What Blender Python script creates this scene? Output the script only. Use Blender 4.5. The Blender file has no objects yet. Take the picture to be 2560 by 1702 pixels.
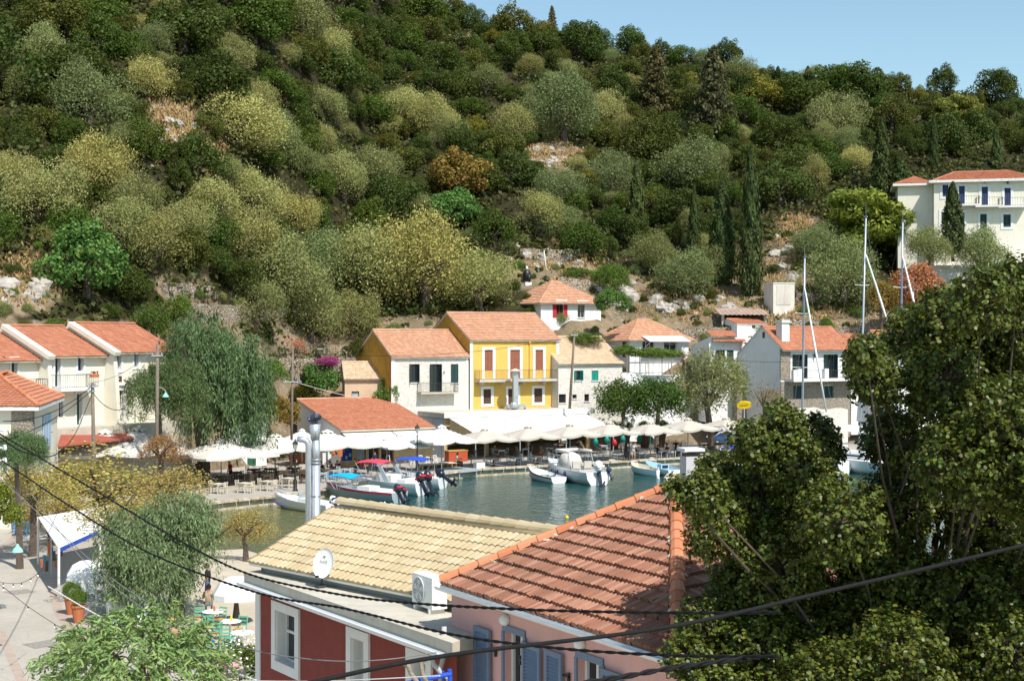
import bpy, math, random
import numpy as np
from mathutils import Vector, Matrix, Euler
C = bpy.context.scene.collection
# ------------------------------------------------------------------ camera, sky, sun, exposure
F = 3500.0; CZ = 12.0                      # focal length in photo pixels, camera height over the water
cam = bpy.data.cameras.new('camera'); camo = bpy.data.objects.new('camera', cam); C.objects.link(camo)
camo.location = (0, 0, CZ); camo.rotation_euler = (math.radians(90), 0, 0)
cam.sensor_width = 36; cam.lens = F/2560*36; cam.clip_start = .1; cam.clip_end = 5000
sc = bpy.context.scene; sc.camera = camo
SUN_AZ, SUN_EL = -56.0, 53.0               # azimuth from +X towards +Y, elevation
w = bpy.data.worlds.new("World"); sc.world = w; w.use_nodes = True
nt = w.node_tree; bg = nt.nodes['Background']; sky = nt.nodes.new('ShaderNodeTexSky')
sky.sky_type = 'NISHITA'; sky.sun_disc = False; sky.sun_elevation = math.radians(SUN_EL)
sky.sun_rotation = math.radians(90-SUN_AZ); sky.altitude = 0; sky.air_density = 1.0; sky.dust_density = .7; sky.ozone_density = .35
tn = nt.nodes.new('ShaderNodeMix'); tn.data_type = 'RGBA'; tn.blend_type = 'MULTIPLY'; tn.inputs[0].default_value = 1; tn.inputs[7].default_value = (.98, 1.09, 1.02, 1); nt.links.new(sky.outputs[0], tn.inputs[6]); nt.links.new(tn.outputs[2], bg.inputs[0]); bg.inputs[1].default_value = .12
sl = bpy.data.lights.new('sun', 'SUN'); so = bpy.data.objects.new('sun', sl); C.objects.link(so)
sl.energy = 4.4; sl.angle = math.radians(.53); sl.color = (1, .95, .87)
a, e = math.radians(SUN_AZ), math.radians(SUN_EL)
sv = Vector((math.cos(a)*math.cos(e), math.sin(a)*math.cos(e), math.sin(e)))
so.rotation_euler = sv.to_track_quat('Z', 'Y').to_euler(); so.location = (40, -40, 90)
sc.view_settings.view_transform = 'Standard'; sc.view_settings.look = 'None'
sc.view_settings.exposure = .4; sc.view_settings.gamma = 1
sc.cycles.max_bounces = 5; sc.cycles.diffuse_bounces = 2; sc.cycles.glossy_bounces = 2
sc.cycles.transmission_bounces = 2; sc.cycles.transparent_max_bounces = 4
sc.cycles.caustics_reflective = False; sc.cycles.caustics_refractive = False
R = random.Random(7)
# ------------------------------------------------------------------ pixel helpers (photo is 2560 x 1702)
def P(u, v, d): return Vector(((u-1280)*d/F, d, CZ-(v-851)*d/F))
def G(u, v, z=.6): return P(u, v, F*(CZ-z)/(v-851))
def lerp(a, b, t): return a+(b-a)*t
def interp(x, tab):
    return float(np.interp(x, [t[0] for t in tab], [t[1] for t in tab]))
# ------------------------------------------------------------------ objects
def tag(o, label=None, cat=None, group=None, kind=None):
    if label: o['label'] = label
    if cat: o['category'] = cat
    if group: o['group'] = group
    if kind: o['kind'] = kind
    return o
def thing(name, label, cat, loc=(0, 0, 0), rz=0, group=None):
    o = bpy.data.objects.new(name, None); C.objects.link(o); o.location = loc; o.rotation_euler = (0, 0, rz)
    o.empty_display_size = .2
    return tag(o, label, cat, group)
def kids(o): return [c for c in ALLP.get(o.name, [])]
ALLP = {}
def setparent(o, p):
    o.parent = p; ALLP.setdefault(p.name, []).append(o)
def copy_tree(o, parent=None):
    c = o.copy(); C.objects.link(c)
    if parent is not None: setparent(c, parent)
    for ch in kids(o): copy_tree(ch, c)
    return c
def dup(o, loc, rz=0, label=None, group=None, scale=None):
    c = copy_tree(o); c.location = loc; c.rotation_euler = (0, 0, rz)
    if label: c['label'] = label
    if group: c['group'] = group
    if scale: c.scale = scale
    return c
def base_of(o):
    v = Vector((0, 0, 0))
    while o is not None: v = v+o.location; o = o.parent
    return v
class MB:
    """collects shapes, then links them as one mesh object; coordinates are world coordinates, or local ones under a thing at the origin"""
    def __init__(s): s.v = []; s.f = []
    def add(s, vs, fs):
        n = len(s.v); s.v += [tuple(x) for x in vs]; s.f += [tuple(i+n for i in f) for f in fs]; return s
    def quad(s, *p): return s.add(p, [tuple(range(len(p)))])
    def box(s, c, size, rz=0, ax=None):
        x, y, z = size[0]/2, size[1]/2, size[2]/2; c = Vector(c)
        if ax is None: ax = (Vector((math.cos(rz), math.sin(rz), 0)), Vector((-math.sin(rz), math.cos(rz), 0)), Vector((0, 0, 1)))
        vs = [c+ax[0]*(i*x)+ax[1]*(j*y)+ax[2]*(k*z) for i in (-1, 1) for j in (-1, 1) for k in (-1, 1)]
        return s.add(vs, [(0, 1, 3, 2), (4, 6, 7, 5), (0, 4, 5, 1), (2, 3, 7, 6), (0, 2, 6, 4), (1, 5, 7, 3)])
    def tube(s, a, b, r0, r1=None, n=6, cap=True):
        return s.path([a, b], [r0, r0 if r1 is None else r1], n, cap)
    def path(s, pts, rs, n=6, cap=True):
        pts = [Vector(p) for p in pts]
        if not isinstance(rs, (list, tuple)): rs = [rs]*len(pts)
        vs, fs = [], []; up = None
        for i, p in enumerate(pts):
            d = (pts[min(i+1, len(pts)-1)]-pts[max(i-1, 0)]).normalized()
            if up is None: up = Vector((0, 0, 1)) if abs(d.z) < .9 else Vector((1, 0, 0))
            x = d.cross(up).normalized(); y = x.cross(d).normalized(); up = y
            for k in range(n):
                t = 2*math.pi*k/n; vs.append(p+(x*math.cos(t)+y*math.sin(t))*rs[i])
        for i in range(len(pts)-1):
            for k in range(n):
                k2 = (k+1) % n; fs.append((i*n+k, i*n+k2, (i+1)*n+k2, (i+1)*n+k))
        if cap: fs += [tuple(range(n))[::-1], tuple((len(pts)-1)*n+k for k in range(n))]
        return s.add(vs, fs)
    def lathe(s, c, prof, n=12):
        c = Vector(c); vs = []; fs = []
        for r, z in prof:
            for k in range(n):
                t = 2*math.pi*k/n; vs.append(c+Vector((r*math.cos(t), r*math.sin(t), z)))
        m = len(prof)
        for i in range(m-1):
            for k in range(n):
                k2 = (k+1) % n; fs.append((i*n+k, i*n+k2, (i+1)*n+k2, (i+1)*n+k))
        fs += [tuple(range(n))[::-1], tuple((m-1)*n+k for k in range(n))]
        return s.add(vs, fs)
    def prism(s, poly, z0, z1):
        n = len(poly); vs = [(p[0], p[1], z0) for p in poly]+[(p[0], p[1], z1) for p in poly]
        fs = [tuple(range(n))[::-1], tuple(range(n, 2*n))]+[(i, (i+1) % n, n+(i+1) % n, n+i) for i in range(n)]
        return s.add(vs, fs)
    def slab(s, pts, thick, nrm=None):
        """flat polygon (3-D points) given a thickness along -normal"""
        pts = [Vector(p) for p in pts]
        if nrm is None:
            nrm = (pts[1]-pts[0]).cross(pts[2]-pts[0]).normalized()
            if nrm.z < 0: nrm = -nrm
        n = len(pts); vs = pts+[p-nrm*thick for p in pts]
        return s.add(vs, [tuple(range(n)), tuple(range(n, 2*n))[::-1]]+[(i, n+i, n+(i+1) % n, (i+1) % n) for i in range(n)])
    def blob(s, c, r, seed=0, n=8, m=6, rough=.25):
        rr = random.Random(seed); c = Vector(c); vs = []; fs = []
        for i in range(m+1):
            ph = math.pi*i/m
            for k in range(n):
                t = 2*math.pi*k/n; q = 1+rr.uniform(-rough, rough)
                vs.append(c+Vector((r[0]*q*math.sin(ph)*math.cos(t), r[1]*q*math.sin(ph)*math.sin(t), r[2]*q*math.cos(ph))))
        for i in range(m):
            for k in range(n):
                k2 = (k+1) % n; fs.append((i*n+k, (i+1)*n+k, (i+1)*n+k2, i*n+k2))
        return s.add(vs, fs)
    def build(s, name, mat, parent=None, smooth=False):
        off = base_of(parent) if parent is not None else Vector((0, 0, 0))
        me = bpy.data.meshes.new(name)
        me.from_pydata([(x-off.x, y-off.y, z-off.z) for x, y, z in s.v], [], s.f)
        if mat is not None: me.materials.append(mat)
        if smooth: me.polygons.foreach_set('use_smooth', [True]*len(me.polygons))
        me.update()
        o = bpy.data.objects.new(name, me); C.objects.link(o)
        if parent is not None: setparent(o, parent)
        return o
def structure(o, label=None): return tag(o, label, None, None, 'structure')
# ------------------------------------------------------------------ materials
def newmat(name):
    m = bpy.data.materials.new(name); m.use_nodes = True
    t = m.node_tree; return m, t, t.nodes['Principled BSDF']
def N(t, typ, **kw):
    n = t.nodes.new(typ)
    for k, v in kw.items(): setattr(n, k, v)
    return n
def ramp(t, stops, fac):
    r = N(t, 'ShaderNodeValToRGB'); el = r.color_ramp.elements
    el[0].position, el[0].color = stops[0][0], (*stops[0][1], 1)
    el[1].position, el[1].color = stops[-1][0], (*stops[-1][1], 1)
    for p, c in stops[1:-1]: x = el.new(p); x.color = (*c, 1)
    t.links.new(fac, r.inputs[0]); return r.outputs[0]
def coords(t): return N(t, 'ShaderNodeTexCoord').outputs['Object']
def gpos(t): return N(t, 'ShaderNodeNewGeometry').outputs['Position']
def noise(t, scale, detail=4, rough=.6, vec=None, dist=0):
    n = N(t, 'ShaderNodeTexNoise'); n.inputs['Scale'].default_value = scale; n.inputs['Detail'].default_value = detail
    n.inputs['Roughness'].default_value = rough; n.inputs['Distortion'].default_value = dist
    t.links.new(vec if vec is not None else gpos(t), n.inputs['Vector']); return n.outputs['Fac']
def mixc(t, fac, a, b, mode='MIX'):
    n = N(t, 'ShaderNodeMix', data_type='RGBA', blend_type=mode)
    for i, x in ((0, fac), (6, a), (7, b)):
        if hasattr(x, 'links') or hasattr(x, 'is_linked'): t.links.new(x, n.inputs[i])
        else: n.inputs[i].default_value = (*x, 1) if isinstance(x, tuple) else x
    return n.outputs[2]
def bump(t, bs, h, strength, dist=.05):
    b = N(t, 'ShaderNodeBump'); b.inputs['Strength'].default_value = strength; b.inputs['Distance'].default_value = dist
    t.links.new(h, b.inputs['Height']); t.links.new(b.outputs[0], bs.inputs['Normal'])
def M_plain(name, col, rough=.7, var=.12, scale=3.0, metal=0, bmp=0, spec=.4, stain=0, staincol=(.25, .2, .15)):
    m, t, b = newmat(name); b.inputs['Roughness'].default_value = rough; b.inputs['Metallic'].default_value = metal
    b.inputs['Specular IOR Level'].default_value = spec
    n = noise(t, scale, 5)
    c = ramp(t, [(.25, tuple(x*(1-var) for x in col)), (.75, tuple(min(1, x*(1+var*.6)) for x in col))], n)
    if stain:
        mp = N(t, 'ShaderNodeMapping'); mp.inputs['Scale'].default_value = (1.6, 1.6, .22); t.links.new(gpos(t), mp.inputs[0])
        s_ = noise(t, 1.6, 6, .7, mp.outputs[0]); k = ramp(t, [(.52, (0, 0, 0)), (.72, (stain,)*3)], s_)
        c = mixc(t, k, c, staincol)
    t.links.new(c, b.inputs['Base Color'])
    if bmp: bump(t, b, noise(t, scale*6, 6), bmp)
    return m
def M_tile(name, c1, c2, c3, dirt=(.12, .09, .07), dirtamt=.5):
    """roof tile: colour of its own for each tile, weathering over them"""
    m, t, b = newmat(name); b.inputs['Roughness'].default_value = .85; b.inputs['Specular IOR Level'].default_value = .2
    rnd = N(t, 'ShaderNodeNewGeometry').outputs['Random Per Island']
    c = ramp(t, [(0, c1), (.55, c2), (1, c3)], rnd)
    d = noise(t, 1.1, 8, .75); k = ramp(t, [(.45, (0, 0, 0)), (.8, (dirtamt,)*3)], d)
    c = mixc(t, k, c, dirt)
    d2 = noise(t, 22, 4, .7); k2 = ramp(t, [(.55, (0, 0, 0)), (.75, (dirtamt*.7,)*3)], d2)
    c = mixc(t, k2, c, dirt); t.links.new(c, b.inputs['Base Color']); return m
def M_stone(name, cols, joint, scale=3.0, mort=.06, zs=1.6, rough=.9, bmp=.6):
    """rubble masonry from cell texture"""
    m, t, b = newmat(name); b.inputs['Roughness'].default_value = rough; b.inputs['Specular IOR Level'].default_value = .15
    mp = N(t, 'ShaderNodeMapping'); mp.inputs['Scale'].default_value = (1, 1, zs); t.links.new(gpos(t), mp.inputs[0])
    nz = N(t, 'ShaderNodeTexNoise'); nz.inputs['Scale'].default_value = 4; t.links.new(mp.outputs[0], nz.inputs[0])
    va = N(t, 'ShaderNodeVectorMath', operation='MULTIPLY_ADD'); t.links.new(nz.outputs['Color'], va.inputs[0])
    va.inputs[1].default_value = (.12, .12, .12); t.links.new(mp.outputs[0], va.inputs[2])
    v1 = N(t, 'ShaderNodeTexVoronoi'); v1.inputs['Scale'].default_value = scale; t.links.new(va.outputs[0], v1.inputs['Vector'])
    v2 = N(t, 'ShaderNodeTexVoronoi', feature='DISTANCE_TO_EDGE'); v2.inputs['Scale'].default_value = scale; t.links.new(va.outputs[0], v2.inputs['Vector'])
    sp = N(t, 'ShaderNodeSeparateColor'); t.links.new(v1.outputs['Color'], sp.inputs[0])
    c = ramp(t, [(i/(len(cols)-1), x) for i, x in enumerate(cols)], sp.outputs[0])
    n2 = noise(t, 12, 5, .7); c = mixc(t, .35, c, ramp(t, [(.3, (.25, .25, .25)), (.7, (1, 1, 1))], n2), 'MULTIPLY')
    k = ramp(t, [(mort*.4, (1, 1, 1)), (mort, (0, 0, 0))], v2.outputs['Distance'])
    c = mixc(t, k, c, joint); t.links.new(c, b.inputs['Base Color'])
    bump(t, b, v2.outputs['Distance'], bmp, .12); return m
def M_leaf(name, trans=.35, rough=.5, spec=.3, hue=.03, val=.45):
    """foliage: the colour of each tree comes from its object colour, each leaf varies around it"""
    m, t, b = newmat(name); b.inputs['Roughness'].default_value = rough; b.inputs['Specular IOR Level'].default_value = spec
    oi = N(t, 'ShaderNodeObjectInfo'); rnd = N(t, 'ShaderNodeNewGeometry').outputs['Random Per Island']
    hs = N(t, 'ShaderNodeHueSaturation'); t.links.new(oi.outputs['Color'], hs.inputs['Color'])
    mr = N(t, 'ShaderNodeMapRange'); mr.inputs[3].default_value = 1-val; mr.inputs[4].default_value = 1+val*.75; t.links.new(rnd, mr.inputs[0]); t.links.new(mr.outputs[0], hs.inputs['Value'])
    ml = N(t, 'ShaderNodeMath', operation='MULTIPLY'); ml.inputs[1].default_value = 7.13; t.links.new(rnd, ml.inputs[0])
    fr = N(t, 'ShaderNodeMath', operation='FRACT'); t.links.new(ml.outputs[0], fr.inputs[0])
    mh = N(t, 'ShaderNodeMapRange'); mh.inputs[3].default_value = .5-hue; mh.inputs[4].default_value = .5+hue; t.links.new(fr.outputs[0], mh.inputs[0]); t.links.new(mh.outputs[0], hs.inputs['Hue'])
    t.links.new(hs.outputs[0], b.inputs['Base Color'])
    tr = N(t, 'ShaderNodeBsdfTranslucent'); t.links.new(hs.outputs[0], tr.inputs[0])
    mx = N(t, 'ShaderNodeMixShader'); mx.inputs[0].default_value = trans
    t.links.new(b.outputs[0], mx.inputs[1]); t.links.new(tr.outputs[0], mx.inputs[2])
    t.links.new(mx.outputs[0], t.nodes['Material Output'].inputs[0]); return m
M = {}
M['leaf'] = M_leaf('foliage', spec=.15); M['glossleaf'] = M_leaf('waxy_foliage', .32, .42, .35, .04, .65)
M['bark'] = M_plain('bark', (.12, .09, .07), .95, .4, 6, bmp=.5)
M['palebark'] = M_plain('pale_bark', (.3, .25, .2), .95, .3, 6, bmp=.5)
M['cream'] = M_plain('cream_plaster', (.78, .74, .62), .9, .06, 1.2, stain=.12)
M['creamside'] = M['cream']
M['white'] = M_plain('white_plaster', (.8, .8, .79), .9, .06, 1.2, stain=.18, staincol=(.4, .38, .35))
M['trim'] = M_plain('white_trim', (.78, .77, .74), .7, .06, 4, stain=.12)
M['yellow'] = M_plain('yellow_plaster', (.72, .46, .11), .9, .1, 1.0, stain=.55, staincol=(.5, .3, .1))
M['ochre'] = M_plain('weathered_ochre_plaster', (.55, .34, .06), .95, .3, 1.5, bmp=.6, stain=.5, staincol=(.3, .2, .08))
M['peach'] = M_plain('peach_plaster', (.66, .47, .33), .9, .1, 1, stain=.4, staincol=(.4, .28, .2))
M['pink'] = M_plain('pink_plaster', (.7, .4, .37), .85, .06, .8, bmp=.1, stain=.38, staincol=(.52, .29, .28))
M['red'] = M_plain('oxblood_plaster', (.25, .05, .038), .85, .14, 5, bmp=.12, stain=.3, staincol=(.16, .045, .04))
M['grey'] = M_plain('grey_plaster', (.42, .43, .43), .9, .15, 1, stain=.4, staincol=(.25, .25, .24))
M['bluegrey'] = M_plain('blue_grey_plaster', (.4, .45, .5), .9, .15, 1, stain=.3, staincol=(.25, .27, .3))
M['concrete'] = M_plain('concrete', (.52, .48, .4), .92, .16, 1.5, bmp=.2, stain=.45, staincol=(.3, .27, .22))
M['ochrewall'] = M_plain('tan_plaster', (.5, .37, .2), .9, .15, 1, stain=.3, staincol=(.3, .2, .1))
M['glass'] = M_plain('dark_window_glass', (.02, .025, .03), .08, .3, .6, spec=.6)
M['dgreen'] = M_plain('dark_green_paint', (.012, .045, .045), .5, .2, 4)
M['green'] = M_plain('bright_green_paint', (.0, .25, .19), .55, .15, 4)
M['doorgreen'] = M_plain('green_door_paint', (.015, .1, .06), .55, .15, 4)
M['brown'] = M_plain('brown_shutter_paint', (.3, .1, .055), .7, .25, 5)
M['dbrown'] = M_plain('dark_brown_wood', (.09, .045, .03), .7, .3, 5)
M['redpaint'] = M_plain('red_paint', (.5, .02, .025), .5, .15, 4)
M['blueshut'] = M_plain('slate_blue_paint', (.15, .2, .29), .5, .1, 4)
M['navy'] = M_plain('dark_blue_paint', (.02, .04, .12), .5, .2, 4)
M['black'] = M_plain('black_metal', (.015, .015, .017), .45, .3, 8, spec=.5)
M['iron'] = M_plain('wrought_iron', (.05, .05, .05), .5, .3, 8)
M['cable'] = M_plain('black_rubber_cable', (.014, .014, .015), .8, .3, 20, spec=.15)
M['greycable'] = M_plain('grey_cable', (.2, .2, .2), .6, .2, 20)
M['steel'] = M_plain('galvanised_steel', (.46, .5, .54), .42, .12, 5, metal=.55)
M['darksteel'] = M_plain('polished_vent_metal', (.35, .36, .42), .25, .2, 5, metal=.9)
M['alu'] = M_plain('anodised_mast', (.5, .55, .62), .4, .08, 2, metal=.5)
M['plastic'] = M_plain('white_plastic', (.8, .8, .78), .4, .05, 3)
M['gutter'] = M_plain('white_gutter', (.78, .79, .8), .4, .05, 3)
M['canvas'] = M_plain('cream_canvas', (.6, .57, .52), .9, .06, 1.5)
M['whitecanvas'] = M_plain('white_canvas', (.74, .73, .71), .9, .04, 1.5)
M['beige'] = M_plain('beige_canvas', (.5, .45, .39), .9, .07, 1.5)
M['palewood'] = M_plain('cream_painted_wood', (.62, .58, .47), .6, .12, 6)
M['greywood'] = M_plain('grey_painted_wood', (.4, .44, .46), .6, .12, 6)
M['darkwood'] = M_plain('dark_stained_wood', (.1, .07, .05), .6, .25, 6)
M['wood'] = M_plain('yellow_wood', (.5, .3, .1), .6, .2, 6)
M['polewood'] = M_plain('weathered_pole_wood', (.2, .16, .13), .9, .3, 5, bmp=.4)
M['bluewood'] = M_plain('blue_painted_wood', (.03, .2, .4), .6, .15, 6)
M['greenwood'] = M_plain('mint_painted_wood', (.12, .4, .27), .6, .15, 6)
M['terracotta'] = M_plain('terracotta', (.5, .16, .07), .85, .15, 6)
M['awnred'] = M_plain('red_brown_canvas', (.36, .09, .06), .9, .1, 1.5)
M['hull'] = M_plain('white_gelcoat', (.8, .81, .82), .25, .04, 2)
M['hullgrey'] = M_plain('grey_hull_paint', (.36, .43, .47), .5, .1, 2)
M['hullblue'] = M_plain('pale_blue_paint', (.35, .56, .72), .4, .08, 2)
M['boatred'] = M_plain('red_canvas', (.62, .06, .1), .8, .1, 3)
M['boatblue'] = M_plain('blue_canvas', (.02, .08, .5), .8, .1, 3)
M['cyan'] = M_plain('cyan_canvas', (.0, .38, .78), .8, .1, 3)
M['marine'] = M_plain('dark_motor_plastic', (.02, .025, .045), .3, .3, 3, spec=.5)
M['yellowp'] = M_plain('yellow_plastic', (.85, .6, .01), .4, .05, 3)
M['carblue'] = M_plain('blue_car_paint', (.02, .06, .17), .2, .1, 2, spec=.6)
M['skin'] = M_plain('skin', (.48, .26, .17), .6, .05, 8)
M['rust'] = M_plain('rusty_sheet_iron', (.4, .3, .25), .7, .35, 1.5, stain=.7, staincol=(.35, .1, .03))
M['tile_o'] = M_tile('orange_roof_tile', (.42, .165, .095), (.47, .19, .11), (.53, .24, .15), dirtamt=.3)
M['tile_p'] = M_tile('faded_roof_tile', (.48, .25, .155), (.53, .285, .18), (.6, .35, .23), dirt=(.25, .16, .11), dirtamt=.35)
M['tile_c'] = M_tile('cream_roof_tile', (.56, .39, .26), (.61, .44, .3), (.67, .51, .37), dirt=(.3, .21, .15), dirtamt=.35)
M['tile_s'] = M_tile('sand_roof_tile', (.44, .35, .21), (.49, .39, .24), (.53, .44, .29), dirt=(.27, .22, .15), dirtamt=.5)
M['tile_r'] = M_tile('weathered_brown_tile', (.25, .11, .07), (.3, .135, .088), (.42, .22, .15), dirt=(.13, .085, .06), dirtamt=.75)
M['cap'] = M_tile('orange_ridge_tile', (.5, .17, .08), (.58, .22, .11), (.62, .26, .14), dirtamt=.25)
M['stone_w'] = M_stone('whitewashed_rubble', [(.62, .57, .5), (.74, .7, .63), (.78, .75, .7), (.66, .6, .52)], (.72, .69, .63), 4.5, .05, 1.8, bmp=.3)
M['stone_g'] = M_stone('grey_rubble_masonry', [(.3, .26, .21), (.42, .36, .28), (.36, .33, .3), (.5, .4, .28)], (.12, .1, .08), 4.2, .07, 1.9)
M['stone_t'] = M_stone('terrace_dry_stone', [(.34, .27, .19), (.46, .39, .3), (.52, .48, .42), (.42, .28, .15)], (.06, .045, .03), 3.0, .1, 1.5)
M['stone_q'] = M_stone('quay_limestone', [(.5, .42, .3), (.6, .53, .4), (.66, .6, .5), (.5, .36, .2)], (.3, .22, .13), 1.6, .03, 1.4)
M['rock'] = M_plain('limestone_rock', (.42, .39, .35), .95, .35, .9, bmp=.8, stain=.4, staincol=(.3, .17, .08))
# ------------------------------------------------------------------ terrain
YB = [(-90, 92), (-60, 100), (-42, 108), (-36, 114), (-31, 124), (-26, 136), (-20, 149), (-10, 150), (4, 152), (9, 154), (14, 160), (20, 161), (28, 161), (35, 162), (48, 163), (60, 163), (120, 166), (220, 175)]
Z0 = [(-90, 8), (-60, 9), (-42, 11), (-34, 11.5), (-22, 9), (-10, 9), (5, 9), (14, 9.5), (20, 10.5), (28, 12), (35, 13.5), (48, 13.5), (60, 14), (120, 17), (220, 17)]
RW = [(-20, 15), (4, 14), (12, 8), (45, 6), (120, 14)]
SL = [(-90, .62), (-34, .63), (-10, .6), (10, .58), (40, .55), (70, .52), (220, .5)]
VS = [(0, -330), (900, -130), (1050, -30), (1100, 30), (1170, 60), (1250, 78), (1400, 95), (1500, 122), (1600, 133), (1700, 150), (1800, 158), (1860, 182), (1950, 198), (2100, 205), (2200, 215), (2300, 232), (2400, 243), (2560, 270), (3000, 330)]
def fbm(x, y):
    return (math.sin(x*.31+1.3*math.sin(y*.17))*math.cos(y*.27+.9*math.sin(x*.13))*.6+math.sin(x*.83+y*.61)*.22+math.sin(x*1.7-y*1.3+2)*.12)
PADS = [(-12.5, 10, 0, 149, 1.6), (9, 14, 0, 155.5, 1.6), (13.9, 23, 0, 158, 1.6), (1, 13, 149, 160.6, 11.2)]
def th(x, y):
    z = th0(x, y)
    for a, b, c, d, m_ in PADS:
        if a < x < b and c < y < d: z = min(z, m_)
    return z
def th0(x, y):
    yb = interp(x, YB); z0 = interp(x, Z0); s = interp(x, SL)
    if y < yb:
        return max(-1.5, lerp(-1.0, z0, max(0, 1-(yb-y)/interp(x, RW))))
    u = 1280+F*x/y; t = (851-interp(u, VS))/F
    ys = (s*yb+(CZ-z0))/(s-t)
    if y <= ys: z = z0+s*(y-yb)
    else: z = z0+s*(ys-yb)+(t-.06)*(y-ys)*.6
    return z+fbm(x, y)*min(1, (y-yb)/10)*1.1
GX0, GY0 = -160, 90
def _grid():
    return np.array([[th(GX0+i, GY0+j) for i in range(480)] for j in range(400)])
HG = _grid()
def thq(x, y):
    i, j = x-GX0, y-GY0; i0, j0 = int(i), int(j)
    if i0 < 0 or j0 < 0 or i0 > 478 or j0 > 398: return th(x, y)
    a, b = i-i0, j-j0; r0, r1 = HG[j0], HG[j0+1]
    return (r0[i0]*(1-a)+r0[i0+1]*a)*(1-b)+(r1[i0]*(1-a)+r1[i0+1]*a)*b
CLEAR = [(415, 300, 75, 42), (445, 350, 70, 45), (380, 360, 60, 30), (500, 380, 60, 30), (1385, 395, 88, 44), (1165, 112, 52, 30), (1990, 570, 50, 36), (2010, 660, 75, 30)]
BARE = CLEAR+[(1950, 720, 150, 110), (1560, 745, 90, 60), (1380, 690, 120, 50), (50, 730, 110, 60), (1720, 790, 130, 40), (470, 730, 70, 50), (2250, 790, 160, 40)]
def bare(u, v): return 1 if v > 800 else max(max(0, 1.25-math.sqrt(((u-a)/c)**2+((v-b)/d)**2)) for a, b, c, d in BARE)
def T(u, v, dmin=96):
    dx, dz = (u-1280)/F, -(v-851)/F; d = dmin
    while d < 480:
        if CZ+dz*d <= thq(dx*d, d): return Vector((dx*d, d, CZ+dz*d))
        d += .8
    return None
def build_hill():
    xs = np.concatenate([np.arange(-150, -80, 5), np.arange(-80, 110, 2.0), np.arange(110, 330, 6)]); ys = np.concatenate([np.arange(90, 230, 2.0), np.arange(230, 460, 6)])
    vs = [(x, y, th(x, y)) for y in ys for x in xs]; nx = len(xs)
    fs = [(j*nx+i, j*nx+i+1, (j+1)*nx+i+1, (j+1)*nx+i) for j in range(len(ys)-1) for i in range(nx-1)]
    mb = MB(); mb.add(vs, fs)
    m, t, b = newmat('hillside_soil'); b.inputs['Roughness'].default_value = .95; b.inputs['Specular IOR Level'].default_value = .1
    n1 = noise(t, .22, 8, .65); c = ramp(t, [(.3, (.15, .13, .075)), (.45, (.23, .18, .115)), (.58, (.33, .25, .165)), (.75, (.39, .33, .26))], n1); shaded_litter = ramp(t, [(.3, (.022, .026, .01)), (.7, (.06, .05, .025))], noise(t, .6, 6)); at_ = N(t, 'ShaderNodeAttribute', attribute_name='bare'); nb = N(t, 'ShaderNodeMath', operation='MULTIPLY_ADD'); t.links.new(n1, nb.inputs[0]); nb.inputs[1].default_value = .5; t.links.new(at_.outputs['Fac'], nb.inputs[2]); kb = ramp(t, [(.4, (0, 0, 0)), (.62, (1, 1, 1))], nb.outputs[0])  # wooded ground: leaf litter, darkened so its colour also carries the trees' shade
    n2 = noise(t, 1.4, 6, .7); k = ramp(t, [(.56, (0, 0, 0)), (.66, (.85, .85, .85))], n2); c = mixc(t, k, c, (.4, .37, .33)); c = mixc(t, kb, shaded_litter, c)
    n3 = noise(t, 5, 5, .7); c = mixc(t, .5, c, ramp(t, [(.3, (.35, .3, .25)), (.7, (1, 1, 1))], n3), 'MULTIPLY')
    t.links.new(c, b.inputs['Base Color']); bump(t, b, n2, .8, .4)
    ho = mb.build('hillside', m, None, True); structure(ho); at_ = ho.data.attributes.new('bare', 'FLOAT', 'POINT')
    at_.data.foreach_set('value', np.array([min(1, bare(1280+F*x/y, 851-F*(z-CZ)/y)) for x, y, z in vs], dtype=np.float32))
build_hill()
# ------------------------------------------------------------------ water, quay, plaza, beach
EDGE = [(-45, 88), (-31, 93), (-21.5, 97.5), (-20.5, 99), (-17.3, 102.4), (-8.6, 117.2), (-6.2, 119.5), (-3.7, 123.3), (8.1, 130.3), (16.6, 135.8), (26, 139.5), (45, 146), (90, 160), (160, 185)]
def build_water():
    mb = MB(); mb.quad((-400, -60, 0), (500, -60, 0), (500, 520, 0), (-400, 520, 0))
    m, t, b = newmat('harbour_water'); b.inputs['Roughness'].default_value = .06; b.inputs['IOR'].default_value = 1.33
    p = gpos(t); sx = N(t, 'ShaderNodeSeparateXYZ'); t.links.new(p, sx.inputs[0])
    mr = N(t, 'ShaderNodeMapRange'); mr.inputs[1].default_value = -13; mr.inputs[2].default_value = -5; t.links.new(sx.outputs[0], mr.inputs[0])
    nz = noise(t, .12, 3); ad = N(t, 'ShaderNodeMath', operation='MULTIPLY_ADD'); t.links.new(nz, ad.inputs[0]); ad.inputs[1].default_value = .8; t.links.new(mr.outputs[0], ad.inputs[2])
    c = ramp(t, [(.35, (.13, .13, .045)), (.75, (.018, .075, .058)), (1.0, (.005, .06, .058))], ad.outputs[0]); t.links.new(c, b.inputs['Base Color'])
    mp = N(t, 'ShaderNodeMapping'); mp.inputs['Scale'].default_value = (1, .7, 1); t.links.new(p, mp.inputs[0])
    n1 = noise(t, 1.7, 4, .6, mp.outputs[0], .5); n2 = noise(t, .25, 2, .5, mp.outputs[0])
    s = N(t, 'ShaderNodeMath', operation='ADD'); t.links.new(n1, s.inputs[0]); t.links.new(n2, s.inputs[1])
    bump(t, b, s.outputs[0], .85, .16)
    structure(mb.build('water', m))
build_water()
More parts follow.
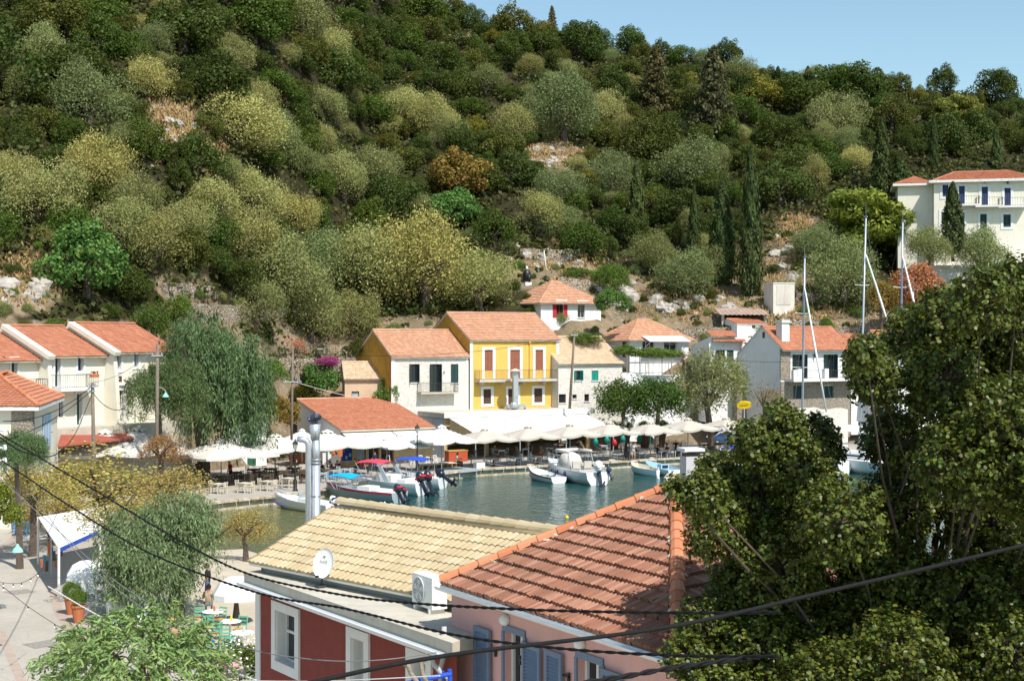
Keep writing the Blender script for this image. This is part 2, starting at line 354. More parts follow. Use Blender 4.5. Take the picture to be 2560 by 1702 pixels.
def M_pave(name, col, joint, scale, var=.1):
    m, t, b = newmat(name); b.inputs['Roughness'].default_value = .9; b.inputs['Specular IOR Level'].default_value = .2
    v2 = N(t, 'ShaderNodeTexVoronoi', feature='DISTANCE_TO_EDGE'); v2.inputs['Scale'].default_value = scale; t.links.new(gpos(t), v2.inputs['Vector'])
    n1 = noise(t, .5, 7, .7); c = ramp(t, [(.3, tuple(x*(1-var*2) for x in col)), (.7, col)], n1)
    n2 = noise(t, 7, 5, .7); c = mixc(t, .3, c, ramp(t, [(.3, (.5, .5, .5)), (.7, (1, 1, 1))], n2), 'MULTIPLY')
    k = ramp(t, [(.012, (.6, .6, .6)), (.03, (0, 0, 0))], v2.outputs['Distance']); c = mixc(t, k, c, joint)
    t.links.new(c, b.inputs['Base Color']); return m
M['pave'] = M_pave('pale_paving', (.47, .425, .37), (.36, .3, .24), 1.1)
M['plaza'] = M_pave('plaza_paving', (.5, .455, .39), (.38, .33, .28), .8)
M['sand'] = M_plain('beach_sand', (.5, .43, .33), .95, .15, 1.2, bmp=.3)
def build_ground():
    back = [(160, 260), (-140, 260), (-140, 88)]
    mb = MB(); mb.prism(EDGE+back, -2, .6)
    q = mb.build('quay', M['stone_q']); structure(q); q.data.materials.append(M['pave'])
    for p in q.data.polygons:
        if p.normal.z > .9: p.material_index = 1
    # rough coping stones along the far edge
    mb = MB(); rr = random.Random(3)
    for (x0, y0), (x1, y1) in zip(EDGE[2:-3], EDGE[3:-2]):
        L = math.hypot(x1-x0, y1-y0); n = max(1, int(L/1.1)); ang = math.atan2(y1-y0, x1-x0)
        for i in range(n):
            f = (i+.5)/n; h = rr.uniform(.05, .13)
            mb.box((lerp(x0, x1, f), lerp(y0, y1, f), .6+h/2-.03), (L/n*rr.uniform(.9, .985), .55, h+.06), ang)
    structure(mb.build('quay_kerb', M['stone_q']))
    # foreground plaza and land below the near houses
    pl = [(-140, 88), (-45, 88), (-31, 93), (-21.5, 97.5), (-20.5, 92), (-19.5, 84), (-17.6, 76), (-15.5, 66), (-13.6, 58), (-10, 48), (-6, 38), (-3, 30), (-3, -10), (-140, -10)]
    mb = MB(); mb.prism(pl, -2, .604); structure(mb.build('plaza', M['plaza']))
    ld = [(-17.7, 76), (-15.6, 66), (-13.7, 58), (-10.1, 48), (-6.1, 38), (-3.1, 30), (-3.1, -10), (60, -10), (60, 40), (6, 42), (2, 60), (-4, 74), (-9, 82), (-14, 84)]
    n = len(ld); c = Vector((-7, 60, 0)); mb = MB()
    vs = [(p[0], p[1], .55) for p in ld[:7]]+[(p[0], p[1], .5) for p in ld[7:10]]+[(p[0], p[1], -.4) for p in ld[10:]]+[(-8, 62, .6), (6, 20, .6)]
    mb.add(vs, [(0, 1, 2, 14), (2, 3, 14), (3, 4, 15, 14), (4, 5, 15), (5, 6, 15), (6, 7, 15), (7, 8, 15), (8, 9, 15), (9, 10, 14, 15), (10, 11, 14), (11, 12, 14), (12, 13, 14), (13, 0, 14)])
    structure(mb.build('beach', M['sand']))
    # inlaid bands and dark diamonds in the plaza
    mb = MB(); z = .609
    def strip(pts, w):
        for (x0, y0), (x1, y1) in zip(pts, pts[1:]):
            d = Vector((y1-y0, x0-x1, 0)).normalized()*w/2
            mb.quad((x0-d.x, y0-d.y, z), (x0+d.x, y0+d.y, z), (x1+d.x, y1+d.y, z), (x1-d.x, y1-d.y, z))
    g = lambda u, v: tuple(G(u, v, .6))[:2]
    strip([g(0, 1575), g(60, 1715)], .32); strip([g(128, 1450), g(145, 1525), g(175, 1570), g(225, 1610)], .4); strip([g(0, 1375), g(55, 1325)], .35)
    structure(mb.build('path', M_plain('brown_paving_band', (.42, .33, .27), .9, .15, 2)))
    mb = MB()
    for u, v in ((75, 1378), (50, 1479), (105, 1610)):
        x, y = g(u, v); mb.quad((x-.75, y, z+.004), (x, y-.75, z+.004), (x+.75, y, z+.004), (x, y+.75, z+.004))
    structure(mb.build('path', M_plain('grey_pebble_inset', (.3, .27, .24), .9, .4, 8)))
build_ground()
# ------------------------------------------------------------------ building helpers
class Fac:
    """a vertical wall plane: origin, horizontal direction e, outward normal n"""
    def __init__(s, o, e):
        s.o = Vector((o[0], o[1], 0)); s.e = Vector((e[0], e[1], 0)).normalized(); s.n = Vector((s.e.y, -s.e.x, 0))
    def sz(s, u, v):
        d = Vector(((u-1280)/F, 1, -(v-851)/F)); c = Vector((0, 0, CZ)); t = (s.o-c).dot(s.n)/d.dot(s.n); p = c+d*t
        return (p-s.o).dot(s.e), p.z
    def rect(s, u0, v0, u1, v1):
        um, vm = (u0+u1)/2, (v0+v1)/2
        return (s.sz(u0, vm)[0], s.sz(u1, vm)[0], s.sz(um, v1)[1], s.sz(um, v0)[1])
    def pt(s, a, z, out=0): q = s.o+s.e*a+s.n*out; return Vector((q.x, q.y, z))
    def box(s, mb, s0, s1, z0, z1, o0, o1):
        c = s.pt((s0+s1)/2, (z0+z1)/2, (o0+o1)/2); mb.box(c, (abs(s1-s0), abs(o1-o0), abs(z1-z0)), 0, (s.e, s.n, Vector((0, 0, 1)))); return mb
    def back(s, dist=0): return Fac(s.o-s.n*dist, s.e)
def wall(mb, f, s0, s1, z0, z1, holes=(), deep=.2):
    S = sorted({s0, s1, *[h[0] for h in holes], *[h[1] for h in holes]}); Z = sorted({z0, z1, *[h[2] for h in holes], *[h[3] for h in holes]})
    S = [x for x in S if s0 <= x <= s1]; Z = [x for x in Z if z0 <= x <= z1]
    for a, b in zip(S, S[1:]):
        for c, d in zip(Z, Z[1:]):
            ms, mz = (a+b)/2, (c+d)/2
            if any(h[0] < ms < h[1] and h[2] < mz < h[3] for h in holes): continue
            mb.quad(f.pt(a, c), f.pt(b, c), f.pt(b, d), f.pt(a, d))
    for h in holes:
        a, b, c, d = h
        for p, q in (((a, c), (a, d)), ((a, d), (b, d)), ((b, d), (b, c)), ((b, c), (a, c))):
            mb.quad(f.pt(*p), f.pt(*q), f.pt(*q, -deep), f.pt(*p, -deep))
    return mb
def shutter_leaf(f, mat, parent, s0, s1, z0, z1, out, slats=0, mid=True):
    mb = MB(); fr = min(.07, (s1-s0)*.18); t = .045
    f.box(mb, s0, s0+fr, z0, z1, out, out+t); f.box(mb, s1-fr, s1, z0, z1, out, out+t)
    f.box(mb, s0+fr, s1-fr, z0, z0+fr*1.3, out, out+t); f.box(mb, s0+fr, s1-fr, z1-fr*1.3, z1, out, out+t)
    n = slats or max(4, int((z1-z0)/.12))
    for i in range(n):
        za = z0+fr*1.3+(z1-z0-fr*2.6)*i/n; zb = z0+fr*1.3+(z1-z0-fr*2.6)*(i+1)/n
        mb.quad(f.pt(s0+fr, za, out+.04), f.pt(s1-fr, za, out+.04), f.pt(s1-fr, zb, out+.008), f.pt(s0+fr, zb, out+.008))
    return mb.build('shutter', mat, parent)
def opening(parent, f, r, kind='window', frame='trim', surround=None, sw=.14, shutters=None, shmat=None, deep=.2, fill='glass', mull=1, sill=True, label=None):
    """window or door in rect r=(s0,s1,z0,z1) of wall plane f: frame with pane, optional surround and shutters"""
    a, b, c, d = r; mb = MB(); fw = .06
    for x in ((a, a+fw), (b-fw, b)): f.box(mb, x[0], x[1], c, d, -deep+.01, -deep+.07)
    for z in ((c, c+fw), (d-fw, d)): f.box(mb, a+fw, b-fw, z[0], z[1], -deep+.01, -deep+.07)
    for i in range(mull):
        x = lerp(a, b, (i+1)/(mull+1)); f.box(mb, x-.03, x+.03, c+fw, d-fw, -deep+.01, -deep+.065)
    o = mb.build(kind, M[frame], parent)
    if label: o['label'] = label
    mb = MB(); mb.quad(f.pt(a, c, -deep+.02), f.pt(b, c, -deep+.02), f.pt(b, d, -deep+.02), f.pt(a, d, -deep+.02)); mb.build('pane' if fill == 'glass' else 'panel', M[fill], o)
    if surround:
        mb = MB(); w = sw
        f.box(mb, a-w, a, c if kind == 'door' else c-w, d+w, 0, .05); f.box(mb, b, b+w, c if kind == 'door' else c-w, d+w, 0, .05)
        f.box(mb, a, b, d, d+w, 0, .05)
        if kind != 'door': f.box(mb, a, b, c-w, c, 0, .05)
        for x0, x1, y0, y1 in ((a, a+.02, c, d), (b-.02, b, c, d), (a+.02, b-.02, d-.02, d), (a+.02, b-.02, c, c+.02)): f.box(mb, x0, x1, y0, y1, -deep+.072, 0)
        mb.build('surround', M[surround], o)
    elif sill and kind == 'window':
        mb = MB(); f.box(mb, a-.06, b+.06, c-.07, c, .0, .09); mb.build('sill', M['trim'], o)
    if shutters == 'closed':
        m_ = (a+b)/2
        shutter_leaf(f, M[shmat], o, a+.01, m_-.005, c+.01, d-.01, -.1); shutter_leaf(f, M[shmat], o, m_+.005, b-.01, c+.01, d-.01, -.1)
    elif shutters == 'open':
        w = (b-a)/2; q = .055 if surround else .005
        shutter_leaf(f, M[shmat], o, a-w-.02, a-.02, c, d, q); shutter_leaf(f, M[shmat], o, b+.02, b+w+.02, c, d, q)
    elif shutters == 'side':    # leaves folded square to the wall
        for x in (a, b): mb = MB(); f.box(mb, x-.03, x+.03, c, d, -.05, (b-a)*.35); mb.build('shutter', M[shmat], o)
    return o
RT = random.Random(77)
def tile_roof(mb, pts, row=.34, col=.24, amp=.03, step=.035, seg=4, sharp=1.0):
    """rows of barrel tiles over a planar convex polygon whose first edge is the eave"""
    pts = [Vector(p) for p in pts]; A, B = pts[0], pts[1]; es = (B-A).normalized()
    n = (B-A).cross(pts[2]-A).normalized()
    if n.z < 0: n = -n
    et = n.cross(es).normalized(); q = [((p-A).dot(es), (p-A).dot(et)) for p in pts]
    if max(y for x, y in q) < .05: et = -et; q = [((p-A).dot(es), (p-A).dot(et)) for p in pts]
    tmax = max(y for x, y in q)
    def rng(t):
        xs = []
        for (x0, y0), (x1, y1) in zip(q, q[1:]+q[:1]):
            if abs(y1-y0) < 1e-6:
                if abs(t-y0) < 1e-4: xs += [x0, x1]
            elif min(y0, y1)-1e-5 <= t <= max(y0, y1)+1e-5: xs.append(x0+(x1-x0)*(t-y0)/(y1-y0))
        return (min(xs), max(xs)) if xs else (0, 0)
    nr = max(1, round(tmax/row)); row = tmax/nr
    W = lambda s, t, h: A+es*s+et*t+n*h
    for r in range(nr):
        t0, t1 = r*row, (r+1)*row; a0, b0 = rng(min(t0+1e-4, tmax)); a1, b1 = rng(max(t1-1e-4, 0))
        lo, hi = min(a0, a1), max(b0, b1); k0, k1 = math.floor(lo/col), math.ceil(hi/col)
        for k in range(k0, k1):
            vs = []; jt, jh = RT.uniform(-.05, .03)*row, RT.uniform(-.2, .3)*step
            for j in range(seg+1):
                s = (k+j/seg)*col; h = amp*(math.sin(math.pi*j/seg)**sharp)
                sb, st = min(max(s, a0), b0), min(max(s, a1), b1)
                vs += [W(sb, t0-.02+jt, h+step+jh), W(st, t1, h), W(sb, t0-.02+jt, -.01)]
            if (vs[0]-vs[3*seg]).length < 1e-4 and (vs[1]-vs[3*seg+1]).length < 1e-4: continue
            fs = []
            for j in range(seg):
                i = 3*j; fs += [(i, i+3, i+4, i+1), (i+2, i+5, i+3, i)]
            mb.add(vs, fs)
    return mb
def caps(mb, A, B, r=.11, seg=.36, n=5):
    A, B = Vector(A), Vector(B); L = (B-A).length; d = (B-A).normalized(); side = d.cross(Vector((0, 0, 1))).normalized(); up = side.cross(d)
    k = max(1, round(L/seg)); seg = L/k
    for i in range(k):
        vs = []
        for e_, rr in ((0, r*1.12), (1.1, r*.92)):
            p = A+d*(seg*(i+e_))
            for j in range(n+1):
                t = math.pi*j/n; vs.append(p+side*(math.cos(t)*rr)+up*(math.sin(t)*rr*.9+.01))
        m_ = n+1; fs = [(j, j+1, m_+j+1, m_+j) for j in range(n)]+[tuple(range(m_))]
        mb.add(vs, fs)
    return mb
def railing(parent, f, s0, s1, z, h=.95, out=.9, every=.14, sides=True, mat='iron', name='railing'):
    mb = MB(); q = .012
    def run(p0, p1):
        L = (p1-p0).length; k = max(1, int(L/every))
        for zz in (.06, h): mb.tube(p0+Vector((0, 0, zz)), p1+Vector((0, 0, zz)), q*1.5, n=4)
        for i in range(k+1): p = p0.lerp(p1, i/k); mb.tube(p, p+Vector((0, 0, h)), q if i not in (0, k) else q*1.7, n=4)
    a, b, c, d = f.pt(s0, z, .02), f.pt(s0, z, out), f.pt(s1, z, out), f.pt(s1, z, .02)
    run(b, c)
    if sides: run(a, b); run(c, d)
    return mb.build(name, M[mat], parent)
def wire(name, pts, r, mat, label, cat='cable', group=None, sag=0, twist=False, n=5):
    pts = [Vector(p) for p in pts]; res = []
    for p, q in zip(pts, pts[1:]):
        k = max(8, int((q-p).length/.5))
        for i in range(k): t = i/k; res.append(p.lerp(q, t)-Vector((0, 0, sag*4*t*(1-t))))
    res.append(pts[-1])
    mb = MB()
    if not twist: mb.path(res, r, n)
    else:
        L = [0]
        for p, q in zip(res, res[1:]): L.append(L[-1]+(q-p).length)
        dense = []; tot = L[-1]; m_ = int(tot/.05); j = 0
        for i in range(m_+1):
            x = tot*i/m_
            while j < len(L)-2 and L[j+1] < x: j += 1
            dense.append(res[j].lerp(res[j+1], (x-L[j])/max(1e-6, L[j+1]-L[j])))
        for ph in (0, math.pi):
            out = []
            for i, p in enumerate(dense):
                d = (dense[min(i+1, m_)]-dense[max(i-1, 0)]).normalized(); s_ = d.cross(Vector((0, 0, 1))).normalized(); u_ = s_.cross(d)
                t = tot*i/m_/.42*2*math.pi+ph; out.append(p+(s_*math.cos(t)+u_*math.sin(t))*r*.85)
            mb.path(out, r, n)
    return tag(mb.build(name, M[mat], None, True), label, cat, group)
def text_mesh(txt, size, name, mat, parent, origin, ex, ey, depth=.004):
    cu = bpy.data.curves.new(name, 'FONT'); cu.body = txt; cu.size = size; cu.extrude = depth; cu.align_x = 'CENTER'; cu.align_y = 'CENTER'
    tmp = bpy.data.objects.new(name, cu); C.objects.link(tmp); dg = bpy.context.evaluated_depsgraph_get()
    me = bpy.data.meshes.new_from_object(tmp.evaluated_get(dg)); bpy.data.objects.remove(tmp)
    ex, ey = Vector(ex).normalized(), Vector(ey).normalized(); ez = ex.cross(ey); origin = Vector(origin)
    mb = MB(); mb.add([origin+ex*v.co.x+ey*v.co.y+ez*v.co.z for v in me.vertices], [tuple(p.vertices) for p in me.polygons])
    return mb.build(name, M[mat], parent)
# ------------------------------------------------------------------ near houses
def V3(p, z): return Vector((p[0], p[1], z))
def build_pink():
    t = thing('pink_house', 'pink house with weathered brown tiled hip roof and slate blue shutters beside the big tree', 'house', (3, 24, .55))
    ze = 7.62; Lp, Cp = (-1.28, 25.3), (2.3, 19.3); b = Vector((.746, .666, 0)); Rp = (Cp[0]+8*b.x, Cp[1]+8*b.y); Bp = (Lp[0]+8*b.x, Lp[1]+8*b.y)
    A = Vector((2.96, 25.3, 9.37)); L3, C3, R3, B3 = (V3(p, ze) for p in (Lp, Cp, Rp, Bp))
    ef = (C3-L3).normalized(); f = Fac(L3, ef); f = Fac(f.o-f.n*.3, f.e)
    s0, s1 = f.sz(1129, 1480)[0], f.sz(1691, 1660)[0]
    w1 = f.rect(1262, 1590, 1312, 1880); w2 = f.rect(1445, 1650, 1507, 1900)
    ztop = 7.5
    w1 = (w1[0], w1[1], 4.0, f.sz(1286, 1583)[1]); w2 = (w2[0], w2[1], 4.9, f.sz(1475, 1652)[1])
    mb = MB(); wall(mb, f, s0, s1, .4, ztop, [w1, w2], .22)
    q0, q1 = f.pt(s0, 0), f.pt(s1, 0)
    f2 = Fac(q1, b); wall(mb, f2, 0, 7.3, .4, ztop); e0 = q0+b*7.3; e1 = q1+b*7.3
    mb.quad(V3(q0, .4), V3(q0, ztop), V3(e0, ztop), V3(e0, .4)); mb.quad(V3(e0, .4), V3(e0, ztop), V3(e1, ztop), V3(e1, .4))
    mb.quad(V3(q0, ztop), V3(q1, ztop), V3(e1, ztop), V3(e0, ztop))
    mb.build('wall', M['pink'], t)
    roof = MB(); tile_roof(roof, [L3, C3, A], .30, .1, .028, .055, 4); tile_roof(roof, [C3, R3, A], .30, .1, .028, .055, 4)
    tile_roof(roof, [R3, B3, A], .30, .2, .028, .055, 3); tile_roof(roof, [B3, L3, A], .30, .2, .028, .055, 3)
    ro = roof.build('roof', M['tile_r'], t)
    mb = MB(); up = Vector((0, 0, .025))
    for p in (L3, C3, R3, B3): caps(mb, p+up, A+up, .115, .37)
    mb.build('ridge_tiles', M['cap'], ro)
    rr = random.Random(5)
    for p in (L3, C3):
        mb = MB()
        for i in range(26):
            q = p.lerp(A, (i+.5)/26); mb.blob(q+Vector((rr.uniform(-.05, .05), rr.uniform(-.05, .05), .02)), (.11, .11, .06), i, 6, 4, .3)
        mb.build('mortar', M['concrete'], ro)
    mb = MB(); mb.blob(A+Vector((-.08, -.02, .1)), (.13, .13, .16), 4, 7, 5, .3); mb.build('finial_stone', M['concrete'], ro)
    mb = MB(); g = Vector((0, 0, -.09))
    for p, q in ((L3, C3), (C3, R3), (L3, B3)):
        n = Vector(((q-p).normalized().y, -(q-p).normalized().x, 0)); n = n if n.dot(p-A) > 0 else -n
        n = n if (p+n-A).length > (p-n-A).length else -n
        mb.slab([p+Vector((0, 0, -.03))+n*.02, q+Vector((0, 0, -.03))+n*.02, q-n*.34+Vector((0, 0, -.03)), p-n*.34+Vector((0, 0, -.03))], .1)
    mb.build('eaves_board', M['trim'], t)
    mb = MB(); n = f.n
    for k in range(6):
        a0, a1 = math.pi*k/6, math.pi*(k+1)/6
        o_ = lambda a: n*(.08+.065*math.cos(a))+Vector((0, 0, -.04-.075*math.sin(a)))
        mb.quad(L3+o_(a0), C3+o_(a0), C3+o_(a1), L3+o_(a1))
        o2 = lambda a: n*(.08+.058*math.cos(a))+Vector((0, 0, -.04-.068*math.sin(a)))
        mb.quad(L3+o2(a1), C3+o2(a1), C3+o2(a0), L3+o2(a0))
    mb.build('gutter', M['gutter'], t, True)
    for r, kind in ((w1, 'door'), (w2, 'window')):
        o = opening(t, f, r, kind, 'trim', deep=.2, mull=1, sill=False)
        mb = MB(); f.box(mb, r[0]-.04, r[1]+.04, r[3], r[3]+.11, .0, .03); f.box(mb, r[0]-.07, r[0], r[2], r[3], 0, .03); f.box(mb, r[1], r[1]+.07, r[2], r[3], 0, .03); mb.build('casing', M['blueshut'], o)
    z_ = lambda u, v: f.sz(u, v)
    for (u0, v0, u1), r in (((1194, 1559, 1233), w1), ((1315, 1600, 1360), w1), ((1373, 1618, 1414), w2), ((1513, 1667, 1562), w2)):
        a, b_, zt = z_(u0, v0)[0], z_(u1, v0)[0], z_((u0+u1)/2, v0+8)[1]
        sh = shutter_leaf(f, M['blueshut'], t, a, b_, r[2]-.05, zt, .05, slats=int((zt-r[2])/.062))
        for zz in (zt-.35, zt-1.0, zt-1.7):
            if zz > r[2]:
                mb = MB(); side = b_ if u0 < 1300 or 1370 < u0 < 1420 else a; d = .16 if side == b_ else -.16
                f.box(mb, min(side, side+d), max(side, side+d), zz, zz+.035, .02, .06); f.box(mb, min(side+d*.7, side+d), max(side+d*.7, side+d), zz-.08, zz+.08, .02, .05); mb.build('hinge', M['black'], sh)
    for u, v in ((1268, 1548), (1456, 1608)):
        s, z = z_(u, v); p = f.pt(s, z, .0); mb = MB(); mb.blob(p+f.n*.05, (.1, .1, .1), 1, 12, 8, 0); mb.build('bulkhead_lamp', M['plastic'], t, True)
    return f, s0
PF, PS0 = build_pink()
def build_red():
    t = thing('red_house', 'dark red two storey house with sand tiled roof and concrete ledge', 'house', (-3, 29, .55))
    zs = 6.8; S1, S2 = P(610, 1430, 31.43), P(1112, 1600, 24.3); S1.z = S2.z = zs
    e = (S2-S1).normalized(); f0 = Fac(S1, e); f = Fac(f0.o-f0.n*.32, e)
    s0 = f.sz(642, 1500)[0]; s1 = f.sz(1127, 1640)[0]+.2; zt = zs-.28
    w1 = f.rect(692, 1532, 741, 1662); w2 = f.rect(881, 1597, 914, 1800); w3 = f.rect(1032, 1652, 1069, 1800)
    w2 = (w2[0], w2[1], 3.2, w2[3]); w3 = (w3[0], w3[1], 4.2, w3[3])
    mb = MB(); wall(mb, f, s0, s1, .4, zt, [w1, w2, w3], .3)
    eL, eR, rR, rL = Vector((-5.94, 31.57, 7.02)), Vector((-.45, 26.04, 7.02)), Vector((1.51, 27.8, 8.15)), Vector((-4.08, 33.42, 8.15))
    bk = Vector((-2.2, 35.3, 0)); l0 = f.pt(s0, 0)
    mb.quad(V3(l0, .4), V3(bk, .4), V3(bk, zt), V3(l0, zt)); mb.build('wall', M['red'], t)
    mb = MB(); d = (eR-eL).normalized(); up_ = Vector((-d.y, d.x, 0)); in_ = Vector((.71, .705, 0))
    a, b_ = eL+in_*.25+d*.2, eR+in_*.25
    mb.quad(V3(a, zs), V3(b_, zs), V3(b_, 7.1), V3(a, 7.1)); mb.build('eaves_wall', M['grey'], t)
    mb = MB(); mb.slab([S1, S2+e*.25, V3(eR+in_*.5+d*.3, zs), V3(eL+in_*.3, zs), ], .24); sl_ = mb.build('ledge', M['concrete'], t)
    mb = MB(); p, q = S1+f0.n*.02, S2+e*.05+f0.n*.02
    for k in range(7):
        a0, a1 = math.pi*k/7, math.pi*(k+1)/7
        o_ = lambda a: f0.n*(.09+.08*math.cos(a))+Vector((0, 0, -.2-.09*math.sin(a)))
        o2 = lambda a: f0.n*(.09+.07*math.cos(a))+Vector((0, 0, -.2-.08*math.sin(a)))
        mb.quad(p+o_(a0), q+o_(a0), q+o_(a1), p+o_(a1)); mb.quad(p+o2(a1), q+o2(a1), q+o2(a0), p+o2(a0))
    gt = mb.build('gutter', M['gutter'], t, True)
    mb = MB(); g = q+f0.n*.08+Vector((0, 0, -.28))-e*.28
    mb.path([g, g+Vector((0, 0, -.14)), g-f0.n*.1+e*.1+Vector((0, 0, -.3)), g-f0.n*.22+e*.16+Vector((0, 0, -.42)), g-f0.n*.22+e*.16+Vector((0, 0, -2.6))], .045, 8)
    mb.path([f.pt(s1-.26, zs+.15, .1), f.pt(s1-.26, zs-.4, .12), f.pt(s1-.38, zs-.62, .1), f.pt(s1-.38, zs-2.6, .1)], .045, 8)
    mb.build('downpipe', M['grey'], t, True)
    mb = MB(); f.box(mb, s0-.02, s0+.22, .4, zt-.02, -.1, .03); mb.build('corner_trim', M['trim'], t)
    for r in (w1, w2, w3):
        o = opening(t, f, r, 'window', 'trim', 'trim', .19, deep=.28, mull=0)
        mb = MB(); f.box(mb, r[0]+.05, r[1]-.05, lerp(r[2], r[3], .56), lerp(r[2], r[3], .61), -.28, -.2); mb.build('glazing_bar', M['trim'], o)
        mb = MB(); f.box(mb, r[0], r[1], r[2]-.01, r[2]+.025, -.27, .06); mb.build('sill', M['trim'], o)
    mb = MB(); tile_roof(mb, [eL, eR, rR, rL], .28, .17, .036, .022, 6)
    bL, bR = rL+in_*2.6-Vector((0, 0, 1.1)), rR+in_*2.6-Vector((0, 0, 1.1))
    tile_roof(mb, [bR, bL, rL, rR], .3, .21, .042, .03, 4); ro = mb.build('roof', M['tile_s'], t, False)
    mb = MB(); caps(mb, rL-d*.05-Vector((0, 0, .035)), rR-Vector((0, 0, .035)), .15, .38, 6); mb.build('ridge_tiles', M['tile_s'], ro)
    mb = MB()
    mb.slab([eL+Vector((0, 0, -.03)), eR+Vector((0, 0, -.03)), rR+Vector((0, 0, -.03)), rL+Vector((0, 0, -.03))], .06); mb.build('roof_boards', M['trim'], t)
    mb = MB(); mb.quad(V3(eL+in_*.2+d*.2, 6.5), V3(rL+d*.2, 6.5), rL+d*.2-Vector((0, 0, .05)), eL+in_*.2+d*.2-Vector((0, 0, .05))); mb.build('gable', M['grey'], t)
    # things standing on the ledge
    a = G(800, 1468, zs); dsh = thing('satellite_dish', 'white satellite dish on a short post in front of sand coloured roof tiles', 'satellite dish', a)
    c = P(808, 1407, a.y-.05); nrm = Vector((-.35, -.86, .32)).normalized(); ex = nrm.cross(Vector((0, 0, 1))).normalized()*-1; ey = nrm.cross(ex)*-1
    if ey.z < 0: ey = -ey
    ex = ey.cross(nrm)
    mb = MB(); vs = []; fs = []; K = 28; ring = 5
    for side in (0, 1):
        for i in range(ring+1):
            r_ = i/ring
            for k in range(K):
                t_ = 2*math.pi*k/K; vs.append(c+ex*(.24*r_*math.cos(t_))+ey*(.32*r_*math.sin(t_))+nrm*(.07*(r_*r_-1)-side*.012))
    o_ = (ring+1)*K
    for sd in (0, 1):
        for i in range(ring):
            for k in range(K):
                k2 = (k+1) % K; q4 = (sd*o_+i*K+k, sd*o_+i*K+k2, sd*o_+(i+1)*K+k2, sd*o_+(i+1)*K+k); fs.append(q4 if sd else q4[::-1])
    for k in range(K): fs.append((ring*K+k, ring*K+(k+1) % K, o_+ring*K+(k+1) % K, o_+ring*K+k))
    mb.add(vs, fs); refl = mb.build('reflector', M['plastic'], dsh, True)
    text_mesh('nova', .1, 'lettering', M and 'greycable', refl, c+ey*.05+nrm*-.035-ex*.02, ex, ey, .003)
    mb = MB()
    for k in range(7):
        t_ = math.pi*(k/6); q0 = c+ey*.13-ex*.02+nrm*-.035+ex*.025*math.cos(t_)+ey*.025*math.sin(t_); mb.box(q0, (.012, .006, .022), 0, (ex, nrm, ey))
    mb.build('emblem', M['greycable'], refl)
    mb = MB(); b0 = V3(a, zs); mb.tube(b0, c-nrm*.1-ey*.1, .02, n=8); mb.box(b0+Vector((0, 0, .03)), (.18, .18, .05), .6); mb.build('post', M['iron'], dsh)
    mb = MB(); lnb = c+nrm*.3-ey*.34+ex*.06; mb.tube(c-ey*.32, lnb, .01, n=6); mb.build('arm', M['iron'], dsh)
    mb = MB(); mb.tube(lnb-nrm*.0, lnb-nrm*.08+ey*.03, .03, .022, 8); mb.build('receiver', M['black'], dsh)
    # air conditioner
    p0 = G(1036, 1520, zs); p1 = G(1092, 1541, zs); ea = Vector((p1.x-p0.x, p1.y-p0.y, 0)).normalized()
    ac = thing('air_conditioner', 'white air conditioner unit on the concrete ledge against the pink wall', 'air conditioner', p0)
    fa = Fac(p0, ea); Wd = .86; mb = MB(); fa.box(mb, -.1, Wd-.1, zs+.09, zs+.69, -.32, 0); bod = mb.build('casing', M['plastic'], ac)
    mb = MB(); cc = fa.pt(.2, zs+.39, .0)
    for r_ in (.25, .2, .15, .1, .05):
        mb.path([fa.pt(.2+r_*math.cos(2*math.pi*k/24), zs+.39+r_*math.sin(2*math.pi*k/24), .014) for k in range(25)], .004 if r_ < .25 else .012, 4)
    for k in range(18):
        t_ = 2*math.pi*k/18; mb.tube(fa.pt(.2+.04*math.cos(t_), zs+.39+.04*math.sin(t_), .014), fa.pt(.2+.25*math.cos(t_+.35), zs+.39+.25*math.sin(t_+.35), .014), .004, n=4)
    mb.build('fan_grille', M['plastic'], ac)
    mb = MB(); mb.add([fa.pt(.2+.235*math.cos(2*math.pi*k/24), zs+.39+.235*math.sin(2*math.pi*k/24), .004) for k in range(24)], [tuple(range(24))]); mb.build('fan_recess', M_plain('grey_fan_recess', (.3, .3, .3), .6, .2, 9), ac)
    mb = MB()
    for k in range(5):
        t_ = 2*math.pi*k/5; mb.quad(fa.pt(.2, zs+.39, .008), fa.pt(.2+.2*math.cos(t_), zs+.39+.2*math.sin(t_), .008), fa.pt(.2+.2*math.cos(t_+.6), zs+.39+.2*math.sin(t_+.6), .010))
    mb.build('fan', M['gutter'], ac)
    for s_ in (.0, .62):
        mb = MB(); fa.box(mb, s_, s_+.07, zs, zs+.09, -.3, .02); mb.build('foot', M['plastic'], ac)
    mb = MB()
    for k in range(3): fa.box(mb, .47, .74, zs+.5+k*.06, zs+.515+k*.06, 0, .004)
    mb.build('louvre', M['gutter'], ac)
build_red()
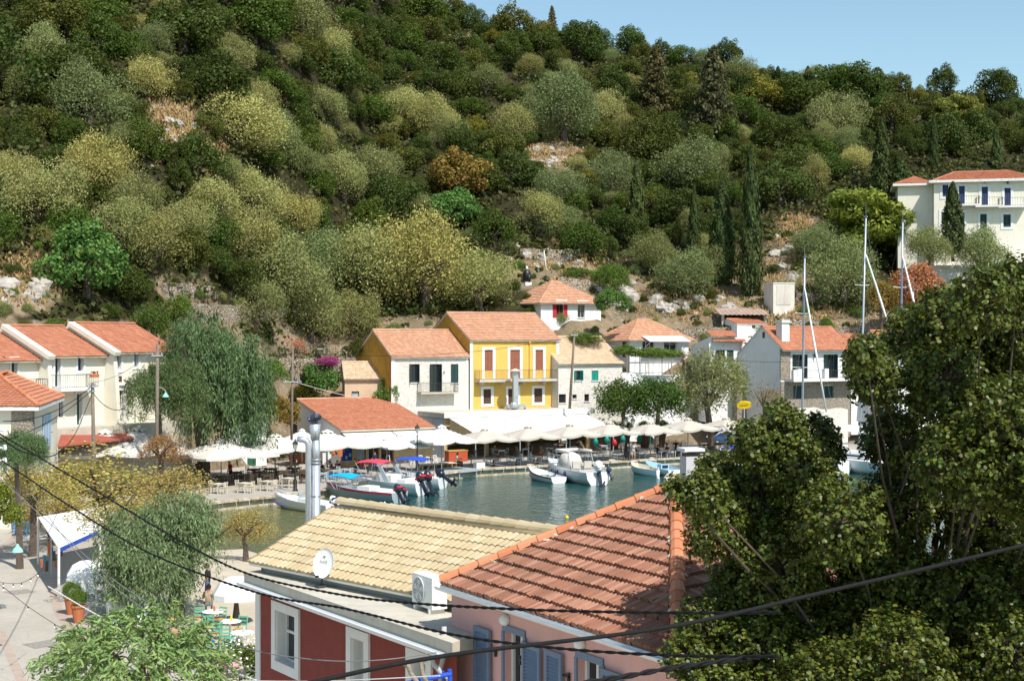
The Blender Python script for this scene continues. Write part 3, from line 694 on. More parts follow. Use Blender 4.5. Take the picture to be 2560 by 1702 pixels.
# ------------------------------------------------------------------ village houses
def house(name, label, cat, o, e, L, D, zb, ze, rise, wm, tile, holes=(), w=None, gable=None, ov=.3, hip=None, sides=(1, 1), trim=None, zl=None, boards='trim', facade=None, row=.36, col=.24, capm=None):
    """house on a facade line: gable roof with the ridge along the facade, or a hip roof when hip = ridge length"""
    f = Fac(o, e); e = f.e; n = f.n; t = thing(name, label, cat, (o[0], o[1], zb)); w = w or D/2
    mb = MB(); wall(mb, f, 0, L, zb, ze, holes, .2); fo = mb.build('facade', M[facade or wm], t) if gable or facade else None
    if fo is not None: mb = MB()
    B = lambda s, d, z: f.pt(s, z, -d)
    if hip is None:
        for s in (0, L):
            mb.add([B(s, 0, zb), B(s, 0, ze), B(s, w, ze+rise), B(s, D, ze+rise-rise*(D-w)/w if w < D else ze), B(s, D, zb)], [(0, 1, 2, 3, 4)])
    else:
        for s in (0, L): mb.quad(B(s, 0, zb), B(s, 0, ze), B(s, D, ze), B(s, D, zb))
    mb.quad(B(0, D, zb), B(0, D, ze), B(L, D, ze), B(L, D, zb)); mb.build('wall', M[gable or wm], t)
    sl_ = rise/w; r = MB(); bd = MB(); cp = MB(); z0 = ze-ov*sl_; U = Vector((0, 0, .0))
    if hip is None:
        g = .12; P4 = [B(-g, -ov, z0), B(L+g, -ov, z0), B(L+g, w, ze+rise), B(-g, w, ze+rise)]
        zbk = ze+rise-sl_*(D+ov-w); P5 = [B(L+g, D+ov, zbk), B(-g, D+ov, zbk), B(-g, w, ze+rise), B(L+g, w, ze+rise)]
        polys = [P4, P5]; caps(cp, P4[3]+U, P4[2]+U, .12, .4, 4)
    else:
        c0, c1 = (L-hip)/2, (L+hip)/2; zt = ze+rise
        E0, E1, E2, E3 = B(-ov, -ov, z0), B(L+ov, -ov, z0), B(L+ov, D+ov, z0), B(-ov, D+ov, z0); R0, R1 = B(c0, w, zt), B(c1, w, zt)
        if hip > .1: polys = [[E0, E1, R1, R0], [E1, E2, R1], [E2, E3, R0, R1], [E3, E0, R0]]
        else: polys = [[E0, E1, R0], [E1, E2, R0], [E2, E3, R0], [E3, E0, R0]]
        for a_, b_ in ((E0, R0), (E1, R1), (E2, R1), (E3, R0)): caps(cp, a_+U, b_+U, .12, .4, 4)
        if hip > .1: caps(cp, R0+U, R1+U, .12, .4, 4)
    for p in polys:
        tile_roof(r, p, row, col, .03, .055, 4); bd.slab([q-Vector((0, 0, .035)) for q in p], .09)
    ro = r.build('roof', M[tile], t); cp.build('ridge_tiles', M[capm or tile], ro); bd.build('eaves_board', M[boards], t)
    return t, f
E30 = (.87, .5)
def build_stone_yellow_gable():
    o = (-11.95, 139); f = Fac(o, E30); RC = f.rect
    h = [RC(1024, 910, 1045, 956), RC(1075, 910, 1100, 979), RC(1127, 910, 1146, 957)]
    t, f = house('stone_house', 'white stone front house with ochre gable and small balcony beside the yellow house', 'house', o, E30, 8.6, 8.8, 1, 10.5, 2.6, 'stone_w', 'tile_p', h, 4.4, 'ochre')
    opening(t, f, h[0], 'window', 'dgreen', shutters='side', shmat='dgreen'); opening(t, f, h[1], 'door', 'dgreen', shutters='side', shmat='dgreen'); opening(t, f, h[2], 'window', 'dgreen', shutters='closed', shmat='dgreen')
    s0, s1, z0, _ = f.rect(1042, 980, 1136, 984); mb = MB(); f.box(mb, s0, s1, h[1][2]-.18, h[1][2]-.03, .003, .95); b = mb.build('balcony', M['concrete'], t); railing(b, f, s0+.05, s1-.05, h[1][2]-.03)
    for q in ((-.05, .3, 3.5, 10.35), (8.3, 8.62, 3.5, 10.35), (.301, 8.299, 10.2, 10.4)): mb = MB(); f.box(mb, *q, 0, .05); mb.build('corner_trim', M['trim'], t)
    s, z = f.sz(1110, 930); mb = MB(); mb.tube(f.pt(s, z, 0), f.pt(s, z, .14), .08, .06, 8); mb.build('wall_lamp', M['brown'], t)
    return f
F_S = build_stone_yellow_gable()
def build_yellow():
    o = (-4.3, 143.3); f = Fac(o, E30); RC = f.rect
    h = [RC(1211, 875, 1232, 945), RC(1275, 874, 1300, 946), RC(1338, 874, 1358, 945), RC(1208, 972, 1228, 1010), RC(1270, 971, 1294, 1012), RC(1335, 970, 1356, 1006)]
    zf = h[1][2]; h = [(a, b, zf, d) for a, b, c, d in h[:3]]+h[3:]
    t, f = house('yellow_house', 'tall yellow house with brown shutters and long balcony behind the white awning', 'house', o, E30, 10.66, 10.1, 1, 12.2, 2.75, 'yellow', 'tile_p', h, 5.05, 'ochre')
    for i, r in enumerate(h):
        if i < 3: opening(t, f, r, 'door', 'brown', 'trim', .3, 'closed', 'brown', mull=0)
        else: opening(t, f, r, 'window', 'dbrown', 'trim', .28, 'closed', 'dbrown', mull=0)
    for i in (0, 2):
        r = h[i]; mb = MB(); f.box(mb, r[0], r[1], r[2], r[2]+.85, -.1, -.03); mb.build('window_apron', M['yellow'], t)
    s0, s1, _, _ = f.rect(1186, 948, 1392, 952); mb = MB(); f.box(mb, s0, s1, zf-.3, zf-.04, .003, 1.15)
    for q in (.06, .3, .55, .8, .97):
        s = lerp(s0, s1, q); f.box(mb, s-.14, s+.14, zf-.62, zf-.3, .003, .8)
    b = mb.build('balcony', M['concrete'], t); railing(b, f, s0+.05, s1-.05, zf-.04, .95, 1.08)
    for q in (-.03, 10.36): mb = MB(); f.box(mb, q, q+.34, 3.5, 12.0, 0, .06); mb.build('corner_trim', M['trim'], t)
    s, z = f.sz(1323, 852); mb = MB(); mb.lathe(f.pt(s, 11.55, .12), [(.06, 0), (.2, .45)], 8); mb.tube(f.pt(s, 11.6, .1), f.pt(s, zf, .1), .05); mb.build('rainwater_pipe', M['yellow'], t)
build_yellow()
def build_stone_right():
    o = (4.87, 147); f = Fac(o, E30); RC = f.rect
    h = [RC(1436, 926, 1454, 951), RC(1479, 926, 1496, 951), RC(1397, 985, 1415, 1007), RC(1431, 986, 1442, 996), RC(1461, 985, 1473, 1003)]
    t, f = house('stone_house', 'pale stone cottage with cream tiles and bright green shutters', 'house', o, E30, 8.1, 8.6, 1, 9.7, 2.7, 'stone_w', 'tile_c', h, 4.3)
    opening(t, f, h[0], 'window', 'green', shutters='side', shmat='green', mull=0); opening(t, f, h[1], 'window', 'green', shutters='closed', shmat='green')
    for r in h[2:]: opening(t, f, r, 'window', 'dbrown', mull=0)
    # plastered annexe to the right
    f2 = Fac(f.pt(8.1, 0, -.6), E30); mb = MB(); c = f2.pt(1.6, 5.6, -2.2); f2.box(mb, .03, 3.1, 1, 8.5, -4, 0); mb.build('annexe', M['white'], t)
build_stone_right()
def build_white_red():
    o = (3.3, 160); f = Fac(o, E30); RC = f.rect
    h = [RC(1391, 757, 1409, 794), RC(1444, 758, 1462, 794)]
    t, f = house('white_house', 'white house with bright red shutters and hip roof above the yellow house', 'house', o, E30, 8.2, 7.5, 13.2, 16.6, 2.4, 'white', 'tile_p', h, 3.75, None, .55, .6)
    opening(t, f, h[0], 'window', 'redpaint', shutters='open', shmat='redpaint'); opening(t, f, h[1], 'window', 'greywood', mull=1)
    for r in h:
        mb = MB(); f.box(mb, r[0]-.3, r[1]+.3, r[3]+.2, r[3]+.34, .0, .3); mb.build('window_canopy', M['trim'], t)
    mb = MB(); f.box(mb, .1, 8.1, 9.5, 13.19, -7, -.05); mb.build('basement', M['stone_w'], t)
    r = RC(1386, 826, 1400, 835); mb = MB(); f.box(mb, r[0], r[1], r[2], r[3], -.05, -.03); mb.build('cellar_window', M['brown'], t)
    fl = Fac(f.pt(0, 0, -7.5), -f.n); a = fl.rect(1319, 756, 1333, 790); mb = MB(); fl.box(mb, a[0], a[1], a[2], a[3], .0, .05); mb.build('shutter', M['redpaint'], t)
    c = P(1284, 760, 168); b2 = thing('white_shed', 'low white lean-to with sloping roof left of the red shuttered house', 'shed', (c.x, c.y, 13)); f3 = Fac((c.x-1.6, c.y+.5), (1, .2)); mb = MB()
    q = [f3.pt(0, 12.2), f3.pt(2.9, 12.2), f3.pt(2.5, 16.4), f3.pt(.2, 16.2)]; mb.slab(q, 2.5, Vector((-.2, -1, 0)).normalized()); mb.build('wall', M['white'], b2)
    mb = MB(); mb.slab([f3.pt(-.2, 16.5, .3), f3.pt(3, 16.6, .3), f3.pt(3, 16.9, -2.6), f3.pt(-.2, 16.8, -2.6)], .1); mb.build('roof', M['concrete'], b2)
    # small house behind with the cowled chimney
    o = (-1.9, 176); t2, f2 = house('small_house', 'small white house with orange roof half hidden behind the red shuttered house', 'house', (-.3, 175), (.96, .28), 3.9, 4, 14.5, 18.6, 1.2, 'white', 'tile_o', [], 2, None, .3, 2.0)
    r = f2.rect(1283, 722, 1300, 733); mb = MB(); f2.box(mb, r[0], r[1], r[2], r[3], 0, .05); mb.build('window', M['redpaint'], t2)
    c = P(1317, 718, 168.5); ch = thing('chimney', 'white chimney with black rotating cowl behind the red shuttered house', 'chimney', (c.x, c.y, 15)); mb = MB(); mb.box((c.x, c.y, 17.1), (.85, .85, 3.8), .5); mb.build('stack', M['white'], ch)
    mb = MB(); mb.lathe((c.x, c.y, 19), [(.3, 0), (.48, .3), (.5, 1.0), (.38, 1.45), (.12, 1.5)], 10); mb.blob((c.x+.25, c.y-.3, 19.5), (.3, .3, .5), 3, 8, 6, .1); mb.build('cowl', M['black'], ch, True)
    mb = MB(); mb.blob((c.x, c.y, 20.7), (.16, .16, .25), 2, 8, 6, 0); mb.build('cap', M['plastic'], ch, True)
build_white_red()
def build_pergola_house():
    o = (13.2, 157); f = Fac(o, E30); RC = f.rect
    h = [RC(1606, 852, 1636, 894), RC(1660, 852, 1692, 890)]
    t, f = house('white_house', 'white house with orange hip roof, awning and vine pergola', 'house', o, E30, 8.2, 6.4, 6, 12.35, 2.1, 'white', 'tile_p', h, 3.2, None, .55, 1.4, capm='tile_p')
    opening(t, f, h[0], 'door', 'trim', mull=2); opening(t, f, h[1], 'door', 'trim', mull=1)
    z = h[0][3]; mb = MB(); mb.slab([f.pt(1.6, z-.05, 1.7), f.pt(7.3, z-.05, 1.7), f.pt(7.3, z+.55, .01), f.pt(1.6, z+.55, .01)], .06)
    aw = mb.build('awning', M['whitecanvas'], t); mb = MB()
    for s in (1.7, 7.2): mb.tube(f.pt(s, z-.05, 1.7), f.pt(s, z-1.1, .05), .04)
    mb.tube(f.pt(1.6, z-1.2, 1.8), f.pt(7.4, z-1.2, 1.8), .04); mb.build('awning_frame', M['trim'], aw)
    fl = Fac(f.pt(0, 0, -6.4), -f.n); r = fl.rect(1556, 852, 1567, 893); mb = MB(); fl.box(mb, r[0], r[1], r[2], r[3], 0, .04); mb.build('door', M['dbrown'], t)
    # terrace below with pergola
    f2 = Fac(f.pt(-1.2, 0, 3.4), E30); mb = MB(); f2.box(mb, 0, 10.2, .5, 8.1, -3.3, 0); w_ = structure(mb.build('terrace', M['white']))
    pg = thing('pergola', 'vine covered pergola on rusty posts in front of the white hip roof house', 'pergola', f2.pt(5, 8.1)); mb = MB()
    for s in (.4, 3.4, 6.6, 9.6):
        for d in (.3, 2.8): mb = MB(); mb.tube(f2.pt(s, 8.1, -d), f2.pt(s, 10.3, -d), .05); mb.build('post', M['rust'], pg)
    mb = MB()
    for d in (.3, 2.8): mb.tube(f2.pt(.2, 10.3, -d), f2.pt(9.8, 10.3, -d), .05)
    for i in range(12): s = .3+i*.84; mb.tube(f2.pt(s, 10.36, -.1), f2.pt(s, 10.36, -3), .035)
    mb.build('beam', M['rust'], pg)
    return f2
F_PG = build_pergola_house()
def thing_part(t, fl, r):
    mb = MB(); fl.box(mb, r[0]-.06, r[1]+.06, r[2]-.06, r[3]+.06, 0, .03); o = mb.build('window', M['trim'], t); shutter_leaf(fl, M['dgreen'], o, r[0], r[1], r[2], r[3], .03)
    mb = MB(); p = [fl.pt(r[0]-.8, r[3]+.55, .75), fl.pt(r[1]+.8, r[3]+.55, .75), fl.pt(r[1]+.8, r[3]+.85, .02), fl.pt(r[0]-.8, r[3]+.85, .02)]; tile_roof(mb, p, .35, .24, .04, .04); mb.build('window_canopy', M['tile_o'], t)
def build_villa():
    o = (28.4, 148); f = Fac(o, E30); RC = f.rect
    h = [RC(1982, 886, 2010, 946), RC(2060, 886, 2086, 946), RC(1982, 964, 2006, 996), RC(2060, 964, 2083, 996)]
    t, f = house('stone_villa', 'white and stone villa with orange roof, balcony and square chimney', 'house', o, E30, 9.7, 7.6, 1.5, 11.4, 2.1, 'white', 'tile_o', h, 2.9, 'white', .6, facade='white')
    for r in h[:2]: opening(t, f, r, 'door', 'dgreen', shutters='side', shmat='dgreen')
    for r in h[2:]: opening(t, f, r, 'window', 'dgreen', shutters='closed', shmat='dgreen')
    s0, s1, _, zb = RC(1950, 950, 2130, 960); zf = h[0][2]
    mb = MB(); S = sorted({-.03, 9.73, h[2][0], h[2][1], h[3][0], h[3][1]}); zs_ = [1.5, h[2][2], h[2][3], zf-.3]
    for i in range(len(S)-1):
        for j in range(3):
            if j == 1 and i in (1, 3): continue
            f.box(mb, S[i], S[i+1], zs_[j], zs_[j+1], .0, .09)
    mb.build('stone_cladding', M['stone_g'], t); fl = Fac(f.pt(-.01, 0, -7.6), -f.n)
    for g_, q in ((f, (-.1, 1.25, zf-.02, 11.1)), (f, (8.7, 9.78, zf-.02, 11.1)), (fl, (6.2, 7.7, 1.5, 11.3))): mb = MB(); g_.box(mb, *q, 0, .12); mb.build('stone_pilaster', M['stone_g'], t)
    mb = MB(); f.box(mb, .5, 9.9, zf-.3, zf-.02, .13, 1.5)
    for s in (1.4, 5.1, 9.6): f.box(mb, s-.28, s+.28, zf-.01, zf+1.05, 1.1, 1.49)
    f.box(mb, .5, 1.1, zf-.01, zf+.95, 1.1, 1.47); b = mb.build('balcony', M['trim'], t)
    mb = MB()
    for a_, b_ in ((1.7, 4.8), (5.4, 9.3)):
        for zz in (.1, .9): mb.tube(f.pt(a_, zf+zz, 1.35), f.pt(b_, zf+zz, 1.35), .02, n=4)
        for i in range(int((b_-a_)/.16)): s = a_+i*.16; mb.tube(f.pt(s, zf+.1, 1.35), f.pt(s, zf+.9, 1.35), .014, n=4)
    mb.build('railing', M['iron'], b)
    s, z = f.sz(2034, 888); mb = MB(); mb.tube(f.pt(s, z, 0), f.pt(s, z+.1, .25), .05); mb.lathe(f.pt(s, z-.25, .25), [(.05, 0), (.14, .1), (.16, .35), (.04, .5)], 6); mb.build('wall_lamp', M['black'], t)
    # chimney
    c = P(1957, 838, 149.5); mb = MB(); mb.box((c.x, c.y, 12.4), (1.05, .95, 3.0), .52); mb.box((c.x, c.y, 13.95), (1.35, 1.25, .12), .52); mb.box((c.x, c.y, 14.12), (1.15, 1.05, .1), .52); mb.build('chimney', M['trim'], t)
    # gable slit window
    r = fl.rect(1906, 830, 1912, 845); mb = MB(); fl.box(mb, r[0], r[1], r[2], r[3], .0, .03); mb.build('window', M['glass'], t)
    for q in ((1854, 876, 1867, 938), (1898, 881, 1916, 923)):
        r = fl.rect(*q); o_ = thing_part(t, fl, r)
    # lower left wing
    wg = thing('villa_wing', 'low white wing with dark green shutters and strips of orange tile left of the villa', 'house', (24, 152, 3)); fw = Fac((21.6, 153.4), (.93, .2)); L = 7.2; zt = 12.35
    hh = [fw.rect(1790, 875, 1809, 906), fw.rect(1817, 875, 1834, 920), fw.rect(1854, 876, 1867, 938), fw.rect(1898, 881, 1916, 923)]
    mb = MB(); wall(mb, fw, 0, L, 3, zt, hh); B = lambda s, d, z: fw.pt(s, z, -d)
    mb.quad(B(0, 0, 3), B(0, 6, 3), B(0, 6, zt-.9), B(0, 0, zt)); mb.quad(B(L, 0, 3), B(L, 6, 3), B(L, 6, zt), B(L, 0, zt)); mb.quad(B(0, 0, zt-.05), B(L, 0, zt-.05), B(L, 6, zt-.3), B(0, 6, zt-.9)); mb.build('wall', M['white'], wg)
    for i, r in enumerate(hh): opening(wg, fw, r, 'door' if i in (1, 2) else 'window', 'dgreen', shutters='closed' if i != 0 else 'side', shmat='dgreen')
    mb = MB(); tile_roof(mb, [B(.1, -.5, zt+.1), B(3.1, -.5, zt+.1), B(3.1, 1.2, zt+.75), B(.1, 1.2, zt+.75)], .35, .24, .04, .04); mb.build('roof', M['tile_o'], wg); mb = MB(); tile_roof(mb, [B(.3, -.7, zt-.45), B(4.0, -.7, zt-.45), B(4.0, -.02, zt-.2), B(.3, -.02, zt-.2)], .35, .24, .04, .04)
    mb.build('roof', M['tile_o'], wg); mb = MB(); tile_roof(mb, [B(4.9, -.6, zt-.7), B(6.6, -.6, zt-.7), B(6.6, -.02, zt-.4), B(4.9, -.02, zt-.4)], .35, .24, .04, .04); mb.build('roof', M['tile_o'], wg)
    mb = MB(); fw.box(mb, 3.0, 7.1, 6.9, 7.15, .01, 1.6); bb = mb.build('balcony', M['trim'], wg); railing(bb, fw, 3.1, 6.2, 7.15, .9, 1.5)
    mb = MB(); fw.box(mb, 2.7, 7.2, 1.2, 6.88, -.0, 1.4); mb.build('stone_base', M['stone_g'], wg)
    mb = MB(); tile_roof(mb, [B(5.0, -2.0, 6.75), B(7.1, -2.0, 6.75), B(7.1, -1.42, 7.05), B(5.0, -1.42, 7.05)], .3, .24, .04, .04); mb.build('porch_roof', M['tile_o'], wg)
    # upper annexe
    o2 = P(1843, 835, 161); t3, f3 = house('white_annexe', 'small white block with a strip of orange roof above the villa wing', 'house', (o2.x, o2.y), (.95, .3), 3.7, 3.2, 9, 13.95, .55, 'white', 'tile_o', [], 2.6, None, .12)
    r = f3.rect(1880, 808, 1888, 820); mb = MB(); f3.box(mb, r[0], r[1], r[2], r[3], 0, .03); mb.build('window', M['glass'], t3)
    return f
F_V = build_villa()
def build_right_houses():
    o = P(2128, 900, 156); t, f = house('lilac_house', 'pale lilac house with orange roof behind the tall masts', 'house', (o.x, o.y), (.9, .3), 6.5, 7, 1.5, 10.9, 1.8, 'white', 'tile_o', [Fac((o.x, o.y), (.9, .3)).rect(2137, 906, 2150, 950), Fac((o.x, o.y), (.9, .3)).rect(2182, 912, 2198, 960)], 3.5)
    for r in ((.5, 1.15, 7.4, 9.3), (2.55, 3.3, 7.0, 9.2)): opening(t, f, f.rect(2137, 906, 2150, 950) if r[0] < 1 else f.rect(2182, 912, 2198, 960), 'door', 'dgreen', shutters='closed', shmat='dgreen')
    o = P(2235, 900, 152); t, f = house('white_house', 'white house with orange gable roof glimpsed through the leaves right of the masts', 'house', (o.x, o.y), (.9, .4), 9, 8, 1.5, 10.5, 2.6, 'white', 'tile_o', [], 4)
    r = f.rect(2300, 925, 2320, 960); opening(t, f, r, 'window', 'dgreen', shutters='open', shmat='dgreen')
build_right_houses()
def build_big_villa():
    o = P(2335, 500, 172); f = Fac((o.x, o.y), (.97, -.22)); RC = f.rect
    h = [RC(2356, 462, 2371, 492), RC(2397, 465, 2412, 511), RC(2454, 467, 2470, 514), RC(2511, 470, 2527, 515), RC(2353, 530, 2369, 560), RC(2396, 532, 2411, 580), RC(2450, 535, 2467, 575), RC(2508, 536, 2527, 568)]
    t, f = house('cream_villa', 'large cream two storey villa with red hip roof high on the slope', 'house', (o.x, o.y), (.97, -.22), 12.0, 9, 21, 31.6, 1.5, 'cream', 'tile_o', h, 4.5, None, .6, 6.5)
    for i, r in enumerate(h): opening(t, f, r, 'door' if i in (1, 2, 3, 5) else 'window', 'navy', 'trim', .3, 'closed', 'navy' if i < 4 else 'dgreen')
    for i in (1, 2, 3):
        r = h[i]; mb = MB(); f.box(mb, r[0]-.8, r[1]+1.7, r[2]-.25, r[2]-.03, .003, 1.0); b = mb.build('balcony', M['trim'], t); railing(b, f, r[0]-.7, r[1]+1.6, r[2]-.03, .95, .93, .3)
        s = (r[0]+r[1])/2; mb = MB(); f.box(mb, s-.09, s+.09, r[3]+.5, r[3]+.75, .02, .2); mb.build('wall_lamp', M['iron'], t)
    mb = MB(); f.box(mb, -.65, 12.65, 31.3, 31.6, -9.6, .65); mb.build('cornice', M['trim'], t)
    f2 = Fac(f.pt(-4.2, 0, -1.8), f.e); mb = MB(); f2.box(mb, 0, 4.18, 21, 31.4, -7, 0); wg = mb.build('wing', M['cream'], t)
    mb = MB(); B = lambda s, d, z: f2.pt(s, z, -d); z0 = 31.5; q = [B(-.6, -.6, z0), B(4.3, -.6, z0), B(4.3, 7.4, z0), B(-.6, 7.4, z0)]; rr = B(2.2, 3.4, z0+1.3)
    for i in range(4): tile_roof(mb, [q[i], q[(i+1) % 4], rr], .35, .26, .035, .04, 3)
    mb.build('wing_roof', M['tile_o'], t); mb = MB(); f2.box(mb, -.62, 4.2, 31.2, 31.48, -7.4, .62); mb.build('wing_cornice', M['trim'], t)
    r = f2.rect(2318, 532, 2328, 570); opening(t, f2, (r[0], r[1], 23, 25.2), 'door', 'dgreen', 'trim', .2)
    fb = Fac(f.pt(-2, 0, 4.0), f.e); mb = MB(); fb.box(mb, 0, 17, 14, 20.9, -4, 0); fb.box(mb, 0, 17, 20.7, 21, -4.2, .3); w_ = thing('villa_terrace', 'white garage terrace wall below the cream villa', 'wall', fb.pt(8, 17)); mb.build('wall', M['white'], w_)
    mb = MB(); fb.box(mb, 7.5, 15.5, 17.2, 20, .0, .05)
    for k in range(6): fb.box(mb, 7.5, 15.5, 17.25+k*.46, 17.3+k*.46, .05, .07)
    mb.build('garage_door', M['plastic'], w_)
build_big_villa()
def build_terrace_flats():
    a = Vector((.5, .866, 0)); n = Vector((.866, -.5, 0)); C0 = Vector((-30.5, 107, 0))
    org = [(C0, 11.3, 6.7), (C0-a*5.6-n*.9, 11.05, 5.6), (C0-a*11.4-n*1.8, 10.75, 5.8)]
    lab = ['end flat of the cream terrace with dark plaque and arched door', 'middle flat of the cream terrace with iron balcony and flower box', 'nearest flat of the cream terrace, half hidden by the low orange hip roof']
    for i, (q, ze, L) in enumerate(org):
        t = thing('terrace_flat', lab[i], 'house', (q.x, q.y, 5), group='cream terrace flats'); f = Fac(q, a); RC = f.rect
        if i == 0: h = [RC(288, 888, 303, 926), RC(335, 884, 346, 918), RC(288, 976, 297, 1062)]
        elif i == 1: h = [RC(137, 894, 151, 968), RC(194, 890, 209, 929), RC(146, 992, 157, 1045), RC(191, 983, 205, 1060)]
        else: h = [RC(28, 897, 43, 945)]
        zb = 4.0; hh = list(h)
        if i == 1:
            zf = hh[0][2]; hh[3] = (hh[3][0], hh[3][1], 5.6, hh[3][3]); hh[2] = (hh[2][0], hh[2][1], 6.3, hh[2][3])
        if i == 0: hh[2] = (hh[2][0], hh[2][1]+.5, 5.7, hh[2][3])
        mb = MB(); wall(mb, f, 0, L, zb, ze, hh, .3); mb.build('facade', M['cream'], t)
        mb = MB(); W = 4.5; ris = 2.05; B = lambda s, d, z: f.pt(s, z, -d)
        for s in (0, L): mb.add([B(s, .02, zb), B(s, .02, ze), B(s, W, ze+ris), B(s, 9, ze), B(s, 9, zb)], [(0, 1, 2, 3, 4)])
        mb.quad(B(0, 9, zb), B(0, 9, ze), B(L, 9, ze), B(L, 9, zb)); mb.build('gable_wall', M['creamside'], t)
        mb = MB()   # sloping coping of the gable and its splayed buttress
        mb.slab([B(-.3, -.6, ze-.17), B(.28, -.6, ze-.17), B(.28, W, ze+ris+.12), B(-.3, W, ze+ris+.12)], .32); mb.build('gable_coping', M['cream'], t)
        mb = MB(); z1 = ze-.45
        vs = [B(-.05, .55, z1), B(-.05, -.12, z1), B(-.05, -.75, zb), B(-.05, 1.5, zb), B(.3, .55, z1), B(.3, -.12, z1), B(.3, -.75, zb), B(.3, 1.5, zb)]
        mb.add(vs, [(0, 1, 2, 3), (4, 7, 6, 5), (0, 4, 5, 1), (1, 5, 6, 2), (2, 6, 7, 3)]); mb.build('buttress', M['cream'], t)
        mb = MB(); sl_ = ris/W; p = [B(.3, -.5, ze-.5*sl_), B(L+.05, -.5, ze-.5*sl_), B(L+.05, W, ze+ris), B(.3, W, ze+ris)]
        tile_roof(mb, p, .36, .26, .03, .05, 4); p2 = [B(L, 9.4, ze-.4*sl_), B(.3, 9.4, ze-.4*sl_), B(.3, W, ze+ris), B(L, W, ze+ris)]; tile_roof(mb, p2, .36, .26, .03, .05, 3)
        ro = mb.build('roof', M['tile_o'], t); mb = MB(); caps(mb, p[3]+Vector((0, 0, .04)), p[2]+Vector((0, 0, .04)), .12, .4, 4); mb.build('ridge_tiles', M['tile_o'], ro)
        mb = MB(); mb.slab([x-Vector((0, 0, .04)) for x in p], .1); mb.build('eaves_board', M['cream'], t)
        for j, r in enumerate(hh):
            kd = 'door' if (i, j) in ((0, 2), (1, 0), (1, 2), (1, 3), (2, 0)) else 'window'
            fl = 'dgreen' if (i, j) not in ((1, 3), (0, 2)) else ('doorgreen' if i == 1 else 'dbrown')
            opening(t, f, r, kd, 'trim', 'trim', .17, deep=.28, fill=fl if kd == 'door' else 'navy', mull=0)
        s, z = f.sz((321, 176, 8)[i], (883, 889, 896)[i]); mb = MB(); mb.tube(f.pt(s, z, 0), f.pt(s, z, .15), .14, .1, 8); mb.build('wall_lamp', M['iron'], t)
        if i == 1:
            s0, s1 = hh[0][0]-.6, hh[1][1]+.3; mb = MB(); f.box(mb, s0, s1, zf-.28, zf-.03, .003, 1.3); b = mb.build('balcony', M['trim'], t); railing(b, f, s0+.05, s1-.05, zf-.03, .95, 1.25, .2)
            fb = thing('flower_box', 'terracotta flower box hung on the balcony rail of the middle terrace flat', 'flower box', f.pt(s1-.5, zf+.8, 1.3)); mb = MB(); f.box(mb, s1-.9, s1-.15, zf+.7, zf+.95, 1.27, 1.5); mb.build('trough', M['terracotta'], fb)
            mb = MB(); rr = random.Random(2)
            for k in range(30): mb.blob(f.pt(s1-.85+.65*rr.random(), zf+.98+.15*rr.random(), 1.3+.15*rr.random()), (.05, .05, .05), k, 5, 3, .3)
            mb.build('plants', M_plain('dry_leaves', (.25, .1, .04), .9, .3, 5), fb)
        if i == 2:
            mb = MB(); f.box(mb, 3.0, 5.7, 8.0, 8.25, .003, 1.2); b = mb.build('balcony', M['trim'], t); railing(b, f, 3.05, 5.6, 8.25, .95, 1.15, .2)
        if i == 0:
            s0, s1, z0, z1 = f.rect(287, 940, 303, 959); sg = thing('name_sign', 'dark square plaque with pale lettering on the cream terrace wall', 'sign', f.pt(s0, z0, .1)); mb = MB(); f.box(mb, s0, s1, z0, z1, .02, .07); mb.build('board', M['dbrown'], sg)
            mb = MB(); rr = random.Random(9); W_ = s1-s0
            for row, (za, zb_, x0, x1) in enumerate(((.55, .75, .22, .72), (.08, .26, .05, .95))):
                k = 5 if row == 0 else 10
                for c in range(k):
                    a_ = lerp(x0, x1, c/k); b_ = lerp(x0, x1, (c+.75)/k); zz0, zz1 = lerp(z0, z1, za), lerp(z0, z1, zb_)
                    f.box(mb, s0+W_*a_, s0+W_*lerp(a_, b_, .35), zz0, zz1, .07, .075)
                    if rr.random() < .7: f.box(mb, s0+W_*a_, s0+W_*b_, zz1-.05, zz1, .07, .078)
                    if rr.random() < .6: f.box(mb, s0+W_*a_, s0+W_*b_, zz0, zz0+.05, .07, .078)
            mb.build('lettering', M['palewood'], sg)
            r = hh[2]; mb = MB(); m_ = (r[0]+r[1])/2; hw = (r[1]-r[0])/2
            pts = [f.pt(m_+hw*1.25*math.cos(math.pi*k/10), r[3]+hw*1.1*math.sin(math.pi*k/10), .06) for k in range(11)]; mb.path(pts, .14, 5); mb.add([f.pt(m_+hw*math.cos(math.pi*k/10), r[3]+.02+hw*math.sin(math.pi*k/10), .012) for k in range(11)], [tuple(range(11))]); mb.build('door_arch', M['trim'], t)
    mb = MB(); q = [C0+n*1.5+a*7, C0+n*1.5-a*2, C0+n*.8-a*14, C0-n*12-a*14, C0-n*12+a*7]; mb.prism([(p.x, p.y) for p in q][::-1], -.5, 5.62); structure(mb.build('terrace', M['concrete']))
build_terrace_flats()
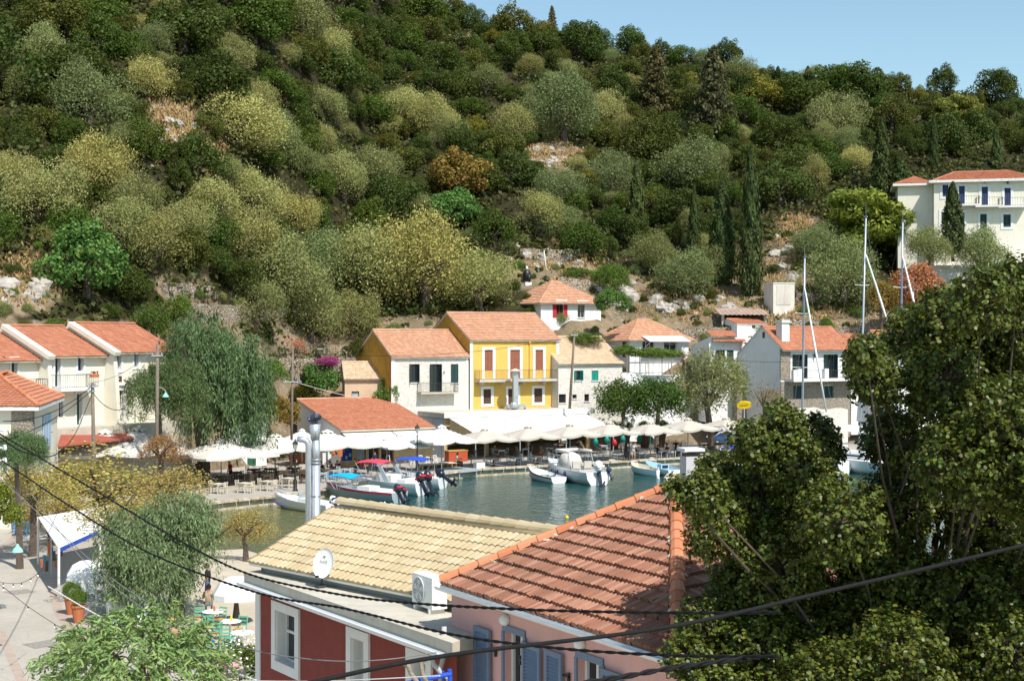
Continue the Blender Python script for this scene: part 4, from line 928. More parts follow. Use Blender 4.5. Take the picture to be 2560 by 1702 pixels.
def build_low_house():
    t = thing('low_house', 'low house with glossy orange hip roof and stone corner at the edge of the plaza', 'house', (-31, 88, .6)); z = 8.05
    c1, r1 = Vector((-28.4, 84, z)), Vector((-31.5, 98.5, z)); l1 = Vector((-41, 85.2, z)); b1 = l1+(r1-c1); R0 = Vector((-33.0, 90, 9.8)); R1 = Vector((-35.0, 97, 9.8))
    mb = MB()
    for p in ([l1, c1, R0], [c1, r1, R1, R0], [r1, b1, R1], [b1, l1, R0, R1]): tile_roof(mb, p, .38, .3, .03, .06, 4)
    ro = mb.build('roof', M['tile_o'], t); mb = MB(); u = Vector((0, 0, .04))
    for a_, b_ in ((l1, R0), (c1, R0), (r1, R1), (R0, R1)): caps(mb, a_+u, b_+u, .13, .42, 4)
    mb.build('ridge_tiles', M['cap'], ro)
    mb = MB(); mb.slab([p-Vector((0, 0, .04)) for p in (l1, c1, r1, b1)], .22); mb.build('eaves_board', M['trim'], t)
    cen = (l1+c1+r1+b1)/4; q = [cen.lerp(p, .93) for p in (l1, c1, r1, b1)]; mb = MB(); mb.prism([(p.x, p.y) for p in q], .4, 7.9); mb.build('wall', M['cream'], t)
    f = Fac(q[1], q[2]-q[1]); f1 = Fac(q[0], q[1]-q[0]); Lf = (q[1]-q[0]).length
    mb = MB(); f1.box(mb, Lf-1.3, Lf+.02, .4, 7.88, .01, .08); f.box(mb, -.02, .3, .4, 7.88, .01, .08); mb.build('stone_corner', M['stone_g'], t)
    r = f.rect(106, 1023, 126, 1075); shb = M_plain('pale_blue_shutter_paint', (.42, .55, .7), .6, .1, 4)
    for k in range(3):
        a_, b_ = lerp(r[0], r[1], k/3), lerp(r[0], r[1], (k+1)/3)-.12; shutter_leaf(f, shb, t, a_, b_, 5.0, 7.2, .03, 12)
build_low_house()
def box_wall(name, label, u0, v0, u1, v1, d0, d1, h, mat, thick=.5, cat='wall', jag=.25, kind=None):
    """free-standing wall whose top runs from one point to the other"""
    if mat == 'stone_t' and d0 > 122: d0, d1 = [(T(u, v+h*.55*F/d) or Vector((0, d, 0))).y for u, v, d in ((u0, v0, d0), (u1, v1, d1))]
    a, b = P(u0, v0, d0), P(u1, v1, d1); L = Vector((b.x-a.x, b.y-a.y, 0)).length; k = max(2, int(L/.7)); mb = MB(); rr = random.Random(int(u0*7+v0)); e = Vector((b.x-a.x, b.y-a.y, 0)).normalized(); n = Vector((e.y, -e.x, 0))
    top = []
    for i in range(k+1):
        p = a.lerp(b, i/k); z = p.z+rr.uniform(-jag, 0); top.append((p+n*rr.uniform(-.06, .06), z))
    for (p, z), (q, y) in zip(top, top[1:]):
        lo = min(p.z, q.z)-h; mb.add([(p.x, p.y, lo), (q.x, q.y, lo), (q.x, q.y, y), (p.x, p.y, z)]+[(x.x-n.x*thick, x.y-n.y*thick, zz) for x, zz in ((p, lo), (q, lo), (q, y), (p, z))], [(0, 1, 2, 3), (4, 7, 6, 5), (3, 2, 6, 7), (0, 3, 7, 4), (1, 5, 6, 2)])
    o = mb.build(name, M[mat]); return tag(o, label, cat, kind=kind)
SW = [('retaining wall of rough grey stone directly behind the cream terrace roofs', 0, 770, 290, 778, 121, 123, 4.5, 'stone_t'),
      ('pale concrete block wall behind the right end of the cream terrace roof', 290, 772, 366, 772, 124, 125, 4, 'concrete'),
      ('upper dry stone wall under the olive tree beside the fenced terrace', 410, 705, 545, 712, 139, 140, 3.2, 'stone_t'),
      ('dry stone wall below the dark railing above the pepper tree', 445, 758, 640, 762, 134, 136, 4, 'stone_t'),
      ('dry stone wall topped by a railing behind the bare red shrub', 650, 770, 800, 772, 144, 146, 3, 'stone_t'),
      ('long pale terrace wall below the wire railing left of the ochre gable', 660, 892, 905, 892, 137, 139, 2.4, 'stone_t'),
      ('stone wall behind the hip roof house, left of the orange villa roof', 1655, 818, 1830, 816, 166, 166, 3.2, 'stone_t'),
      ('crumbling terrace wall right of the concrete cistern', 1950, 792, 2060, 800, 163, 164, 3, 'stone_t'),
      ('upper dry stone wall on the bare slope above the cistern', 1915, 668, 2050, 680, 176, 176, 2.6, 'stone_t'),
      ('middle dry stone wall on the bare slope right of the cistern', 1990, 726, 2080, 735, 169, 169, 2.4, 'stone_t'),
      ('short stone wall high on the slope beside the rusty roofed hut', 1300, 372, 1400, 380, 198, 199, 1.5, 'stone_t'),
      ('lower stone wall beneath the rusty roofed hut', 1380, 405, 1475, 410, 194, 194, 1.8, 'stone_t'),
      ('rubble wall among vines right of the red shuttered house', 1395, 690, 1480, 700, 172, 172, 3, 'stone_t'),
      ('stone wall under the pale olive above the small orange roof', 1300, 618, 1450, 622, 181, 181, 2.8, 'stone_t'),
      ('long low stone wall behind the villa roof and masts', 2070, 814, 2330, 818, 160, 160, 3, 'stone_t'),
      ('stone wall in shadow below the cream villa', 2330, 690, 2450, 690, 164, 163, 3.5, 'stone_t'),
      ('pale stone quay wall at the foot of the stone villa', 1945, 1017, 2120, 1018, 146, 150, 5, 'stone_w')]
for lab_, u0, v0, u1, v1, d0, d1, h_, mt in SW: box_wall('stone_wall' if mt != 'concrete' else 'concrete_wall', lab_, u0, v0, u1, v1, d0, d1, h_, mt)
def build_small():
    c = P(1957, 745, 166); t = thing('cistern', 'plain pale concrete cistern block on the bare slope above the villa', 'cistern', (c.x, c.y, 14)); f = Fac((c.x-1.25, c.y-.6), (.97, .25)); mb = MB(); f.box(mb, 0, 2.75, 13, 18.75, -2.6, 0); f.box(mb, -.05, 2.8, 18.7, 18.85, -2.65, .05); mb.build('tank', M_plain('pale_concrete', (.68, .65, .58), .92, .12, 1.5, stain=.4, staincol=(.4, .37, .3)), t)
    mb = MB(); f.box(mb, .4, 2.2, 16.2, 18.5, .0, .04); mb.build('panel', M_plain('pale_render', (.62, .58, .52), .9, .15, 1, stain=.5), t)
    c = P(1860, 795, 164); t = thing('shed', 'open shed with rusty corrugated roof on the slope above the villa', 'shed', (c.x, c.y, 12)); f = Fac((c.x-2.6, c.y), (1, .05)); mb = MB()
    for s in (0, 5): f.box(mb, s, s+.3, 11, 15.1, -.3, 0)
    f.box(mb, 0, 5.2, 11, 15.2, -3, -2.8); mb.build('wall', M['concrete'], t); mb = MB(); vs = []; K = 44
    for i in range(K+1):
        s = -.3+5.8*i/K; h = .05*math.sin(i*1.57*1)
        vs += [f.pt(s, 15.0+h, .5), f.pt(s, 15.9+h, -3.2)]
    mb.add(vs, [(2*i, 2*i+2, 2*i+3, 2*i+1) for i in range(K)]); mb.build('roof', M['rust'], t)
    c = P(1818, 800, 164.5); mb = MB(); mb.lathe((c.x, c.y+.6, 12.2), [(.55, 0), (.75, .2), (.75, 1.4), (.5, 1.75), (.2, 1.85)], 14); tag(mb.build('water_tank', M['black'], None, True), 'dark round water tank inside the rusty roofed shed', 'tank')
    c = T(1333, 425); t = thing('hut', 'tiny hut with rusty sheet roof on a high stone terrace', 'hut', c); d = c.y; f = Fac((P(1308, 0, d).x, d), (1, .1)); mb = MB(); f.box(mb, 0, 3.0, c.z-.5, c.z+1.1, -2, 0); mb.build('wall', M['grey'], t)
    mb = MB(); mb.slab([f.pt(-.6, c.z+1.15, .6), f.pt(3.4, c.z+1.15, .6), f.pt(2.6, c.z+1.9, -2.2), f.pt(-.9, c.z+1.9, -2.2)], .08); mb.build('roof', M['rust'], t)
    o = P(862, 990, 140.6); t, f = house('peach_cottage', 'small peach cottage with cream tiles between bougainvillea and the stone house', 'house', (o.x, o.y), (.98, .2), 3.9, 3.2, 3.5, 8.3, 1.5, 'peach', 'tile_c', [Fac((o.x, o.y), (.98, .2)).rect(879, 978, 898, 994)], 2.4, None, .3)
    opening(t, f, f.rect(879, 978, 898, 994), 'window', 'dbrown', mull=0, fill='greywood')
    # white rendered wall with green door left of the first taverna
    t = thing('white_wall', 'whitewashed garden wall with a green door behind the cream parasols', 'wall', P(615, 1080, 128)); f = Fac(P(572, 1090, 127), (.95, .3)); mb = MB(); r = f.rect(618, 1064, 640, 1098)
    wall(mb, f, 0, 3.4, .5, 5.6, [(r[0], r[1], .6, r[3])], .2); f.box(mb, 0, 3.4, .5, 5.6, -.5, -.25); mb.build('plaster', M['white'], t)
    mb = MB(); f.box(mb, r[0], r[1], .6, r[3], -.2, -.14); mb.build('door', M['doorgreen'], t)
    # red-brown flat canopy in front of the terrace
    p = [P(143, 1101, 96), P(335, 1090, 104), P(300, 1060, 112), P(158, 1066, 104)]; t = thing('awning', 'flat red brown awning below the cream terrace flats', 'awning', p[0]); z = 5.1
    q = [Vector((x.x, x.y, 4.75 if i < 2 else 5.5)) for i, x in enumerate(p)]; mb = MB(); mb.slab(q, .1); mb.build('canvas', M['awnred'], t); mb = MB()
    for x in q: mb.tube(x-Vector((0, 0, .05)), (x.x, x.y, .6), .06)
    mb.build('post', M['greywood'], t)
build_small()
def build_tavernas():
    # first: lean-to with orange roof
    t = thing('taverna', 'single storey taverna with plain orange lean-to roof and ochre walls', 'restaurant', (-15, 128, .6)); e = Vector((.857, .515, 0)); f = Fac((-15.6, 127.3), e); L = 9.5; D = 10.2; zE, zR = 3.95, 6.3; B = lambda s, d, z: f.pt(s, z, -d)
    h = [f.rect(858, 1118, 878, 1172), f.rect(895, 1115, 915, 1175), f.rect(922, 1112, 948, 1178), f.rect(953, 1118, 985, 1160)]
    h = [(a, b, .6 if i else 1.0, min(d, 3.2)) for i, (a, b, c, d) in enumerate(h)]
    mb = MB(); wall(mb, f, 0, L, .4, zE, h, .25); mb.build('facade', M['ochrewall'], t); mb = MB()
    for s in (0, L): mb.add([B(s, 0, .4), B(s, 0, zE), B(s, D, zR), B(s, D, .4)], [(0, 1, 2, 3)])
    mb.quad(B(0, D, .4), B(0, D, zR), B(L, D, zR), B(L, D, .4)); mb.build('side_wall', M['white'], t)
    for i, r in enumerate(h): opening(t, f, r, 'door' if i else 'window', 'wood', fill='glass', mull=1, sill=False)
    p = [B(-.1, -.35, zE-.08), B(L+.1, -.35, zE-.08), B(L+.1, D, zR), B(-.1, D, zR)]; mb = MB(); tile_roof(mb, p, .3, .22, .03, .035, 4); ro = mb.build('roof', M['tile_o'], t)
    mb = MB(); mb.slab([x-Vector((0, 0, .03)) for x in p], .14); mb.build('eaves_board', M['palewood'], t); mb = MB(); caps(mb, p[3], p[2], .12, .4, 4); mb.build('ridge_tiles', M['tile_p'], ro)
    for k, (a, b) in enumerate(((.1, 5.0), (5.15, 9.6))):
        mb = MB(); mb.slab([f.pt(a, 3.05, 2.2), f.pt(b, 3.05, 2.2), f.pt(b, 3.62, .02), f.pt(a, 3.62, .02)], .05); mb.build('awning', M['whitecanvas'], t)
    # second: flat roofed taverna with the wide white awning
    t = thing('taverna', 'flat roofed taverna with very wide white awning over its open front', 'restaurant', (2, 140, .6)); f = Fac((-6.6, 136.0), (.86, .51)); B = lambda s, d, z: f.pt(s, z, -d); L = 17
    h = [(.4, 4.6, .6, 3.4), (5.0, 9.4, .6, 3.4), (9.8, 13.4, .6, 3.4), (13.9, 16.6, .6, 3.4)]
    mb = MB(); wall(mb, f, 0, L, .4, 4.4, h, .3); mb.build('facade', M['ochrewall'], t); mb = MB()
    mb.quad(B(0, 0, .4), B(0, 0, 4.4), B(0, 7.5, 4.4), B(0, 7.5, .4)); mb.quad(B(L, 0, .4), B(L, 0, 4.4), B(L, 7.5, 4.4), B(L, 7.5, .4)); mb.quad(B(0, 7.5, .4), B(0, 7.5, 4.4), B(L, 7.5, 4.4), B(L, 7.5, .4)); mb.build('side_wall', M['bluegrey'], t)
    mb = MB(); mb.quad(B(.3, 3, .6), B(16.8, 3, .6), B(16.8, 3, 4), B(.3, 3, 4)); mb.build('inner_wall', M['ochrewall'], t)
    mb = MB(); mb.slab([B(-.2, -.4, 4.95), B(L+.2, -.4, 4.95), B(L+.2, 7.8, 4.95), B(-.2, 7.8, 4.95)], .5); mb.build('flat_roof', M['concrete'], t)
    mb = MB(); f.box(mb, -.25, L+.25, 4.5, 5.05, .41, .55); mb.build('fascia', M['trim'], t)
    mb = MB(); K = 17; aw = []
    for i in range(K+1):
        s = lerp(.3, 16.2, i/K); sag = .06*abs(math.sin(math.pi*i/2.4))
        aw += [f.pt(s, 4.45, .6), f.pt(s+.25, 3.85-sag, 2.6), f.pt(s+.5, 3.15, 4.9), f.pt(s+.5, 2.92, 4.93)]
    mb.add(aw, [(4*i+j, 4*i+4+j, 4*i+5+j, 4*i+1+j) for i in range(K) for j in range(3)]); a_ = mb.build('awning', M['whitecanvas'], t, True)
    mb = MB(); mb.quad(f.pt(.3, 4.4, .6), f.pt(.8, 3.1, 4.9), f.pt(.8, 2.6, 4.9), f.pt(.3, 2.9, .6)); mb.build('side_blind', M['ochrewall'], t)
    mb = MB()
    for s in (.8, 5.7, 11, 16.6): mb = MB(); mb.tube(f.pt(s, .6, 4.85), f.pt(s, 3.1, 4.85), .05); mb.build('awning_post', M['greywood'], t)
    # flue on its roof
    c = f.pt(9.6, 5, -2.6); fl = thing('extractor_flue', 'square grey flue with flat hat on the flat taverna roof', 'flue', c); mb = MB(); mb.box(c+Vector((0, 0, 2.0)), (.5, .5, 3.7), .3); mb.build('pipe', M['steel'], fl)
    mb = MB(); mb.lathe(c+Vector((0, 0, 3.9)), [(.25, -.05), (.62, 0), (.1, .22)], 10); mb.build('cap', M['palewood'], fl); mb = MB(); mb.box(c+Vector((.1, -.1, .32)), (2.0, .6, .3), .3); mb.blob(c+Vector((-.1, -.5, .35)), (.5, .42, .4), 2, 10, 8, .05)
    for s in (-.8, 1.0): mb.box(c+Vector((s, .25*s, .08)), (.12, .5, .2), .3)
    mb.build('fan_box', M['steel'], fl)
    for k, (u, dd) in enumerate(((1042, 5.5), (1092, 5.2), (1112, 5.0))):
        pass
    c = f.pt(.9, 4.95, -6.2); mb = MB(); mb.lathe(c, [(.6, 0), (.62, .1), (.62, .75), (.56, .9), (.3, .96)], 14); tag(mb.build('water_tank', M['black'], None, True), 'black plastic water tank on the flat taverna roof', 'tank')
    for k, (s, d, lab_) in enumerate(((2.6, 6.6, 'taller terracotta urn beside the black tank on the flat roof'), (2.1, 6.9, 'smaller clay pot between the black tank and the urn on the flat roof'))):
        c = f.pt(s, 4.95, -d); mb = MB(); q = 1 if k == 0 else .75; mb.lathe(c, [(.2*q, 0), (.38*q, .35*q), (.42*q, .6*q), (.25*q, .85*q), (.3*q, .95*q)], 12); tag(mb.build('urn', M['terracotta'], None, True), lab_, 'urn')
build_tavernas()
def build_flue_and_chimney():
    d = 37; t = thing('metal_flue', 'tall galvanised twin flue with ball vent beside the sand tiled roof', 'flue', (P(785, 0, d).x, d, .6)); x0 = P(790, 0, d).x; X = lambda u: P(u, 0, d).x; Z = lambda v: P(0, v, d).z
    mb = MB(); mb.tube((x0, d, .6), (x0, d, Z(1162)), .115, n=18); mb.tube((x0, d, Z(1162)), (x0, d, Z(1100)), .105, .11, 18); mb.tube((X(788), d, Z(1100)), (X(787), d, Z(1060)), .11, .155, 18)
    for v in (1150, 1158, 1240): mb.tube((x0, d, Z(v)), (x0, d, Z(v-3)), .125, n=18)
    mb.build('main_pipe', M['steel'], t, True)
    mb = MB(); x1 = X(772); yy = d-.06; c = (X(757), yy, Z(1114))
    pts = [(x1, yy, .6), (x1, yy, Z(1114))]+[(c[0]+(x1-c[0])*math.cos(a_), yy, c[2]+(x1-c[0])*1.05*math.sin(a_)) for a_ in (.35, .7, 1.05, 1.4, 1.57)]+[(X(744), yy, Z(1096))]
    mb.path(pts, .08, 14); mb.build('bent_pipe', M['steel'], t, True)
    mb = MB(); cx, cz = X(786), Z(1045); K = 26; vs = []
    for i in range(9):
        ph = lerp(.5, math.pi-.35, i/8)
        for k in range(K*2):
            a_ = math.pi*k/K+ph*.9; r_ = (.2 if k % 2 else .165)*math.sin(ph); vs.append((cx+r_*math.cos(a_), d+r_*math.sin(a_), cz+.15*math.cos(ph)))
    m_ = 2*K; mb.add(vs, [(i*m_+k, i*m_+(k+1) % m_, (i+1)*m_+(k+1) % m_, (i+1)*m_+k) for i in range(8) for k in range(m_)]+[tuple(range(m_)), tuple(8*m_+k for k in range(m_))]); mb.build('vent_ball', M['darksteel'], t)
    d = 34; t = thing('chimney', 'plain grey rendered chimney rising behind the pink house roof', 'chimney', (P(1725, 0, d).x, d, 6)); mb = MB(); c = P(1727, 1190, d); mb.box((c.x, d, 7.3), (.4, .42, 3.8), .25); mb.build('stack', M_plain('smooth_grey_render', (.5, .49, .52), .8, .06, 2), t)
    mb = MB(); mb.box((c.x, d, 9.22), (.34, .36, .1), .25); mb.build('flue_opening', M['black'], t); mb = MB(); mb.box((c.x, d, 9.36), (.52, .54, .07), .25); mb.build('cap', M_plain('pale_slab', (.66, .67, .7), .7, .05, 2), t)
build_flue_and_chimney()
# ------------------------------------------------------------------ vegetation
def leaf_mesh(name, pos, nrm, size, aspect=1.6, along=None, seed=0, mat='leaf', shape=4, curl=0.0):
    """one mesh of separate small leaf faces"""
    rg = np.random.default_rng(seed); n = len(pos); nrm = nrm/np.linalg.norm(nrm, axis=1, keepdims=True)
    r = rg.normal(size=(n, 3)) if along is None else along
    u = r-nrm*np.sum(r*nrm, axis=1, keepdims=True); u /= np.linalg.norm(u, axis=1, keepdims=True)+1e-9; v = np.cross(nrm, u)
    sz = np.asarray(size).reshape(-1, 1)*np.ones((n, 1)); U = u*sz*aspect/2; V = v*sz/2
    if shape == 4: pts = [pos+U, pos+V, pos-U, pos-V]
    else: pts = [pos+U, pos+U*.35+V+nrm*sz*curl, pos-U*.45+V*.9+nrm*sz*curl, pos-U, pos-U*.45-V*.9+nrm*sz*curl, pos+U*.35-V+nrm*sz*curl]
    k = len(pts); co = np.stack(pts, 1).reshape(-1, 3).astype(np.float32)
    me = bpy.data.meshes.new(name); me.vertices.add(n*k); me.vertices.foreach_set('co', co.ravel())
    me.loops.add(n*k); me.loops.foreach_set('vertex_index', np.arange(n*k, dtype=np.int32))
    me.polygons.add(n); me.polygons.foreach_set('loop_start', np.arange(0, n*k, k, dtype=np.int32)); me.polygons.foreach_set('loop_total', np.full(n, k, dtype=np.int32))
    me.materials.append(M[mat]); me.update(calc_edges=True); return me
def unit(rg, n):
    d = rg.normal(size=(n, 3)); return d/np.linalg.norm(d, axis=1, keepdims=True)
def crown_pts(seed, nclump=34, n=4200, flat=.85, cr=(.22, .4), spread=(.45, .8), zmin=-.55, tilt=.55, fuzz=.12):
    rg = np.random.default_rng(seed); cd = unit(rg, nclump*3); cd = cd[cd[:, 2] > zmin][:nclump]; m = len(cd)
    cc = cd*rg.uniform(*spread, (m, 1))*np.array([1, 1, flat]); cc *= 1+.18*np.sin(3*np.arctan2(cd[:, 1:2], cd[:, 0:1])+seed); r = rg.uniform(*cr, m)
    idx = rg.choice(m, n, p=r**2/np.sum(r**2)); d = unit(rg, n); d[:, 2] += .25; d /= np.linalg.norm(d, axis=1, keepdims=True)
    pos = cc[idx]+d*(r[idx]*(.72+.32*rg.random(n)+fuzz*rg.exponential(.5, n)))[:, None]
    e = pos/np.array([1, 1, flat]); keep = np.linalg.norm(e, axis=1) > .42; pos, d = pos[keep], d[keep]
    nr = d+tilt*rg.normal(size=d.shape); return pos, nr, rg
CROWN = {}
def mk(kind, i):
    key = (kind, i)
    if key in CROWN: return CROWN[key]
    s = hash(kind) % 97 if False else sum(map(ord, kind))+i*31
    if kind == 'oak': p, nr, rg = crown_pts(s, 46, 7500, .82, (.18, .34), (.5, .85)); me = leaf_mesh('oak_crown', p, nr, rg.uniform(.032, .07, len(p)), 1.4, None, s)
    elif kind == 'olive': p, nr, rg = crown_pts(s, 34, 15000, .9, (.26, .42), (.45, .75), -.5, .9, .3); al = rg.normal(size=p.shape)+p*1.2+np.array([0, 0, .6]); me = leaf_mesh('olive_crown', p, nr, rg.uniform(.015, .032, len(p)), 2.6, al, s)
    elif kind == 'bush': p, nr, rg = crown_pts(s, 30, 8000, .8, (.25, .42), (.4, .75), -.6, .7, .25); me = leaf_mesh('bush_crown', p, nr, rg.uniform(.03, .065, len(p)), 1.6, None, s)
    elif kind == 'fig': p, nr, rg = crown_pts(s, 50, 6500, .85, (.14, .26), (.55, .9), -.5, .8, .2); me = leaf_mesh('fig_crown', p, nr, rg.uniform(.035, .075, len(p)), 1.25, None, s, shape=6)
    elif kind == 'cypress':
        rg = np.random.default_rng(s); n = 5200; t = rg.random(n)**.8; prof = np.minimum(1, t*6+.25)*(1-t)**.62*1.25
        a = rg.uniform(0, 2*np.pi, n); lump = 1+.16*np.sin(a*5+t*23+s)+.12*np.sin(a*3-t*41)+.1*rg.normal(size=n); rr = prof*lump*rg.uniform(.72, 1.0, n)
        pos = np.stack([rr*np.cos(a), rr*np.sin(a), t], 1); nr = np.stack([np.cos(a), np.sin(a), .25+0*a], 1)+.5*rg.normal(size=(n, 3))
        me = leaf_mesh('cypress_crown', pos*np.array([1, 1, 1]), nr, 1, 1, None, s)  # rebuilt below with true proportions
        bpy.data.meshes.remove(me); sc_ = np.array([1, 1, 7.0]); pos = pos*sc_; al = np.tile([0, 0, 1.], (n, 1))+.35*rg.normal(size=(n, 3))
        me = leaf_mesh('cypress_crown', pos, nr, rg.uniform(.09, .2, n), 2.0, al, s)
    elif kind == 'conifer':
        rg = np.random.default_rng(s); P_, N_ = [], []; nb = 60
        for b in range(nb):
            t = (b+.5)/nb; L = (1-t)**.8*1.0+.06; a = b*2.4+rg.uniform(-.4, .4); m = int(40+110*(1-t)); q = rg.random(m)**.7
            x = L*q; dz = .25*np.sin(q*2.2)*L-.1*q; w_ = .22*L*(1.1-q)+.05; off = rg.normal(size=(m, 3))*w_[:, None]*np.array([.8, .8, .5])
            P_.append(np.stack([x*np.cos(a), x*np.sin(a), t*2.6+dz], 1)+off); N_.append(np.array([math.cos(a)*.5, math.sin(a)*.5, .8])+.7*rg.normal(size=(m, 3)))
        pos, nr = np.concatenate(P_), np.concatenate(N_); me = leaf_mesh('conifer_crown', pos, nr, rg.uniform(.04, .09, len(pos)), 2, None, s)
    elif kind == 'pine':
        rg = np.random.default_rng(s); P_, N_ = [], []
        for c in range(64):
            d = unit(rg, 1)[0]; d[2] = rg.uniform(-.7, .9); d /= np.linalg.norm(d); k = rg.uniform(.5, .92); o = d*k; r = rg.uniform(.17, .3); m = 190
            dd = unit(rg, m); P_.append(o+dd*r*np.array([1.1, 1.1, .75])*rg.uniform(.7, 1.1, (m, 1))); N_.append(dd+.5*rg.normal(size=(m, 3)))
        pos, nr = np.concatenate(P_), np.concatenate(N_); me = leaf_mesh('pine_crown', pos, nr, rg.uniform(.035, .075, len(pos)), 2.4, None, s)
    elif kind == 'pepper':
        rg = np.random.default_rng(s); P_, N_, A_ = [], [], []
        sub = unit(rg, 11)*rg.uniform(.25, .68, (11, 1)); sub[:, 2] = np.abs(sub[:, 2])*.9-.12; sr = rg.uniform(.26, .46, 11)
        for c in range(1300):
            d = unit(rg, 1)[0]; d[2] = abs(d[2])*.95+.02*rg.normal(); k = rg.uniform(.5, 1.0)**.6; jj = rg.integers(11); o = sub[jj]+d*k*sr[jj]*np.array([1, 1, .9]); L = rg.uniform(.15, .7)*(1.2-.5*d[2]); m = int(16+44*L); q = np.sort(rg.random(m))
            out = np.array([d[0], d[1], 0]); path = o+out*(.12*np.sqrt(q))[:, None]*L+np.array([0, 0, -1.])*(q**1.25*L)[:, None]
            P_.append(path+.03*rg.normal(size=(m, 3))); N_.append(out*.9+np.array([0, 0, .35])+.6*rg.normal(size=(m, 3))); A_.append(np.array([0, 0, -1.])+out*.3+.4*rg.normal(size=(m, 3)))
        pos, nr, al = np.concatenate(P_), np.concatenate(N_), np.concatenate(A_); me = leaf_mesh('weeping_crown', pos, nr, rg.uniform(.010, .019, len(pos)), 4.2, al, s)
    elif kind == 'bare':
        rg = np.random.default_rng(s); p, nr, rg = crown_pts(s, 20, 900, .8, (.2, .4), (.4, .8), -.3, 1.0, .4); me = leaf_mesh('sparse_crown', p, nr, rg.uniform(.03, .06, len(p)), 1.8, None, s)
    CROWN[key] = me; return me
def trunk_mesh(kind, i):
    key = ('trunk'+kind, i)
    if key in CROWN: return CROWN[key]
    rr = random.Random(i*13+len(kind)); mb = MB()
    if kind in ('cypress',): mb.tube((0, 0, -.8), (0, 0, 5.5), .16, .05, 6)
    elif kind == 'conifer': mb.tube((0, 0, -.6), (0, 0, 2.5), .07, .015, 6)
    else:
        top = Vector((rr.uniform(-.12, .12), rr.uniform(-.12, .12), -.35)); mb.path([(0, 0, -1.6), (rr.uniform(-.06, .06), rr.uniform(-.06, .06), -.9), top], [.12, .085, .07], 6)
        for k in range(6):
            a = k*1.05+rr.uniform(-.4, .4); e = Vector((math.cos(a)*rr.uniform(.4, .75), math.sin(a)*rr.uniform(.4, .75), rr.uniform(.0, .65))); m_ = top.lerp(e, .5)+Vector((0, 0, rr.uniform(-.08, .1))); mb.path([top, m_, e], [.055, .035, .012], 5)
    me = bpy.data.meshes.new(kind+'_trunk'); me.from_pydata(mb.v, [], mb.f); me.materials.append(M['bark']); me.update(); CROWN[key] = me; return me
NAMES = {'oak': 'oak_tree', 'olive': 'olive_tree', 'bush': 'bush', 'fig': 'fig_tree', 'cypress': 'cypress', 'conifer': 'conifer', 'pine': 'pine_tree', 'pepper': 'pepper_tree', 'bare': 'bare_bush'}
CATS = {'oak': 'tree', 'olive': 'tree', 'bush': 'bush', 'fig': 'tree', 'cypress': 'tree', 'conifer': 'tree', 'pine': 'tree', 'pepper': 'tree', 'bare': 'bush'}
TINT = {'oak': (0.082, 0.112, 0.022), 'oakb': (0.121, 0.131, 0.025), 'oakg': (0.091, 0.139, 0.022), 'oaky': (0.232, 0.221, 0.034), 'olive': (0.32, 0.323, 0.115), 'oliveg': (0.254, 0.291, 0.109), 'olivey': (0.438, 0.424, 0.147), 'bush': (0.146, 0.225, 0.039), 'fig': (0.132, 0.251, 0.06), 'cypress': (0.086, 0.116, 0.034), 'conifer': (0.139, 0.132, 0.053), 'pine': (0.25, 0.28, 0.04), 'pepper': (0.135, 0.205, 0.085), 'dead': (0.483, 0.23, 0.115), 'dry': (0.322, 0.23, 0.149), 'red': (0.575, 0.115, 0.057), 'rusty': (0.31, 0.23, 0.057)}
NV = 6
def plant(kind, loc, r, tint, label, group=None, base=None, rz=None, sq=(1, 1, 1), var=None, name=None, cat=None, jitter=True, stem=True):
    """a tree whose crown centre is loc and crown radius r (for cypress and conifer loc is the foot and r the half width)"""
    i = R.randrange(NV) if var is None else var; loc = Vector(loc)
    t = thing(name or NAMES[kind], label, cat or CATS[kind], loc, R.uniform(0, 6.28) if rz is None else rz, group)
    c = bpy.data.objects.new('crown', mk(kind, i)); C.objects.link(c); setparent(c, t); c.scale = (r*sq[0], r*sq[1], r*sq[2])
    col = TINT[tint] if isinstance(tint, str) else tint; q = 1+(R.uniform(-.16, .16) if jitter else 0); h_ = R.uniform(-.07, .07) if jitter else 0
    c.color = (col[0]*q*(1+h_), col[1]*q, col[2]*q*(1-h_), 1)
    if not stem: return t
    k = bpy.data.objects.new('trunk', trunk_mesh(kind, i % 3)); C.objects.link(k); setparent(k, t); k.scale = (r, r, r*(sq[2] if kind in ('cypress', 'conifer') else 1))
    if base is not None and kind not in ('cypress', 'conifer'):
        H = (loc.z-base+.3)/r
        if H < 1.6: k.scale.z = max(.5, H/1.6)*r
        else:
            k.data = k.data.copy()
            for q_ in k.data.vertices:
                if q_.co.z < -1.2: q_.co.z = -H
                elif q_.co.z < -.6: q_.co.z = -.35-(H-.35)*.5
    return t
HAND = []   # picture circles already taken
def at(u, v, rp, kind, tint, label, d=None, group=None, sq=(1, 1, 1), dv=.75, **kw):
    b = T(u, v+dv*rp) if d is None else P(u, v+dv*rp, d)
    if b is None: print('no ground', u, v); return
    d = b.y; HAND.append((u, v, rp)); r = rp*d/F*1.08
    return plant(kind, P(u, v, d), r, tint, label, group, min(b.z, th(b.x, b.y)), sq=sq, **kw)
def cyp(u, vtop, vbot, wpx, label, kind='cypress', tint=None, d=None, group=None):
    b = T(u, vbot) if d is None else P(u, vbot, d)
    if b is None: return
    d = b.y; H = (vbot-vtop)*d/F; r = wpx/2*d/F; nom = 7.0 if kind == 'cypress' else 2.9
    t = plant(kind, b-Vector((0, 0, .4)), r, tint or kind, label, group, sq=(1, 1, H/nom/r)); HAND.append((u, (vtop+vbot)/2, max(wpx*.5, 12))); return t
